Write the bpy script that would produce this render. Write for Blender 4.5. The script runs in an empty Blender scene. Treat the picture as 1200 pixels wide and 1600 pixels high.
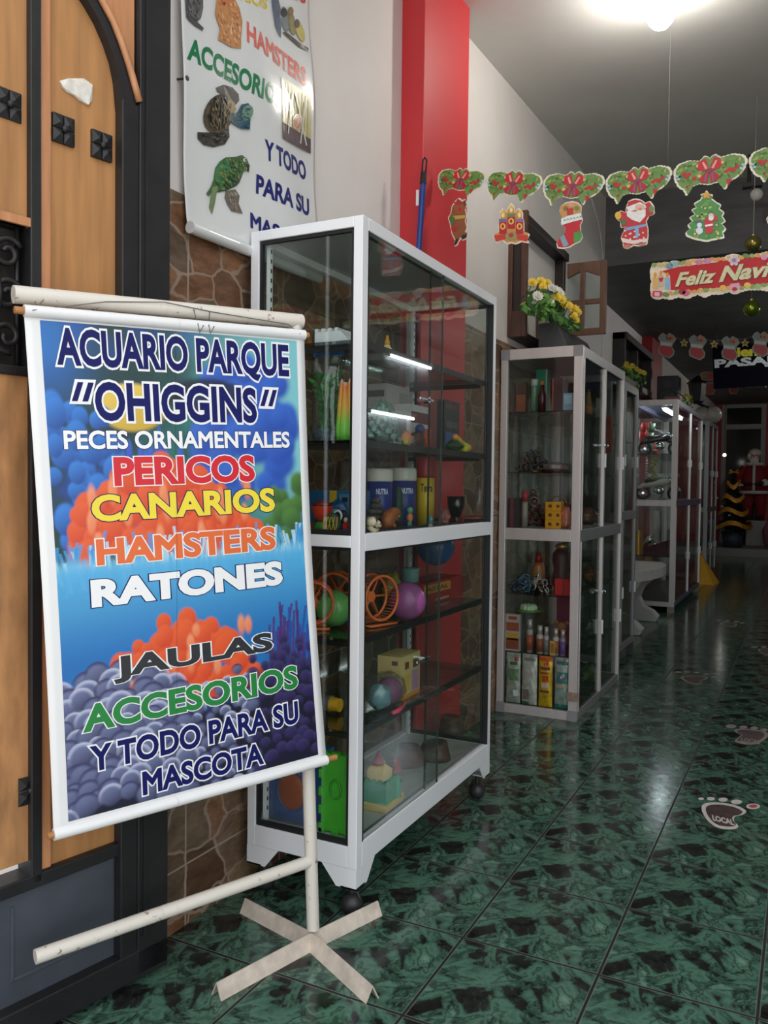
import bpy, bmesh, math, random
import numpy as np
from mathutils import Vector, Matrix

random.seed(7)
rng = np.random.default_rng(7)
S = bpy.context.scene
COL = S.collection

# ------------------------------------------------------------------ camera, world, exposure
F_PX, YAW, PITCH, ROLL, CAM_H = 1298.1, 0.4732, -0.0298, 0.0114, 1.2
cf = Vector((-math.sin(YAW) * math.cos(PITCH), math.cos(YAW) * math.cos(PITCH), math.sin(PITCH)))
r0 = Vector((math.cos(YAW), math.sin(YAW), 0))
u0 = r0.cross(cf)
cr = math.cos(ROLL) * r0 + math.sin(ROLL) * u0
cu = -math.sin(ROLL) * r0 + math.cos(ROLL) * u0
CAM_O = Vector((0, 0, CAM_H))
cam = bpy.data.cameras.new('camera')
cam.sensor_fit = 'HORIZONTAL'
cam.sensor_width = 36.0
cam.lens = F_PX / 1200 * 36.0
cam.clip_start, cam.clip_end = 0.02, 200
camo = bpy.data.objects.new('camera', cam)
COL.objects.link(camo)
camo.matrix_world = Matrix(((cr.x, cu.x, -cf.x, 0), (cr.y, cu.y, -cf.y, 0), (cr.z, cu.z, -cf.z, CAM_H), (0, 0, 0, 1)))
S.camera = camo

S.view_settings.view_transform = 'Standard'
S.view_settings.look = 'None'
S.view_settings.gamma = 1.0
S.view_settings.exposure = 0.4
S.view_settings.use_curve_mapping = False
S.cycles.use_denoising = True
S.cycles.transparent_max_bounces = 40
S.cycles.max_bounces = 8
S.cycles.diffuse_bounces = 5
S.cycles.glossy_bounces = 4
S.cycles.sample_clamp_indirect = 6.0
S.cycles.caustics_reflective = False
S.cycles.caustics_refractive = False

SKY_STRENGTH = 1.45
w = bpy.data.worlds.new('overcast_sky')
S.world = w
w.use_nodes = True
wn = w.node_tree
bg = wn.nodes['Background']
bg.inputs['Strength'].default_value = SKY_STRENGTH
tc = wn.nodes.new('ShaderNodeTexCoord')
sp = wn.nodes.new('ShaderNodeSeparateXYZ')
wn.links.new(tc.outputs['Generated'], sp.inputs[0])
wr = wn.nodes.new('ShaderNodeValToRGB')
wr.color_ramp.elements[0].position = 0.0
wr.color_ramp.elements[0].color = (0.86, 0.9, 0.95, 1)
wr.color_ramp.elements[1].position = 0.9
wr.color_ramp.elements[1].color = (0.95, 0.98, 1.0, 1)
wn.links.new(sp.outputs['Z'], wr.inputs[0])
wn.links.new(wr.outputs[0], bg.inputs['Color'])

# high sun behind the building: it lights the street, which throws light back up under the ceiling
sn = bpy.data.lights.new('sun', 'SUN')
sn.energy = 6.0
sn.angle = 0.02
sn.color = (1.0, 0.96, 0.9)
sno = bpy.data.objects.new('sun', sn)
COL.objects.link(sno)
sno.rotation_euler = Vector((0.15, -0.55, -0.82)).to_track_quat('-Z', 'Y').to_euler()

# daylight comes in through the open shop front: guide the sampling there
pl = bpy.data.lights.new('shop_front_daylight', 'AREA')
pl.shape = 'RECTANGLE'
pl.size, pl.size_y = 3.7, 3.4
pl.cycles.is_portal = True
plo = bpy.data.objects.new('shop_front_daylight', pl)
COL.objects.link(plo)
plo.location = (0.35, 1.44, 1.65)
plo.rotation_euler = (math.radians(90), 0, 0)


# ------------------------------------------------------------------ pixel helpers (a pixel of the photo to a point on a real plane)
def ray(px, py):
    return cf * F_PX + cr * (px - 600) + cu * (800 - py)


def on(px, py, n, d):
    n = Vector(n)
    D = ray(px, py)
    return CAM_O + D * ((d - n.dot(CAM_O)) / n.dot(D))


def onx(px, py, X): return on(px, py, (1, 0, 0), X)
def ony(px, py, Y): return on(px, py, (0, 1, 0), Y)
def onz(px, py, Z=0.0): return on(px, py, (0, 0, 1), Z)
def mpp(P): return (Vector(P) - CAM_O).dot(cf) / F_PX      # metres per pixel at a point


# ------------------------------------------------------------------ materials
def lin(c):
    out = []
    for v in c[:3]:
        v = v / 255.0
        out.append(v / 12.92 if v <= 0.04045 else ((v + 0.055) / 1.055) ** 2.4)
    return tuple(out) + (1.0,)


MATS = {}


def pm(name, col, rough=0.5, metal=0.0, var=0.08, scale=12.0, bump=0.0, spec=0.5, emit=None, alpha=1.0, stretch=None, coat=0.0):
    """procedural principled material, colour broken up with noise"""
    if name in MATS:
        return MATS[name]
    m = bpy.data.materials.new(name)
    m.use_nodes = True
    nt = m.node_tree
    b = nt.nodes['Principled BSDF']
    b.inputs['Roughness'].default_value = rough
    b.inputs['Metallic'].default_value = metal
    b.inputs['Specular IOR Level'].default_value = spec
    b.inputs['Coat Weight'].default_value = coat
    c = lin(col)
    t = nt.nodes.new('ShaderNodeTexCoord')
    src = t.outputs['Object']
    if stretch:
        mp = nt.nodes.new('ShaderNodeMapping')
        mp.inputs['Scale'].default_value = stretch
        nt.links.new(src, mp.inputs[0])
        src = mp.outputs[0]
    n = nt.nodes.new('ShaderNodeTexNoise')
    n.inputs['Scale'].default_value = scale
    n.inputs['Detail'].default_value = 4
    nt.links.new(src, n.inputs['Vector'])
    r = nt.nodes.new('ShaderNodeValToRGB')
    r.color_ramp.elements[0].position = 0.3
    r.color_ramp.elements[1].position = 0.7
    r.color_ramp.elements[0].color = tuple(max(0, x * (1 - var)) for x in c[:3]) + (1,)
    r.color_ramp.elements[1].color = tuple(min(1, x * (1 + var)) for x in c[:3]) + (1,)
    nt.links.new(n.outputs[0], r.inputs[0])
    nt.links.new(r.outputs[0], b.inputs['Base Color'])
    if bump:
        bm_ = nt.nodes.new('ShaderNodeBump')
        bm_.inputs['Strength'].default_value = bump
        bm_.inputs['Distance'].default_value = 0.01
        nt.links.new(n.outputs[0], bm_.inputs['Height'])
        nt.links.new(bm_.outputs[0], b.inputs['Normal'])
    if emit:
        b.inputs['Emission Color'].default_value = c
        b.inputs['Emission Strength'].default_value = emit
    b.inputs['Alpha'].default_value = alpha
    MATS[name] = m
    return m


def glass_mat(name, tint, refl=0.04, rough=0.0, haze=0.0, hazecol=(200, 200, 200)):
    """clear sheet: see-through body with a mirror sheen that grows towards grazing view"""
    if name in MATS:
        return MATS[name]
    m = bpy.data.materials.new(name)
    m.use_nodes = True
    nt = m.node_tree
    nt.nodes.remove(nt.nodes['Principled BSDF'])
    out = nt.nodes['Material Output']
    tr = nt.nodes.new('ShaderNodeBsdfTransparent')
    tr.inputs[0].default_value = lin(tint)
    gl = nt.nodes.new('ShaderNodeBsdfGlossy')
    gl.inputs['Roughness'].default_value = rough
    lw = nt.nodes.new('ShaderNodeLayerWeight')
    lw.inputs['Blend'].default_value = 0.5
    p = nt.nodes.new('ShaderNodeMath')
    p.operation = 'POWER'
    p.inputs[1].default_value = 4.0
    nt.links.new(lw.outputs['Facing'], p.inputs[0])
    ma = nt.nodes.new('ShaderNodeMath')
    ma.operation = 'MULTIPLY_ADD'
    ma.inputs[1].default_value = 0.8
    ma.inputs[2].default_value = refl
    nt.links.new(p.outputs[0], ma.inputs[0])
    mx = nt.nodes.new('ShaderNodeMixShader')
    nt.links.new(ma.outputs[0], mx.inputs[0])
    last = tr.outputs[0]
    if haze:
        df = nt.nodes.new('ShaderNodeBsdfDiffuse')
        df.inputs[0].default_value = lin(hazecol)
        mh = nt.nodes.new('ShaderNodeMixShader')
        nz = nt.nodes.new('ShaderNodeTexNoise')
        nz.inputs['Scale'].default_value = 9
        tcn = nt.nodes.new('ShaderNodeTexCoord')
        nt.links.new(tcn.outputs['Object'], nz.inputs['Vector'])
        mm = nt.nodes.new('ShaderNodeMath')
        mm.operation = 'MULTIPLY'
        mm.inputs[1].default_value = haze * 2
        nt.links.new(nz.outputs[0], mm.inputs[0])
        nt.links.new(mm.outputs[0], mh.inputs[0])
        nt.links.new(last, mh.inputs[1])
        nt.links.new(df.outputs[0], mh.inputs[2])
        last = mh.outputs[0]
    nt.links.new(last, mx.inputs[1])
    nt.links.new(gl.outputs[0], mx.inputs[2])
    nt.links.new(mx.outputs[0], out.inputs['Surface'])
    MATS[name] = m
    return m


def emit_mat(name, col, strength):
    if name in MATS:
        return MATS[name]
    m = bpy.data.materials.new(name)
    m.use_nodes = True
    nt = m.node_tree
    nt.nodes.remove(nt.nodes['Principled BSDF'])
    e = nt.nodes.new('ShaderNodeEmission')
    e.inputs[0].default_value = lin(col)
    e.inputs[1].default_value = strength
    nt.links.new(e.outputs[0], nt.nodes['Material Output'].inputs['Surface'])
    MATS[name] = m
    return m


def attr_mat(name, rough=0.35, spec=0.5):
    """printed sheet: colours of the print stored per corner of a fine grid"""
    m = bpy.data.materials.new(name)
    m.use_nodes = True
    nt = m.node_tree
    b = nt.nodes['Principled BSDF']
    b.inputs['Roughness'].default_value = rough
    b.inputs['Specular IOR Level'].default_value = spec
    a = nt.nodes.new('ShaderNodeAttribute')
    a.attribute_name = 'print'
    nt.links.new(a.outputs['Color'], b.inputs['Base Color'])
    return m


# ------------------------------------------------------------------ mesh builder
class MB:
    def __init__(self):
        self.v, self.f, self.mi, self.sm = [], [], [], []

    def add(self, vs, fs, m=0, smooth=False, M=None):
        o = len(self.v)
        for p in vs:
            p = Vector(p)
            self.v.append(M @ p if M is not None else p)
        for q in fs:
            self.f.append(tuple(i + o for i in q))
            self.mi.append(m)
            self.sm.append(smooth)
        return self

    def box(self, lo, hi, m=0, M=None):
        x0, y0, z0 = lo
        x1, y1, z1 = hi
        vs = [(x0, y0, z0), (x1, y0, z0), (x1, y1, z0), (x0, y1, z0), (x0, y0, z1), (x1, y0, z1), (x1, y1, z1), (x0, y1, z1)]
        fs = [(3, 2, 1, 0), (4, 5, 6, 7), (0, 1, 5, 4), (1, 2, 6, 5), (2, 3, 7, 6), (3, 0, 4, 7)]
        return self.add(vs, fs, m, False, M)

    def cbox(self, c, s, m=0, M=None):
        return self.box([c[i] - s[i] / 2 for i in range(3)], [c[i] + s[i] / 2 for i in range(3)], m, M)

    def cyl(self, p0, p1, r0, r1=None, n=16, m=0, caps=True, M=None, smooth=True):
        r1 = r0 if r1 is None else r1
        p0, p1 = Vector(p0), Vector(p1)
        a = (p1 - p0).normalized()
        t = Vector((0, 0, 1)) if abs(a.z) < 0.9 else Vector((1, 0, 0))
        e1 = a.cross(t).normalized()
        e2 = a.cross(e1)
        vs = []
        for p, r in ((p0, r0), (p1, r1)):
            for k in range(n):
                q = 2 * math.pi * k / n
                vs.append(p + e1 * (r * math.cos(q)) + e2 * (r * math.sin(q)))
        fs = [(k, (k + 1) % n, n + (k + 1) % n, n + k) for k in range(n)]
        self.add(vs, fs, m, smooth, M)
        if caps:
            self.add(vs[:n], [tuple(range(n - 1, -1, -1))], m, False, M)
            self.add(vs[n:], [tuple(range(n))], m, False, M)
        return self

    def tube(self, pts, r, n=8, m=0, M=None, closed=False):
        pts = [Vector(p) for p in pts]
        N = len(pts)
        rs = r if isinstance(r, (list, tuple)) else [r] * N
        vs = []
        prev = None
        for i, p in enumerate(pts):
            if closed:
                a = pts[(i + 1) % N] - pts[i - 1]
            else:
                a = pts[min(i + 1, N - 1)] - pts[max(i - 1, 0)]
            a = a.normalized() if a.length > 1e-9 else Vector((0, 0, 1))
            if prev is None:
                t = Vector((0, 0, 1)) if abs(a.z) < 0.9 else Vector((1, 0, 0))
                e1 = a.cross(t).normalized()
            else:
                e1 = (prev - a * prev.dot(a))
                e1 = e1.normalized() if e1.length > 1e-9 else a.orthogonal().normalized()
            prev = e1
            e2 = a.cross(e1)
            for k in range(n):
                q = 2 * math.pi * k / n
                vs.append(p + e1 * (rs[i] * math.cos(q)) + e2 * (rs[i] * math.sin(q)))
        fs = []
        for i in range(N if closed else N - 1):
            j = (i + 1) % N
            for k in range(n):
                fs.append((i * n + k, i * n + (k + 1) % n, j * n + (k + 1) % n, j * n + k))
        if not closed:
            fs.append(tuple(range(n - 1, -1, -1)))
            fs.append(tuple((N - 1) * n + k for k in range(n)))
        return self.add(vs, fs, m, True, M)

    def lathe(self, prof, c=(0, 0, 0), n=24, m=0, M=None, sx=1.0, sy=1.0, smooth=True):
        """prof = [(radius, z), ...] turned about z through c"""
        vs, fs = [], []
        for r, z in prof:
            for k in range(n):
                q = 2 * math.pi * k / n
                vs.append((c[0] + r * sx * math.cos(q), c[1] + r * sy * math.sin(q), c[2] + z))
        for i in range(len(prof) - 1):
            for k in range(n):
                fs.append((i * n + k, i * n + (k + 1) % n, (i + 1) * n + (k + 1) % n, (i + 1) * n + k))
        if prof[0][0] > 1e-6:
            fs.append(tuple(range(n - 1, -1, -1)))
        if prof[-1][0] > 1e-6:
            fs.append(tuple((len(prof) - 1) * n + k for k in range(n)))
        return self.add(vs, fs, m, smooth, M)

    def sph(self, c, r, nu=20, nv=12, m=0, M=None, fn=None):
        r = (r, r, r) if not isinstance(r, (tuple, list)) else r
        vs, fs = [(c[0], c[1], c[2] - r[2])], []
        for i in range(1, nv):
            t = math.pi * i / nv
            for k in range(nu):
                q = 2 * math.pi * k / nu
                d = Vector((math.sin(t) * math.cos(q), math.sin(t) * math.sin(q), -math.cos(t)))
                s = fn(d) if fn else 1.0
                vs.append((c[0] + r[0] * d.x * s, c[1] + r[1] * d.y * s, c[2] + r[2] * d.z * s))
        vs.append((c[0], c[1], c[2] + r[2]))
        top = len(vs) - 1
        for k in range(nu):
            fs.append((0, 1 + (k + 1) % nu, 1 + k))
            fs.append((top, 1 + (nv - 2) * nu + k, 1 + (nv - 2) * nu + (k + 1) % nu))
        for i in range(nv - 2):
            for k in range(nu):
                a = 1 + i * nu
                fs.append((a + k, a + (k + 1) % nu, a + nu + (k + 1) % nu, a + nu + k))
        return self.add(vs, fs, m, True, M)

    def prism(self, poly, z0, z1, m=0, M=None, ms=None):
        """poly = 2-D outline (x, y) extruded from z0 to z1; ms = material of the sides"""
        a = sum(poly[i][0] * poly[(i + 1) % len(poly)][1] - poly[(i + 1) % len(poly)][0] * poly[i][1] for i in range(len(poly)))
        if a < 0:
            poly = poly[::-1]
        n = len(poly)
        vs = [(p[0], p[1], z0) for p in poly] + [(p[0], p[1], z1) for p in poly]
        self.add(vs, [tuple(range(n - 1, -1, -1)), tuple(range(n, 2 * n))], m, False, M)
        self.add(vs, [(k, (k + 1) % n, n + (k + 1) % n, n + k) for k in range(n)], m if ms is None else ms, False, M)
        return self

    def build(self, name, mats, parent=None, bevel=0.0, seg=2):
        mats = mats if isinstance(mats, (list, tuple)) else [mats]
        root = parent
        while root is not None and root.parent is not None:
            root = root.parent
        vs = self.v
        if root is not None:
            org = Vector(root.location)
        else:
            xs = [p.x for p in vs]
            ys = [p.y for p in vs]
            org = Vector(((min(xs) + max(xs)) / 2, (min(ys) + max(ys)) / 2, min(p.z for p in vs)))
        me = bpy.data.meshes.new(name)
        me.from_pydata([tuple(p - org) for p in vs], [], self.f)
        for mt in mats:
            me.materials.append(mt)
        me.polygons.foreach_set('material_index', self.mi)
        me.polygons.foreach_set('use_smooth', self.sm)
        me.update()
        o = bpy.data.objects.new(name, me)
        COL.objects.link(o)
        if parent is not None:
            o.parent = parent
        else:
            o.location = org
        if bevel:
            bv = o.modifiers.new('bevel', 'BEVEL')
            bv.width = bevel
            bv.segments = seg
            bv.limit_method = 'ANGLE'
            bv.harden_normals = False
        return o


def tag(o, label, cat, group=None):
    o['label'] = label
    o['category'] = cat
    if group:
        o['group'] = group
    return o


def struct(o, label=None):
    o['kind'] = 'structure'
    if label:
        o['label'] = label
    return o


def thing(name, label, cat, loc=(0, 0, 0), group=None):
    o = bpy.data.objects.new(name, None)
    o.empty_display_size = 0.05
    COL.objects.link(o)
    o.location = loc
    return tag(o, label, cat, group)


def dup(o, loc=None, label=None, rot=None, scale=None, parent=None):
    c = o.copy()
    COL.objects.link(c)
    if parent is not None:
        c.parent = parent
    for ch in [x for x in COL.objects if x.parent == o]:
        dup(ch, parent=c)
    if loc is not None:
        c.location = loc
    if label:
        c['label'] = label
    if rot is not None:
        c.rotation_euler = rot
    if scale is not None:
        c.scale = scale if isinstance(scale, (tuple, list)) else (scale,) * 3
    return c


# ------------------------------------------------------------------ lettering
def glyphs(s, offset=0.0, shear=0.0, space=1.0):
    cu_ = bpy.data.curves.new('t', 'FONT')
    cu_.body = s
    cu_.size = 1.0
    cu_.bevel_depth = offset
    cu_.bevel_resolution = 1
    cu_.shear = shear
    cu_.space_character = space
    cu_.fill_mode = 'FRONT'
    cu_.resolution_u = 4
    o = bpy.data.objects.new('t', cu_)
    COL.objects.link(o)
    bpy.context.view_layer.update()
    dg = bpy.context.evaluated_depsgraph_get()
    me = bpy.data.meshes.new_from_object(o.evaluated_get(dg))
    vs = np.array([tuple(v.co)[:2] for v in me.vertices])
    fs = [tuple(p.vertices) for p in me.polygons]
    bpy.data.objects.remove(o)
    bpy.data.curves.remove(cu_)
    bpy.data.meshes.remove(me)
    return vs, fs


def lettering(mb, s, rect, fn, m, off=0.0, bold=0.02, shear=0.0, outline=None, m_out=0, off_out=0.0, space=1.0):
    """write s so that its letters fill rect = (u0, v0, u1, v1); fn(u, v, off) gives the point"""
    base, fs = glyphs(s, bold, shear, space)
    lo, hi = base.min(0), base.max(0)
    sc = np.array([(rect[2] - rect[0]) / (hi[0] - lo[0]), (rect[3] - rect[1]) / (hi[1] - lo[1])])

    def put(vs, fs, m, off):
        q = (vs - lo) * sc + np.array(rect[:2])
        mb.add([fn(a, b, off) for a, b in q], fs, m)
    if outline:
        v2, f2 = glyphs(s, bold + outline, shear, space)
        put(v2, f2, m_out, off_out)
    put(base, fs, m, off)

# ------------------------------------------------------------------ surface materials of the setting
def nodes_new(m):
    m.use_nodes = True
    nt = m.node_tree
    return nt, nt.nodes['Principled BSDF']


def math_node(nt, op, a=None, b=None, va=None, vb=None):
    n = nt.nodes.new('ShaderNodeMath')
    n.operation = op
    if a is not None: nt.links.new(a, n.inputs[0])
    if b is not None: nt.links.new(b, n.inputs[1])
    if va is not None: n.inputs[0].default_value = va
    if vb is not None: n.inputs[1].default_value = vb
    return n.outputs[0]


def ramp(nt, src, stops, interp='LINEAR'):
    r = nt.nodes.new('ShaderNodeValToRGB')
    r.color_ramp.interpolation = interp
    e = r.color_ramp.elements
    while len(e) < len(stops):
        e.new(0.5)
    for k, (p, c) in enumerate(stops):
        e[k].position = p
        e[k].color = lin(c)
    nt.links.new(src, r.inputs[0])
    return r.outputs[0]


def mixc(nt, fac, a, b, blend='MIX'):
    n = nt.nodes.new('ShaderNodeMix')
    n.data_type = 'RGBA'
    n.blend_type = blend
    for sock, v in ((n.inputs[0], fac), (n.inputs[6], a), (n.inputs[7], b)):
        if isinstance(v, (int, float)): sock.default_value = v
        elif isinstance(v, tuple): sock.default_value = v
        else: nt.links.new(v, sock)
    return n.outputs[2]


def floor_mat():
    m = bpy.data.materials.new('green_marbled_tile')
    nt, b = nodes_new(m)
    g = nt.nodes.new('ShaderNodeNewGeometry')
    s = nt.nodes.new('ShaderNodeSeparateXYZ')
    nt.links.new(g.outputs['Position'], s.inputs[0])
    u = math_node(nt, 'DIVIDE', math_node(nt, 'ADD', s.outputs[0], vb=0.7963 + 36 * 0.359), vb=0.359)
    v = math_node(nt, 'DIVIDE', math_node(nt, 'ADD', s.outputs[1], vb=-2.047 + 36 * 0.371), vb=0.371)
    fu = math_node(nt, 'FRACT', u)
    fv = math_node(nt, 'FRACT', v)
    cu_ = math_node(nt, 'FLOOR', u)
    cv_ = math_node(nt, 'FLOOR', v)
    # every tile carries the same print, shifted a little from row to row
    par = math_node(nt, 'MODULO', math_node(nt, 'ADD', cu_, math_node(nt, 'MULTIPLY', cv_, vb=2.0)), vb=3.0)
    cmb = nt.nodes.new('ShaderNodeCombineXYZ')
    nt.links.new(fu, cmb.inputs[0])
    nt.links.new(fv, cmb.inputs[1])
    nt.links.new(math_node(nt, 'MULTIPLY', par, vb=0.0), cmb.inputs[2])
    n1 = nt.nodes.new('ShaderNodeTexNoise')
    n1.inputs['Scale'].default_value = 1.75
    n1.inputs['Detail'].default_value = 5
    n1.inputs['Roughness'].default_value = 0.62
    n1.inputs['Distortion'].default_value = 2.2
    nt.links.new(cmb.outputs[0], n1.inputs['Vector'])
    n2 = nt.nodes.new('ShaderNodeTexVoronoi')
    n2.feature = 'DISTANCE_TO_EDGE'
    n2.inputs['Scale'].default_value = 2.4
    ad = nt.nodes.new('ShaderNodeMixRGB')
    ad.blend_type = 'ADD'
    ad.inputs[0].default_value = 0.5
    nt.links.new(cmb.outputs[0], ad.inputs[1])
    nt.links.new(n1.outputs['Color'], ad.inputs[2])
    nt.links.new(ad.outputs[0], n2.inputs['Vector'])
    n3 = nt.nodes.new('ShaderNodeTexNoise')
    n3.inputs['Scale'].default_value = 9
    n3.inputs['Detail'].default_value = 6
    n3.inputs['Roughness'].default_value = 0.7
    n3.inputs['Distortion'].default_value = 0.8
    nt.links.new(cmb.outputs[0], n3.inputs['Vector'])
    strokes = []
    for ang, sc_, st_, seed in ((0.55, 2.6, (1, 2.6, 1), 0.0), (-0.75, 2.3, (1, 3.2, 1), 7.3)):
        mq = nt.nodes.new('ShaderNodeMapping')
        mq.vector_type = 'TEXTURE'
        mq.inputs['Rotation'].default_value = (0, 0, ang)
        mq.inputs['Location'].default_value = (seed, seed, 0)
        mq.inputs['Scale'].default_value = st_
        nt.links.new(cmb.outputs[0], mq.inputs[0])
        nq = nt.nodes.new('ShaderNodeTexNoise')
        nq.inputs['Scale'].default_value = sc_ * 2.0
        nq.inputs['Detail'].default_value = 3
        nq.inputs['Roughness'].default_value = 0.5
        nq.inputs['Distortion'].default_value = 0.7
        nt.links.new(mq.outputs[0], nq.inputs['Vector'])
        strokes.append(nq.outputs[0])
    k = math_node(nt, 'MAXIMUM', strokes[0], strokes[1])
    k = math_node(nt, 'ADD', math_node(nt, 'MULTIPLY', k, vb=0.66), math_node(nt, 'MULTIPLY', n1.outputs[0], vb=0.22))
    k = math_node(nt, 'ADD', k, math_node(nt, 'MULTIPLY', n3.outputs[0], vb=0.16))
    c = ramp(nt, k, [(0.45, (32, 31, 30)), (0.515, (44, 50, 46)), (0.535, (64, 94, 80)), (0.59, (84, 122, 104)), (0.625, (50, 70, 60)), (0.64, (80, 116, 98)), (0.72, (114, 150, 132))])
    crack = ramp(nt, n2.outputs[0], [(0.0, (0, 0, 0)), (0.07, (255, 255, 255))])
    c = mixc(nt, 0.6, c, crack, 'MULTIPLY')
    # grout
    eu = math_node(nt, 'MINIMUM', fu, math_node(nt, 'SUBTRACT', None, fu, va=1.0))
    ev = math_node(nt, 'MINIMUM', fv, math_node(nt, 'SUBTRACT', None, fv, va=1.0))
    e = math_node(nt, 'MINIMUM', eu, ev)
    gm = math_node(nt, 'LESS_THAN', e, vb=0.009)
    lip = math_node(nt, 'LESS_THAN', e, vb=0.017)
    c = mixc(nt, math_node(nt, 'MULTIPLY', lip, vb=0.6), c, lin((110, 122, 114)))
    c = mixc(nt, gm, c, lin((26, 29, 27)))
    nt.links.new(c, b.inputs['Base Color'])
    rr = nt.nodes.new('ShaderNodeMapRange')
    rr.inputs['To Min'].default_value = 0.07
    rr.inputs['To Max'].default_value = 0.2
    nt.links.new(n3.outputs[0], rr.inputs[0])
    nt.links.new(math_node(nt, 'ADD', rr.outputs[0], math_node(nt, 'MULTIPLY', gm, vb=0.5)), b.inputs['Roughness'])
    bp = nt.nodes.new('ShaderNodeBump')
    bp.inputs['Strength'].default_value = 0.25
    bp.inputs['Distance'].default_value = 0.004
    hgt = math_node(nt, 'SUBTRACT', math_node(nt, 'MULTIPLY', n3.outputs[0], vb=0.25), gm)
    nt.links.new(hgt, bp.inputs['Height'])
    nt.links.new(bp.outputs[0], b.inputs['Normal'])
    b.inputs['Specular IOR Level'].default_value = 0.45
    return m


def stone_mat():
    m = bpy.data.materials.new('crazy_slate_wall_tile')
    nt, b = nodes_new(m)
    g = nt.nodes.new('ShaderNodeNewGeometry')
    mp = nt.nodes.new('ShaderNodeMapping')
    mp.inputs['Scale'].default_value = (1, 7.2, 9.0)
    nt.links.new(g.outputs['Position'], mp.inputs[0])
    nz = nt.nodes.new('ShaderNodeTexNoise')
    nz.inputs['Scale'].default_value = 0.9
    nz.inputs['Detail'].default_value = 3
    nt.links.new(mp.outputs[0], nz.inputs['Vector'])
    ad = nt.nodes.new('ShaderNodeMixRGB')
    ad.blend_type = 'ADD'
    ad.inputs[0].default_value = 0.6
    nt.links.new(mp.outputs[0], ad.inputs[1])
    nt.links.new(nz.outputs['Color'], ad.inputs[2])
    ve = nt.nodes.new('ShaderNodeTexVoronoi')
    ve.feature = 'DISTANCE_TO_EDGE'
    ve.inputs['Scale'].default_value = 1.0
    vc = nt.nodes.new('ShaderNodeTexVoronoi')
    vc.inputs['Scale'].default_value = 1.0
    for q in (ve, vc):
        nt.links.new(ad.outputs[0], q.inputs['Vector'])
    sc = nt.nodes.new('ShaderNodeSeparateColor')
    nt.links.new(vc.outputs['Color'], sc.inputs[0])
    stone = ramp(nt, sc.outputs[0], [(0.0, (96, 72, 54)), (0.3, (142, 100, 72)), (0.5, (166, 122, 88)), (0.7, (112, 92, 74)), (1.0, (158, 132, 102))])
    st = nt.nodes.new('ShaderNodeTexNoise')
    st.inputs['Scale'].default_value = 1.3
    st.inputs['Detail'].default_value = 6
    st.inputs['Roughness'].default_value = 0.7
    mp2 = nt.nodes.new('ShaderNodeMapping')
    mp2.inputs['Scale'].default_value = (1, 1.2, 2.6)
    mp2.inputs['Rotation'].default_value = (0.5, 0, 0)
    nt.links.new(ad.outputs[0], mp2.inputs[0])
    nt.links.new(mp2.outputs[0], st.inputs['Vector'])
    stone = mixc(nt, 0.7, stone, ramp(nt, st.outputs[0], [(0.32, (120, 112, 108)), (0.62, (255, 250, 246))]), 'MULTIPLY')
    mort = ramp(nt, ve.outputs[0], [(0.0, (255, 255, 255)), (0.02, (255, 255, 255)), (0.04, (0, 0, 0))])
    c = mixc(nt, mort, stone, lin((158, 136, 118)))
    # the square tile joints
    s = nt.nodes.new('ShaderNodeSeparateXYZ')
    nt.links.new(g.outputs['Position'], s.inputs[0])
    fy = math_node(nt, 'FRACT', math_node(nt, 'DIVIDE', math_node(nt, 'ADD', s.outputs[1], vb=-1.742 + 10 * .45), vb=0.45))
    fz = math_node(nt, 'FRACT', math_node(nt, 'DIVIDE', math_node(nt, 'ADD', s.outputs[2], vb=0.285), vb=0.45))
    j = math_node(nt, 'MAXIMUM', math_node(nt, 'LESS_THAN', fy, vb=0.014), math_node(nt, 'LESS_THAN', fz, vb=0.012))
    c = mixc(nt, j, c, lin((166, 150, 136)))
    nt.links.new(c, b.inputs['Base Color'])
    b.inputs['Roughness'].default_value = 0.45
    bp = nt.nodes.new('ShaderNodeBump')
    bp.inputs['Strength'].default_value = 0.5
    bp.inputs['Distance'].default_value = 0.006
    nt.links.new(math_node(nt, 'ADD', math_node(nt, 'MINIMUM', ve.outputs[0], vb=0.08), math_node(nt, 'MULTIPLY', st.outputs[0], vb=0.06)), bp.inputs['Height'])
    nt.links.new(bp.outputs[0], b.inputs['Normal'])
    return m


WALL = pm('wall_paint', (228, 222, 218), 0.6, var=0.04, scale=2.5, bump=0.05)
WALLG = pm('grey_wall_paint', (150, 149, 147), 0.6, var=0.05, scale=2.5, bump=0.05)
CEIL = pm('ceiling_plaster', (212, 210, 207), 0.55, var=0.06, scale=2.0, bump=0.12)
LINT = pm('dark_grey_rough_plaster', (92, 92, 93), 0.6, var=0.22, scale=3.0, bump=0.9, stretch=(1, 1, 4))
RED = pm('red_wall_paint', (206, 52, 58), 0.45, var=0.04, scale=2.0)
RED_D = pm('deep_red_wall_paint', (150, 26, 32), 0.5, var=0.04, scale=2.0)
CONC = pm('pavement_concrete', (182, 179, 173), 0.8, var=0.12, scale=6)
WHITE = pm('white_enamel', (238, 239, 242), 0.35, var=0.015, scale=4)
BLACKRUB = pm('black_rubber', (22, 22, 24), 0.5)
GREYM = pm('grey_plastic', (70, 70, 74), 0.5)

fl = MB().box((-1.95, 1.0, -0.06), (2.4, 19.0, 0.0))
floor = struct(fl.build('floor', floor_mat()))
pv = MB().box((-14, -24, -0.12), (14, 1.0, -0.004)).box((-14, 1.0, -0.12), (-1.95, 1.5, -0.004)).box((2.4, 1.0, -0.12), (14, 1.5, -0.004))
struct(pv.build('pavement', CONC))

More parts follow.
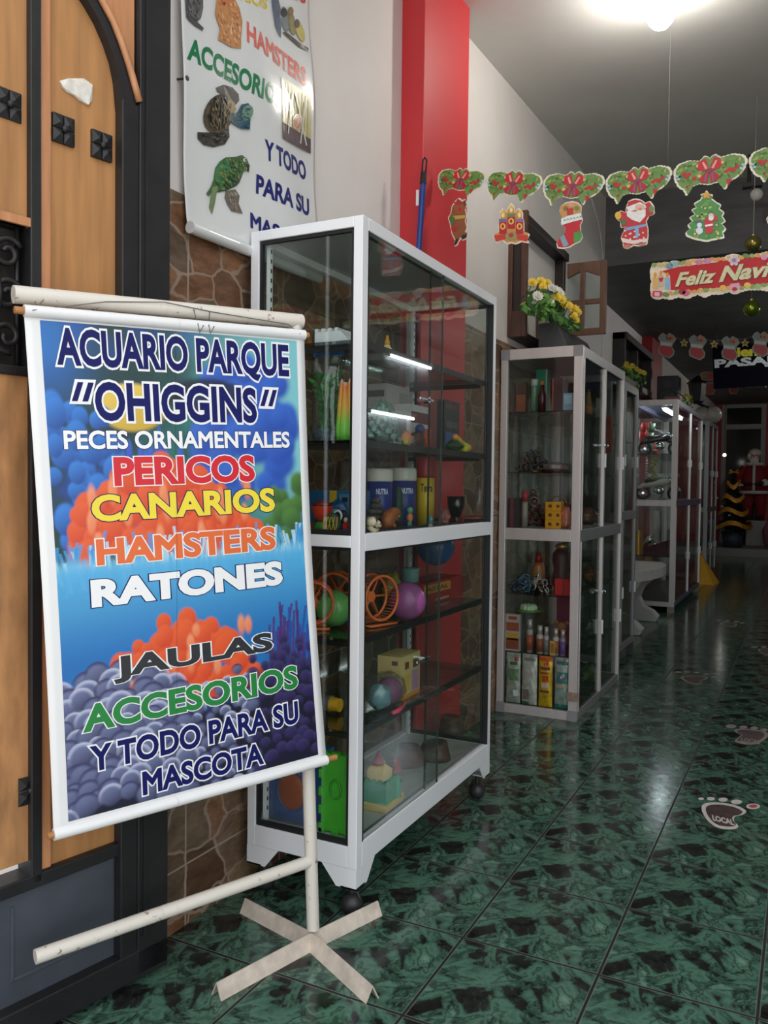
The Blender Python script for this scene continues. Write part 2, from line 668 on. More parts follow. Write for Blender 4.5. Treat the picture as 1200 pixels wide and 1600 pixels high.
# left wall: front stretch, then set back beyond Y = 6.75
wl = MB().box((-1.72, 1.5, 0), (-1.5, 6.75, 3.75)).box((-1.95, 6.75, 0), (-1.8, 19.0, 3.75)).box((-1.95, 6.6, 0), (-1.72, 6.75, 3.75))
struct(wl.build('wall_left', [WALL]))
wr_ = MB().box((2.2, 1.5, 0), (2.4, 19.0, 3.75))
struct(wr_.build('wall_right', WALLG))
fc = MB().box((-9, 1.5, 0), (-1.72, 1.65, 5.5)).box((2.4, 1.5, 0), (9, 1.65, 5.5)).box((-1.72, 1.5, 3.3), (2.4, 1.65, 5.5))
struct(fc.build('wall_front', WALL))
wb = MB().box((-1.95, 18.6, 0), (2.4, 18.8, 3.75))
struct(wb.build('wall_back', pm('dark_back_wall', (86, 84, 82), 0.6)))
# ceiling: front stretch rises gently, the inner one is lower and dark
cb = MB()
cb.add([(-1.8, 1.5, 3.22), (2.4, 1.5, 3.22), (2.4, 6.85, 3.53), (-1.8, 6.85, 3.53), (-1.8, 1.5, 3.36), (2.4, 1.5, 3.36), (2.4, 6.85, 3.68), (-1.8, 6.85, 3.68)],
       [(0, 1, 2, 3), (7, 6, 5, 4), (1, 0, 4, 5), (2, 1, 5, 6), (3, 2, 6, 7), (0, 3, 7, 4)])
struct(cb.build('ceiling', CEIL))
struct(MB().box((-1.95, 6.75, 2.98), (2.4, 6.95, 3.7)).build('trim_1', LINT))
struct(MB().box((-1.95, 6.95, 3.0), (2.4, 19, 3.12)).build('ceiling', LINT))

# slate-look tile dado
da = MB().box((-1.5, 1.52, 0), (-1.488, 3.04, 1.965)).box((-1.5, 3.52, 0), (-1.488, 6.75, 1.99))
struct(da.build('trim_4', stone_mat()))
# red pillars against the left wall
struct(MB().box((-1.5, 3.04, 0), (-1.4, 3.52, 3.34)).build('pillar_1', RED, bevel=0.004))
_p = onx(1017, 520, -1.7)
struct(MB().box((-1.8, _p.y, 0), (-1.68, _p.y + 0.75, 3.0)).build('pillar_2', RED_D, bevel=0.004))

# ------------------------------------------------------------------ lamps of the place
def lamp_bulb(P, label):
    t = thing('ceiling_bulb', label, 'lamp', P, 'ceiling bulbs')
    b = MB().lathe([(0.0, -0.13), (0.03, -0.125), (0.052, -0.1), (0.058, -0.07), (0.045, -0.03), (0.03, 0.0)], P, 20)
    b.build('bulb', emit_mat('bulb_glow', (255, 250, 240), 110), t)
    MB().cyl(P, P + Vector((0, 0, 0.06)), 0.045, 0.055, 18).build('lamp_holder', WHITE, t)
    return t


_c = onz(1033, -3, 3.29)
lamp_bulb(Vector((_c.x, _c.y, 3.22 + 0.31 * (_c.y - 1.5) / 5.35 - 0.055)), 'glowing white bulb on the grey ceiling above the garland')
lamp_bulb(Vector((0.6, 9.0, 2.945)), 'glowing bulb under the low inner ceiling, nearer of two')
lamp_bulb(Vector((0.6, 14.5, 2.945)), 'glowing bulb under the low inner ceiling, the further one')


def tube_light(p0, p1, label, strength=34):
    p0, p1 = Vector(p0), Vector(p1)
    t = thing('fluorescent_lamp', label, 'lamp', p0, 'fluorescent tubes')
    d = (p1 - p0).normalized()
    MB().cyl(p0, p1, 0.014, n=12).build('tube', emit_mat('tube_glow', (235, 244, 255), strength), t)
    h = MB()
    h.box((p0.x - 0.025, min(p0.y, p1.y) - 0.03, p0.z + 0.02), (p0.x + 0.025, max(p0.y, p1.y) + 0.03, p0.z + 0.06))
    h.cyl(p0 - d * 0.02, p0 + d * 0.02, 0.02, n=12).cyl(p1 - d * 0.02, p1 + d * 0.02, 0.02, n=12)
    h.build('batten', WHITE, t)
    return t


tube_light((2.16, 8.55, 2.72), (2.16, 9.75, 2.72), 'long white tube lamp high on the right wall, mirrored in the cabinet glass')
tube_light((2.16, 8.1, 2.04), (2.16, 9.25, 2.04), 'lower white tube lamp on the right wall, mirrored in the cabinet glass')

# ------------------------------------------------------------------ gate leaf at the left of the opening
DA = 0.206
d_dir = Vector((-math.sin(DA), -math.cos(DA), 0))           # from the hinge towards the street
d_nrm = Vector((math.cos(DA), -math.sin(DA), 0))            # out of the leaf, into the opening
D0 = Vector((-1.409, 1.56, 0.0))


def dpt(s, z, off=0.0):
    return D0 + d_dir * s + Vector((0, 0, z)) + d_nrm * off


def dpix(px, py, off=0.0):
    P = on(px, py, d_nrm, d_nrm.dot(D0) + off)
    return ((P - D0).dot(d_dir), P.z)


IRON = pm('black_wrought_iron', (32, 31, 33), 0.45, var=0.2, scale=20, bump=0.1)
DARKSTEEL = pm('dark_blue_grey_sheet_steel', (76, 80, 90), 0.42, var=0.28, scale=5, bump=0.03)
PLY = pm('honey_plywood', (182, 130, 80), 0.5, var=0.2, scale=3.2, stretch=(11, 11, 0.9), bump=0.02)
PLYW = pm('weathered_plywood', (178, 128, 82), 0.65, var=0.3, scale=9, stretch=(3, 3, 1), bump=0.1)
MOULD = pm('varnished_moulding', (200, 140, 98), 0.35, var=0.15, scale=6, stretch=(8, 8, 0.8))


def dbox(mb, s0, s1, z0, z1, o0, o1, m=0):
    c = [dpt(s, z, o) for z in (z0, z1) for s, o in ((s0, o0), (s1, o0), (s1, o1), (s0, o1))]
    mb.add(c, [(0, 1, 2, 3), (7, 6, 5, 4), (0, 4, 5, 1), (1, 5, 6, 2), (2, 6, 7, 3), (3, 7, 4, 0)], m)


gate = thing('entrance_gate', 'tall gate leaf of honey plywood panels in a black iron frame at the entrance', 'gate', D0)
sF0 = 0.0
sA = dpix(180, 300)[0]          # right column panel, hinge side edge
sB = dpix(76, 300)[0]
sC = dpix(58, 300)[0]
sD = dpix(40, 100)[0]
zK = dpix(150, 1325)[1]         # top of the kick plate
END = 1.05
fr = MB()
sS = dpix(207, 100)[0]
zS = dpix(206, 170)[1]
dbox(fr, 0.0, sS, 0.03, 3.0, -0.04, 0.03)
dbox(fr, sS, sA, 0.03, zS, -0.04, 0.028)
dbox(fr, sC, sD + 0.0, zK - 0.02, 3.0, -0.04, 0.02)
dbox(fr, END - 0.06, END, 0.03, 3.0, -0.04, 0.03)
dbox(fr, 0.0, END, 0.02, 0.09, -0.04, 0.03)
dbox(fr, 0.0, END, zK - 0.03, zK + 0.0, -0.04, 0.02)
dbox(fr, 0.0, END, 2.94, 3.0, -0.04, 0.03)
zg0, zg1 = dpix(20, 572)[1], dpix(20, 352)[1]
dbox(fr, sD, END, zg1 - 0.0, zg1 + 0.02, -0.04, 0.015)
dbox(fr, sD, END, zg0 - 0.02, zg0, -0.04, 0.015)
fr.build('iron_frame', IRON, gate, bevel=0.003)
# hinge-side upright has a groove strip
st = MB()
dbox(st, dpix(216, 300)[0] - 0.004, dpix(216, 300)[0] + 0.004, 0.12, 2.9, 0.03, 0.036)
st.build('upright_bead', IRON, gate)
pn = MB()
dbox(pn, sA, sB, zK, 2.94, -0.02, 0.0)
tp = pn.build('tall_panel', PLY, gate)
pn = MB()
dbox(pn, sB, sC, zK, 2.94, -0.02, 0.012)
pn.build('panel_moulding', MOULD, gate, bevel=0.004)
pn = MB()
dbox(pn, sD, END - 0.06, zg1 + 0.02, 2.94, -0.02, 0.004)
pn.build('upper_panel', PLY, gate)
pn = MB()
dbox(pn, sD - 0.005, END - 0.06, zK + 0.03, zg0 - 0.02, -0.02, 0.006)
pn.build('lower_panel', PLYW, gate)
pn = MB()
dbox(pn, sD, END - 0.06, zg1 + 0.0, zg1 + 0.018, 0.0, 0.02)
pn.build('upper_panel_moulding', MOULD, gate)
# arch over the tall panel: iron band and a wooden spandrel
arch_o = [dpix(*q) for q in [(205, 166), (199, 140), (190, 108), (178, 72), (165, 40), (150, 12), (140, -5), (120, -40)]]
arch_i = [dpix(*q) for q in [(180, 175), (176, 130), (170, 100), (160, 70), (146, 38), (130, 10), (120, -5), (98, -40)]]
am = MB()
for i in range(len(arch_o) - 1):
    a, b_, c_, d_ = arch_o[i], arch_o[i + 1], arch_i[i + 1], arch_i[i]
    vs = [dpt(q[0], q[1], 0.024) for q in (a, b_, c_, d_)] + [dpt(q[0], q[1], -0.01) for q in (a, b_, c_, d_)]
    am.add(vs, [(0, 1, 2, 3), (4, 7, 6, 5), (0, 4, 5, 1), (2, 6, 7, 3)])
am.build('arch_band', IRON, gate)
sp_ = MB()
sp_poly = [dpix(*q) for q in [(205, 166), (199, 138), (190, 106), (178, 70), (165, 38), (150, 10), (140, -8), (205, -8)]]
vs = [dpt(q[0], q[1], 0.012) for q in sp_poly] + [dpt(q[0], q[1], -0.01) for q in sp_poly]
n_ = len(sp_poly)
sp_.add(vs, [tuple(range(n_)), tuple(range(2 * n_ - 1, n_ - 1, -1))] + [(k, (k + 1) % n_, n_ + (k + 1) % n_, n_ + k) for k in range(n_)])
sp_.build('arch_spandrel', MOULD, gate)
tb = MB()
tb.tube([dpt(*dpix(*q), 0.03) for q in [(206, 165), (199, 140), (190, 108), (178, 72), (165, 40), (150, 12), (138, -10)]], 0.008)
tb.build('arch_moulding', MOULD, gate)
# kick plate
kp = MB()
dbox(kp, 0.0, END, 0.05, zK - 0.03, -0.02, 0.0)
s1, s2 = dpix(208, 1450)[0], dpix(18, 1450)[0]
kpo = kp.build('kick_plate', DARKSTEEL, gate)
kf = MB()
for s_ in (s1, s2):
    dbox(kf, s_ - 0.003, s_ + 0.003, 0.14, zK - 0.06, 0.0, 0.003)
dbox(kf, s1, s2, 0.14, 0.146, 0.0, 0.003)
dbox(kf, s1 - 0.03, s1 - 0.018, 0.08, zK - 0.05, 0.0, 0.012)
kf.build('pressed_border', pm('steel_edge', (78, 82, 90), 0.4), kpo)
# square iron rosettes
for (px, py) in [(97, 204), (157, 229), (12, 165), (44, 1233), (216, -60)]:
    if py < 0:
        continue
    s, z = dpix(px, py)
    rm = MB()
    hw, hh = 0.026, 0.031
    for sx in (-1, 1):
        for sz in (-1, 1):
            cs, cz = s + sx * hw / 2, z + sz * hh / 2
            c = [dpt(cs - hw * .47, cz - hh * .47, 0.008), dpt(cs + hw * .47, cz - hh * .47, 0.008), dpt(cs + hw * .47, cz + hh * .47, 0.008), dpt(cs - hw * .47, cz + hh * .47, 0.008)]
            top = dpt(cs - sx * hw * .1, cz - sz * hh * .1, 0.014)
            rm.add(c + [top], [(1, 0, 4), (2, 1, 4), (3, 2, 4), (0, 3, 4)])
            rm.add(c + [p_ - d_nrm * 0.009 for p_ in c], [(0, 1, 5, 4), (1, 2, 6, 5), (2, 3, 7, 6), (3, 0, 4, 7)])
    rm.sph(dpt(s, z, 0.012), 0.008, 10, 6)
    rm.build('rosette', IRON, gate)
# torn paper remnant on the tall panel
pp = MB()
poly = [dpix(*q) for q in [(92, 127), (104, 124), (130, 123), (142, 134), (143, 157), (136, 165), (122, 157), (115, 150), (104, 145), (97, 138)]]
vs = [dpt(q[0], q[1], 0.003 + 0.004 * (i % 2)) for i, q in enumerate(poly)] + [dpt(q[0], q[1], 0.0005) for q in poly]
n_ = len(poly)
pp.add(vs, [tuple(range(n_)), tuple(range(2 * n_ - 1, n_ - 1, -1))] + [(k, (k + 1) % n_, n_ + (k + 1) % n_, n_ + k) for k in range(n_)])
pp.build('torn_paper', pm('torn_paper', (228, 222, 212), 0.8, var=0.18, scale=40), gate)


# scroll grille in the opening of the street-side column
def spiral(cs, cz, r0, r1, a0, turns, n=26):
    return [(cs + (r0 + (r1 - r0) * k / n) * math.cos(a0 + turns * 2 * math.pi * k / n), cz + (r0 + (r1 - r0) * k / n) * math.sin(a0 + turns * 2 * math.pi * k / n)) for k in range(n + 1)]


gr = MB()
sc_w = sD + 0.005
for k, (dx, sgn) in enumerate([(0.035, 1), (0.105, -1), (0.17, 1), (0.24, -1)]):
    cz0 = zg0 + 0.06
    cz1 = zg1 - 0.06
    for cz, fl_ in ((cz0, -1), (cz1, 1), ((cz0 + cz1) / 2, 1)):
        gr.tube([dpt(a, b_, 0.0) for a, b_ in spiral(sc_w + dx, cz, 0.008, 0.034, 0.4 if sgn > 0 else 2.7, 1.35 * sgn * fl_)], 0.0065, 8)
    gr.tube([dpt(sc_w + dx + 0.034 * sgn, zg0 + 0.02, 0), dpt(sc_w + dx + 0.02 * sgn, (zg0 + zg1) / 2, 0.008), dpt(sc_w + dx + 0.034 * sgn, zg1 - 0.02, 0)], 0.0065, 8)
for s_ in (sc_w + 0.01, sc_w + 0.08, sc_w + 0.15):
    gr.tube([dpt(s_, zg0 - 0.02, -0.01), dpt(s_, zg1 + 0.02, -0.01)], 0.005, 8)
gr.build('scroll_grille', IRON, gate)
bk = MB()  # sheet added so the opening behind the scrolls reads dark
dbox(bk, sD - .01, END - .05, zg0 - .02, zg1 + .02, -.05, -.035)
bk.build('grille_backing', pm('added_dark_backing', (58, 54, 50), .7, var=.5, scale=14), gate)

# screw left in the wall
sw = onx(277, 124, -1.5)
tag(MB().cyl(sw, sw + Vector((0.03, 0, -0.004)), 0.003, n=8).cyl(sw + Vector((0.03, 0, -0.004)), sw + Vector((0.034, 0, -0.004)), 0.007, n=10).build('wall_screw', IRON),
    'small black screw sticking out of the wall left of the pet banner', 'screw')

# ------------------------------------------------------------------ banner stand and its hanging banner
BA = math.radians(25)
b_dir = Vector((math.sin(BA), math.cos(BA), 0))
b_nrm = Vector((math.cos(BA), -math.sin(BA), 0))
B0 = Vector((-1.130, 1.821, 0))
CHIP = bpy.data.materials.new('chipped_white_paint')
nt, b = nodes_new(CHIP)
tcn = nt.nodes.new('ShaderNodeTexCoord')
nz = nt.nodes.new('ShaderNodeTexNoise')
nz.inputs['Scale'].default_value = 38
nz.inputs['Detail'].default_value = 5
nz.inputs['Roughness'].default_value = 0.65
nt.links.new(tcn.outputs['Object'], nz.inputs['Vector'])
c1 = ramp(nt, nz.outputs[0], [(0.0, (226, 220, 210)), (0.62, (222, 215, 204)), (0.68, (150, 128, 112)), (0.72, (92, 84, 80))])
nt.links.new(c1, b.inputs['Base Color'])
b.inputs['Roughness'].default_value = 0.45
DIRTY = pm('grimy_white_paint', (206, 192, 178), 0.6, var=0.2, scale=26)


def bpt(s, z, off=0.0):
    return B0 + b_dir * s + Vector((0, 0, z)) + b_nrm * off


stand = thing('banner_stand', 'chipped white pipe stand with a cross foot, holding the fish shop banner', 'stand', B0)
top_s, top_z = -0.0, 1.613
MB().cyl(bpt(0.004, 0.045), bpt(-0.066, 1.61), 0.0165, n=20).build('post', CHIP, stand)
MB().cyl(bpt(-0.731, 1.580, 0.002), bpt(-0.05, 1.614, 0.002), 0.0185, n=20).build('top_pipe', CHIP, stand)
MB().cyl(bpt(-0.69, 0.208, 0.0), bpt(0.0, 0.227, 0.0), 0.0155, n=20).build('lower_pipe', CHIP, stand)
for e in [(338, 1546), (590, 1416), (383, 1412), (582, 1551)]:
    q = onz(e[0], e[1], 0.02)
    c0 = Vector((B0.x, B0.y, 0))
    dv = Vector((q.x - c0.x, q.y - c0.y, 0))
    L = dv.length
    dv.normalize()
    nv = Vector((-dv.y, dv.x, 0))
    fm = MB()
    # angle iron lying with its ridge up
    prof = [(-0.0195, 0.0), (-0.016, 0.0), (0.0, 0.031), (0.016, 0.0), (0.0195, 0.0), (0.0015, 0.036), (-0.0015, 0.036)]
    vs = [c0 + dv * t + nv * a + Vector((0, 0, z)) for t in (0.0, L) for a, z in prof]
    n_ = len(prof)
    fm.add(vs, [(k, (k + 1) % n_, n_ + (k + 1) % n_, n_ + k) for k in range(n_)] + [tuple(range(n_ - 1, -1, -1)), tuple(range(n_, 2 * n_))])
    fm.build('foot', DIRTY, stand)

# the banner: TL, TR, BR, BL in (along, height), hung 4 cm in front of the pipes
TL, TR, BR, BL = (-.72, 1.543), (-.066, 1.573), (.012, .500), (-.664, .474)


def ban(u, v, off=0.0):
    s = (BL[0] * (1 - u) + BR[0] * u) * (1 - v) + (TL[0] * (1 - u) + TR[0] * u) * v
    z = (BL[1] * (1 - u) + BR[1] * u) * (1 - v) + (TL[1] * (1 - u) + TR[1] * u) * v
    # side edges draw in a little half way up
    s -= 0.012 * math.sin(math.pi * v) * (u - 0.35)
    d = 0.04 + 0.006 * math.sin(math.pi * u) * math.sin(math.pi * v) + 0.003 * math.sin(5.0 * v + 2.2 * u)
    return bpt(s, z, d + off)


# ---- the printed picture: reef in blues, no creature in it
NU, NV = 250, 400
uu, vv = np.meshgrid((np.arange(NU) + 0.5) / NU, (np.arange(NV) + 0.5) / NV)
img = np.zeros((NV, NU, 3))


def L3(c): return np.array(lin(c)[:3])


def smooth(e0, e1, x):
    t = np.clip((x - e0) / (e1 - e0), 0, 1)
    return t * t * (3 - 2 * t)


def vnoise(x, y, seed):
    r = np.random.default_rng(seed).random((64, 64))
    xi, yi = np.floor(x).astype(int), np.floor(y).astype(int)
    fx, fy = x - xi, y - yi
    fx, fy = fx * fx * (3 - 2 * fx), fy * fy * (3 - 2 * fy)
    g = lambda a, b_: r[b_ % 64, a % 64]
    return (g(xi, yi) * (1 - fx) + g(xi + 1, yi) * fx) * (1 - fy) + (g(xi, yi + 1) * (1 - fx) + g(xi + 1, yi + 1) * fx) * fy


def fbm(x, y, seed):
    return sum(vnoise(x * 2 ** k, y * 2 ** k, seed + k) / 2 ** (k + 1) for k in range(5))


def paint(mask, col):
    global img
    img = img * (1 - mask[..., None]) + np.asarray(col) * mask[..., None]


def blob(cx, cy, rx, ry, base, light, edge=0.12, rim=None):
    d = np.sqrt(((uu - cx) / rx) ** 2 + ((vv - cy) / ry) ** 2)
    sh = np.clip(0.5 + 0.5 * ((vv - cy) / ry * 0.8 - (uu - cx) / rx * 0.35), 0, 1)
    if rim is not None:
        paint((1 - smooth(1.0, 1.04 + edge * 0.3, d)) * np.clip(0.35 + 0.65 * (vv - cy) / ry, 0, 1), L3(rim))
    col = L3(base)[None, None] * (1 - sh[..., None]) + L3(light)[None, None] * sh[..., None]
    paint(1 - smooth(1 - edge, 1, d), col)


n = fbm(uu * 5, vv * 8, 3)
img[:] = L3((24, 60, 60))
paint(smooth(0.45, 0.75, n) * 0.8, L3((36, 120, 110)))
paint(smooth(0.55, 0.8, fbm(uu * 4 + 9, vv * 6, 11)) * 0.8, L3((30, 70, 170)))
paint(smooth(0.45, 1.05, uu + 0.25 * (vv - 0.7)) * smooth(0.5, 0.7, vv), L3((128, 198, 206)))
paint((1 - smooth(0.0, 0.25, uu)) * smooth(0.78, 0.95, vv) * 0.8, L3((40, 110, 200)))
# yellow-green bank at the top left, ochre sponge fan
paint(smooth(0.5, 0.7, fbm(uu * 6, vv * 9, 21)) * (1 - smooth(0.12, 0.3, uu)) * smooth(0.8, 0.86, vv) * (1 - smooth(0.9, 0.95, vv)), L3((160, 150, 60)))
fan = (np.abs(np.sin((np.arctan2(vv - 0.79, uu - 0.46)) * 24)) ** 0.6)
blob(0.3, 0.835, 0.14, 0.055, (196, 160, 50), (240, 206, 96), 0.2)
# large royal-blue brain coral mound at the upper right
for k in range(70):
    a, rr = rng.random() * 6.28, math.sqrt(rng.random())
    cx, cy = 0.76 + 0.2 * rr * math.cos(a), 0.79 + 0.155 * rr * math.sin(a)
    rx = rng.uniform(0.05, 0.085)
    blob(cx, cy, rx, rx * 0.62, (26, 62, 158), (62, 116, 214), 0.5)
paint((1 - smooth(0.7, 1.0, np.sqrt(((uu - 0.6) / 0.2) ** 2 + ((vv - 0.86) / 0.05) ** 2))) * 0.9, L3((22, 24, 44)))
# blue bulb corals, left
for k in range(60):
    cx, cy = rng.uniform(0.0, 0.34), rng.uniform(0.56, 0.83)
    if cx > 0.40 - (cy - 0.56) * 0.75:
        continue
    rx = rng.uniform(0.03, 0.05)
    blob(cx, cy, rx, rx * rng.uniform(0.6, 0.95), (18, 50, 130), (58, 138, 226), 0.3)
for k in range(26):
    cx, cy = rng.uniform(0.22, 0.52), rng.uniform(0.6, 0.76)
    blob(cx, cy, 0.016, rng.uniform(0.03, 0.06), (26, 52, 150), (70, 110, 214), 0.5)
# mossy rock at the right
for k in range(26):
    cx, cy = rng.uniform(0.82, 1.0), rng.uniform(0.52, 0.67)
    if cx < 1.0 - (cy - 0.5) * 1.0 + 0.0 and cy > 0.6:
        continue
    blob(cx, cy, rng.uniform(0.03, 0.06), rng.uniform(0.02, 0.035), (26, 64, 34), (96, 146, 70), 0.5)
# orange soft coral bank across the middle
def orange(cx0, cx1, cy0, cy1, num, seed):
    r_ = np.random.default_rng(seed)
    for k in range(num):
        t = r_.random()
        cx = cx0 + (cx1 - cx0) * t
        top = cy0 + (cy1 - cy0) * math.sin(math.pi * min(1, 0.12 + 0.9 * t)) ** 0.8
        cy = r_.uniform(cy0, top)
        rx = r_.uniform(0.025, 0.05)
        blob(cx, cy, rx, rx * 0.7, (206, 58, 30), (238, 104, 52), 0.25)
    for k in range(num // 14):
        cx = r_.uniform(cx0 + .05, cx1 - .05)
        blob(cx, r_.uniform(cy0 + .02, cy1 - .03), 0.022, r_.uniform(0.02, 0.04), (226, 110, 64), (250, 166, 120), 0.6)


orange(0.07, 0.82, 0.53, 0.72, 240, 5)
# pale blue tentacles in front of it
for k in range(240):
    cx, cy = rng.uniform(-0.02, 1.02), 0.535 + 0.02 * math.sin(9 * k) - 0.02 * rng.random()
    lean = rng.uniform(-0.5, 0.5)
    d = np.abs((uu - cx) - lean * (vv - cy)) / 0.008
    m = (1 - smooth(0.4, 1.0, d)) * (vv > cy - 0.05) * (vv < cy + rng.uniform(0.0, 0.03))
    paint(m * 0.8, L3((58, 150, 214)) if k % 3 else L3((186, 226, 246)))
# open water below
wy = smooth(0.50, 0.53, vv)
wcol = L3((84, 176, 226))[None, None] * smooth(0.3, 0.52, vv)[..., None] + L3((30, 112, 186))[None, None] * (1 - smooth(0.3, 0.52, vv))[..., None]
wm = (1 - wy) * (0.9 + 0.1 * fbm(uu * 3, vv * 20, 40))
img = img * (1 - wm[..., None]) + wcol * wm[..., None]
paint(np.exp(-((vv - 0.515) / 0.012) ** 2) * 0.35, L3((150, 216, 240)))
orange(0.17, 0.78, 0.20, 0.385, 150, 8)
# purple feather plant, right
for k in range(46):
    x0, a = rng.uniform(0.8, 1.0), rng.uniform(-0.1, 0.9)
    d = np.abs((uu - x0) - a * (vv - 0.2) ** 1.0 * 0.5 - 0.25 * a * np.clip(vv - 0.2, 0, 1) ** 2) / 0.007
    paint((1 - smooth(0.5, 1, d)) * (vv > 0.14) * (vv < rng.uniform(0.27, 0.4)) * 0.85, L3((76, 40, 110)) if k % 2 else L3((40, 70, 150)))
# bank of grey-blue anemone heads along the foot
bm_ = 1 - smooth(-0.02, 0.03, vv - 0.21 - 0.035 * np.sin(uu * 9) - 0.03 * (uu < 0.2))
paint(bm_, L3((22, 22, 46)))
cells = []
for j in range(15):
    for i in range(16):
        cells.append((i / 15 + (0.03 if j % 2 else 0) + rng.uniform(-.018, .018), 0.255 - j * 0.0185 + rng.uniform(-.006, .006) + 0.035 * math.sin(i / 15 * 9)))
for cx, cy in cells:
    big = 1.35 if cx < 0.45 else 0.85
    pr = cx > 0.72
    rx = rng.uniform(0.024, 0.036) * big
    blob(cx, cy, rx, rx * 0.58, (24, 26, 58) if not pr else (20, 14, 44), (120, 130, 172) if not pr else (62, 50, 112), 0.5 if cx > .45 else .35, rim=(186, 192, 218) if not pr and rng.random() < .5 else (60, 58, 100))
img = np.clip(img, 0, 1)

banner = thing('hanging_banner', 'aquarium shop banner with a blue reef and coloured words, hung on the pipe stand', 'banner', bpt(-.35, .48, .04))
# white vinyl sheet
sh = MB()
NS = 40
vs, fs = [], []
for o_ in (0.0, -0.0012):
    for j in range(NS + 1):
        for i in range(NS + 1):
            vs.append(ban(i / NS, j / NS, o_))
q_ = (NS + 1) ** 2
for j in range(NS):
    for i in range(NS):
        a = j * (NS + 1) + i
        fs += [(a, a + 1, a + NS + 2, a + NS + 1), (q_ + a, q_ + a + NS + 1, q_ + a + NS + 2, q_ + a + 1)]
for i in range(NS):
    fs += [(i, q_ + i, q_ + i + 1, i + 1), (q_ - NS - 1 + i, q_ - NS + i, 2 * q_ - NS + i, 2 * q_ - NS - 1 + i)]
    a = i * (NS + 1)
    fs += [(a, a + NS + 1, q_ + a + NS + 1, q_ + a), (a + NS, q_ + a + NS, q_ + a + 2 * NS + 1, a + 2 * NS + 1)]
sh.add(vs, fs, 0, True)
VINYL = pm('white_vinyl', (236, 236, 236), 0.4, var=0.01)
sh.build('vinyl_sheet', VINYL, banner)
# print with its lettering, on the sheet
PU0, PU1, PV0, PV1 = 0.045, 0.965, 0.018, 0.985
pr_ = MB()
vs = [ban(PU0 + (PU1 - PU0) * i / NU, PV0 + (PV1 - PV0) * j / NV, 0.0006) for j in range(NV + 1) for i in range(NU + 1)]
fs = [(j * (NU + 1) + i, j * (NU + 1) + i + 1, (j + 1) * (NU + 1) + i + 1, (j + 1) * (NU + 1) + i) for j in range(NV) for i in range(NU)]
pr_.add(vs, fs, 0, True)
NAVY = pm('navy_ink', (17, 23, 94), 0.5, var=0.03, spec=0.25)
INKW = pm('white_ink', (246, 246, 246), 0.4, var=0.01)
INKR = pm('red_ink', (214, 30, 44), 0.4, var=0.03)
INKY = pm('yellow_ink', (246, 222, 62), 0.4, var=0.03)
INKO = pm('orange_ink', (232, 110, 56), 0.4, var=0.03)
INKB = pm('black_ink', (44, 46, 50), 0.4, var=0.03)
INKG = pm('green_ink', (34, 132, 62), 0.4, var=0.03)
TXT = [('ACUARIO PARQUE', (.088, .89, .928, .975), 1, 2, .034, .048), ('"OHIGGINS"', (.115, .797, .862, .877), 1, 2, .034, .048),
       ('PECES ORNAMENTALES', (.092, .742, .920, .779), 2, 1, .03, .025), ('PERICOS', (.245, .668, .766, .727), 3, 2, .04, .03),
       ('CANARIOS', (.165, .599, .845, .653), 4, 1, .04, .025), ('HAMSTERS', (.172, .513, .84, .566), 5, 2, .04, .03),
       ('RATONES', (.147, .431, .862, .487), 2, 1, .055, .025), ('JAULAS', (.205, .273, .80, .328), 6, 2, .04, .03),
       ('ACCESORIOS', (.10, .187, .898, .242), 7, 2, .038, .03), ('Y TODO PARA SU', (.118, .105, .89, .158), 1, 2, .034, .048),
       ('MASCOTA', (.283, .031, .733, .082), 1, 2, .034, .048)]
for s_, r_, mi, mo, bo, ou in TXT:
    if s_.startswith('"'):
        base_v = r_
        lettering(pr_, 'OHIGGINS', (.198, .797, .785, .875), ban, mi, .0016, bo, 0, ou, mo, .0011)
        for x0 in (.125, .158, .80, .833):
            sl = .022
            for m__, g_, o__ in ((mo, .008, .0011), (mi, 0, .0016)):
                pr_.add([ban(x0 - g_, .835 - g_ * .7, o__), ban(x0 + .018 + g_, .835 - g_ * .7, o__), ban(x0 + .018 + sl + g_, .872 + g_ * .7, o__), ban(x0 + sl - g_, .872 + g_ * .7, o__)], [(0, 1, 2, 3)], m__)
        continue
    lettering(pr_, s_, r_, ban, mi, .0016, bo, 0, ou, mo, .0011)
pro = pr_.build('print', [attr_mat('reef_print', 0.38), NAVY, INKW, INKR, INKY, INKO, INKB, INKG], banner)
me = pro.data
ca = me.attributes.new('print', 'FLOAT_COLOR', 'FACE')
cols = np.ones((len(me.polygons), 4), dtype=np.float32)
cols[:NU * NV, :3] = img.reshape(-1, 3)
ca.data.foreach_set('color', cols.ravel())
# rods in the hems
RODW = pm('pale_wood_rod', (172, 120, 70), 0.6, var=0.15, scale=30)
for nm, v, ex0, ex1 in (('top_rod', 1.0, -.018, .012), ('bottom_rod', 0.0, -.012, .03)):
    p0, p1 = ban(0, v), ban(1, v)
    d_ = (p1 - p0).normalized()
    MB().cyl(p0 + d_ * ex0, p1 + d_ * ex1, 0.0075, n=14).build(nm, RODW, banner)
    MB().cyl(p0, p1, 0.0125, n=18).build('hem_sleeve', VINYL, banner)
# wire that ties the top rod to the pipe
ww = MB()
ww.tube([ban(.02, 1, .013), bpt(-.55, 1.588, .022), bpt(-.42, 1.606, .022), bpt(-.3, 1.6, .023), bpt(-.1, 1.598, .022), ban(.97, 1, .013)], .0011, 6)
for u_ in (.58, .62):
    ww.tube([ban(u_, 1, .014), ban(u_ - .01, .985, .006), ban(u_ - .02, 1.0, .014), bpt(-.35 + (u_ - .58), 1.6, .022)], .0011, 6)
ww.build('tie_wire', pm('steel_wire', (110, 108, 106), 0.4, metal=0.8), banner)

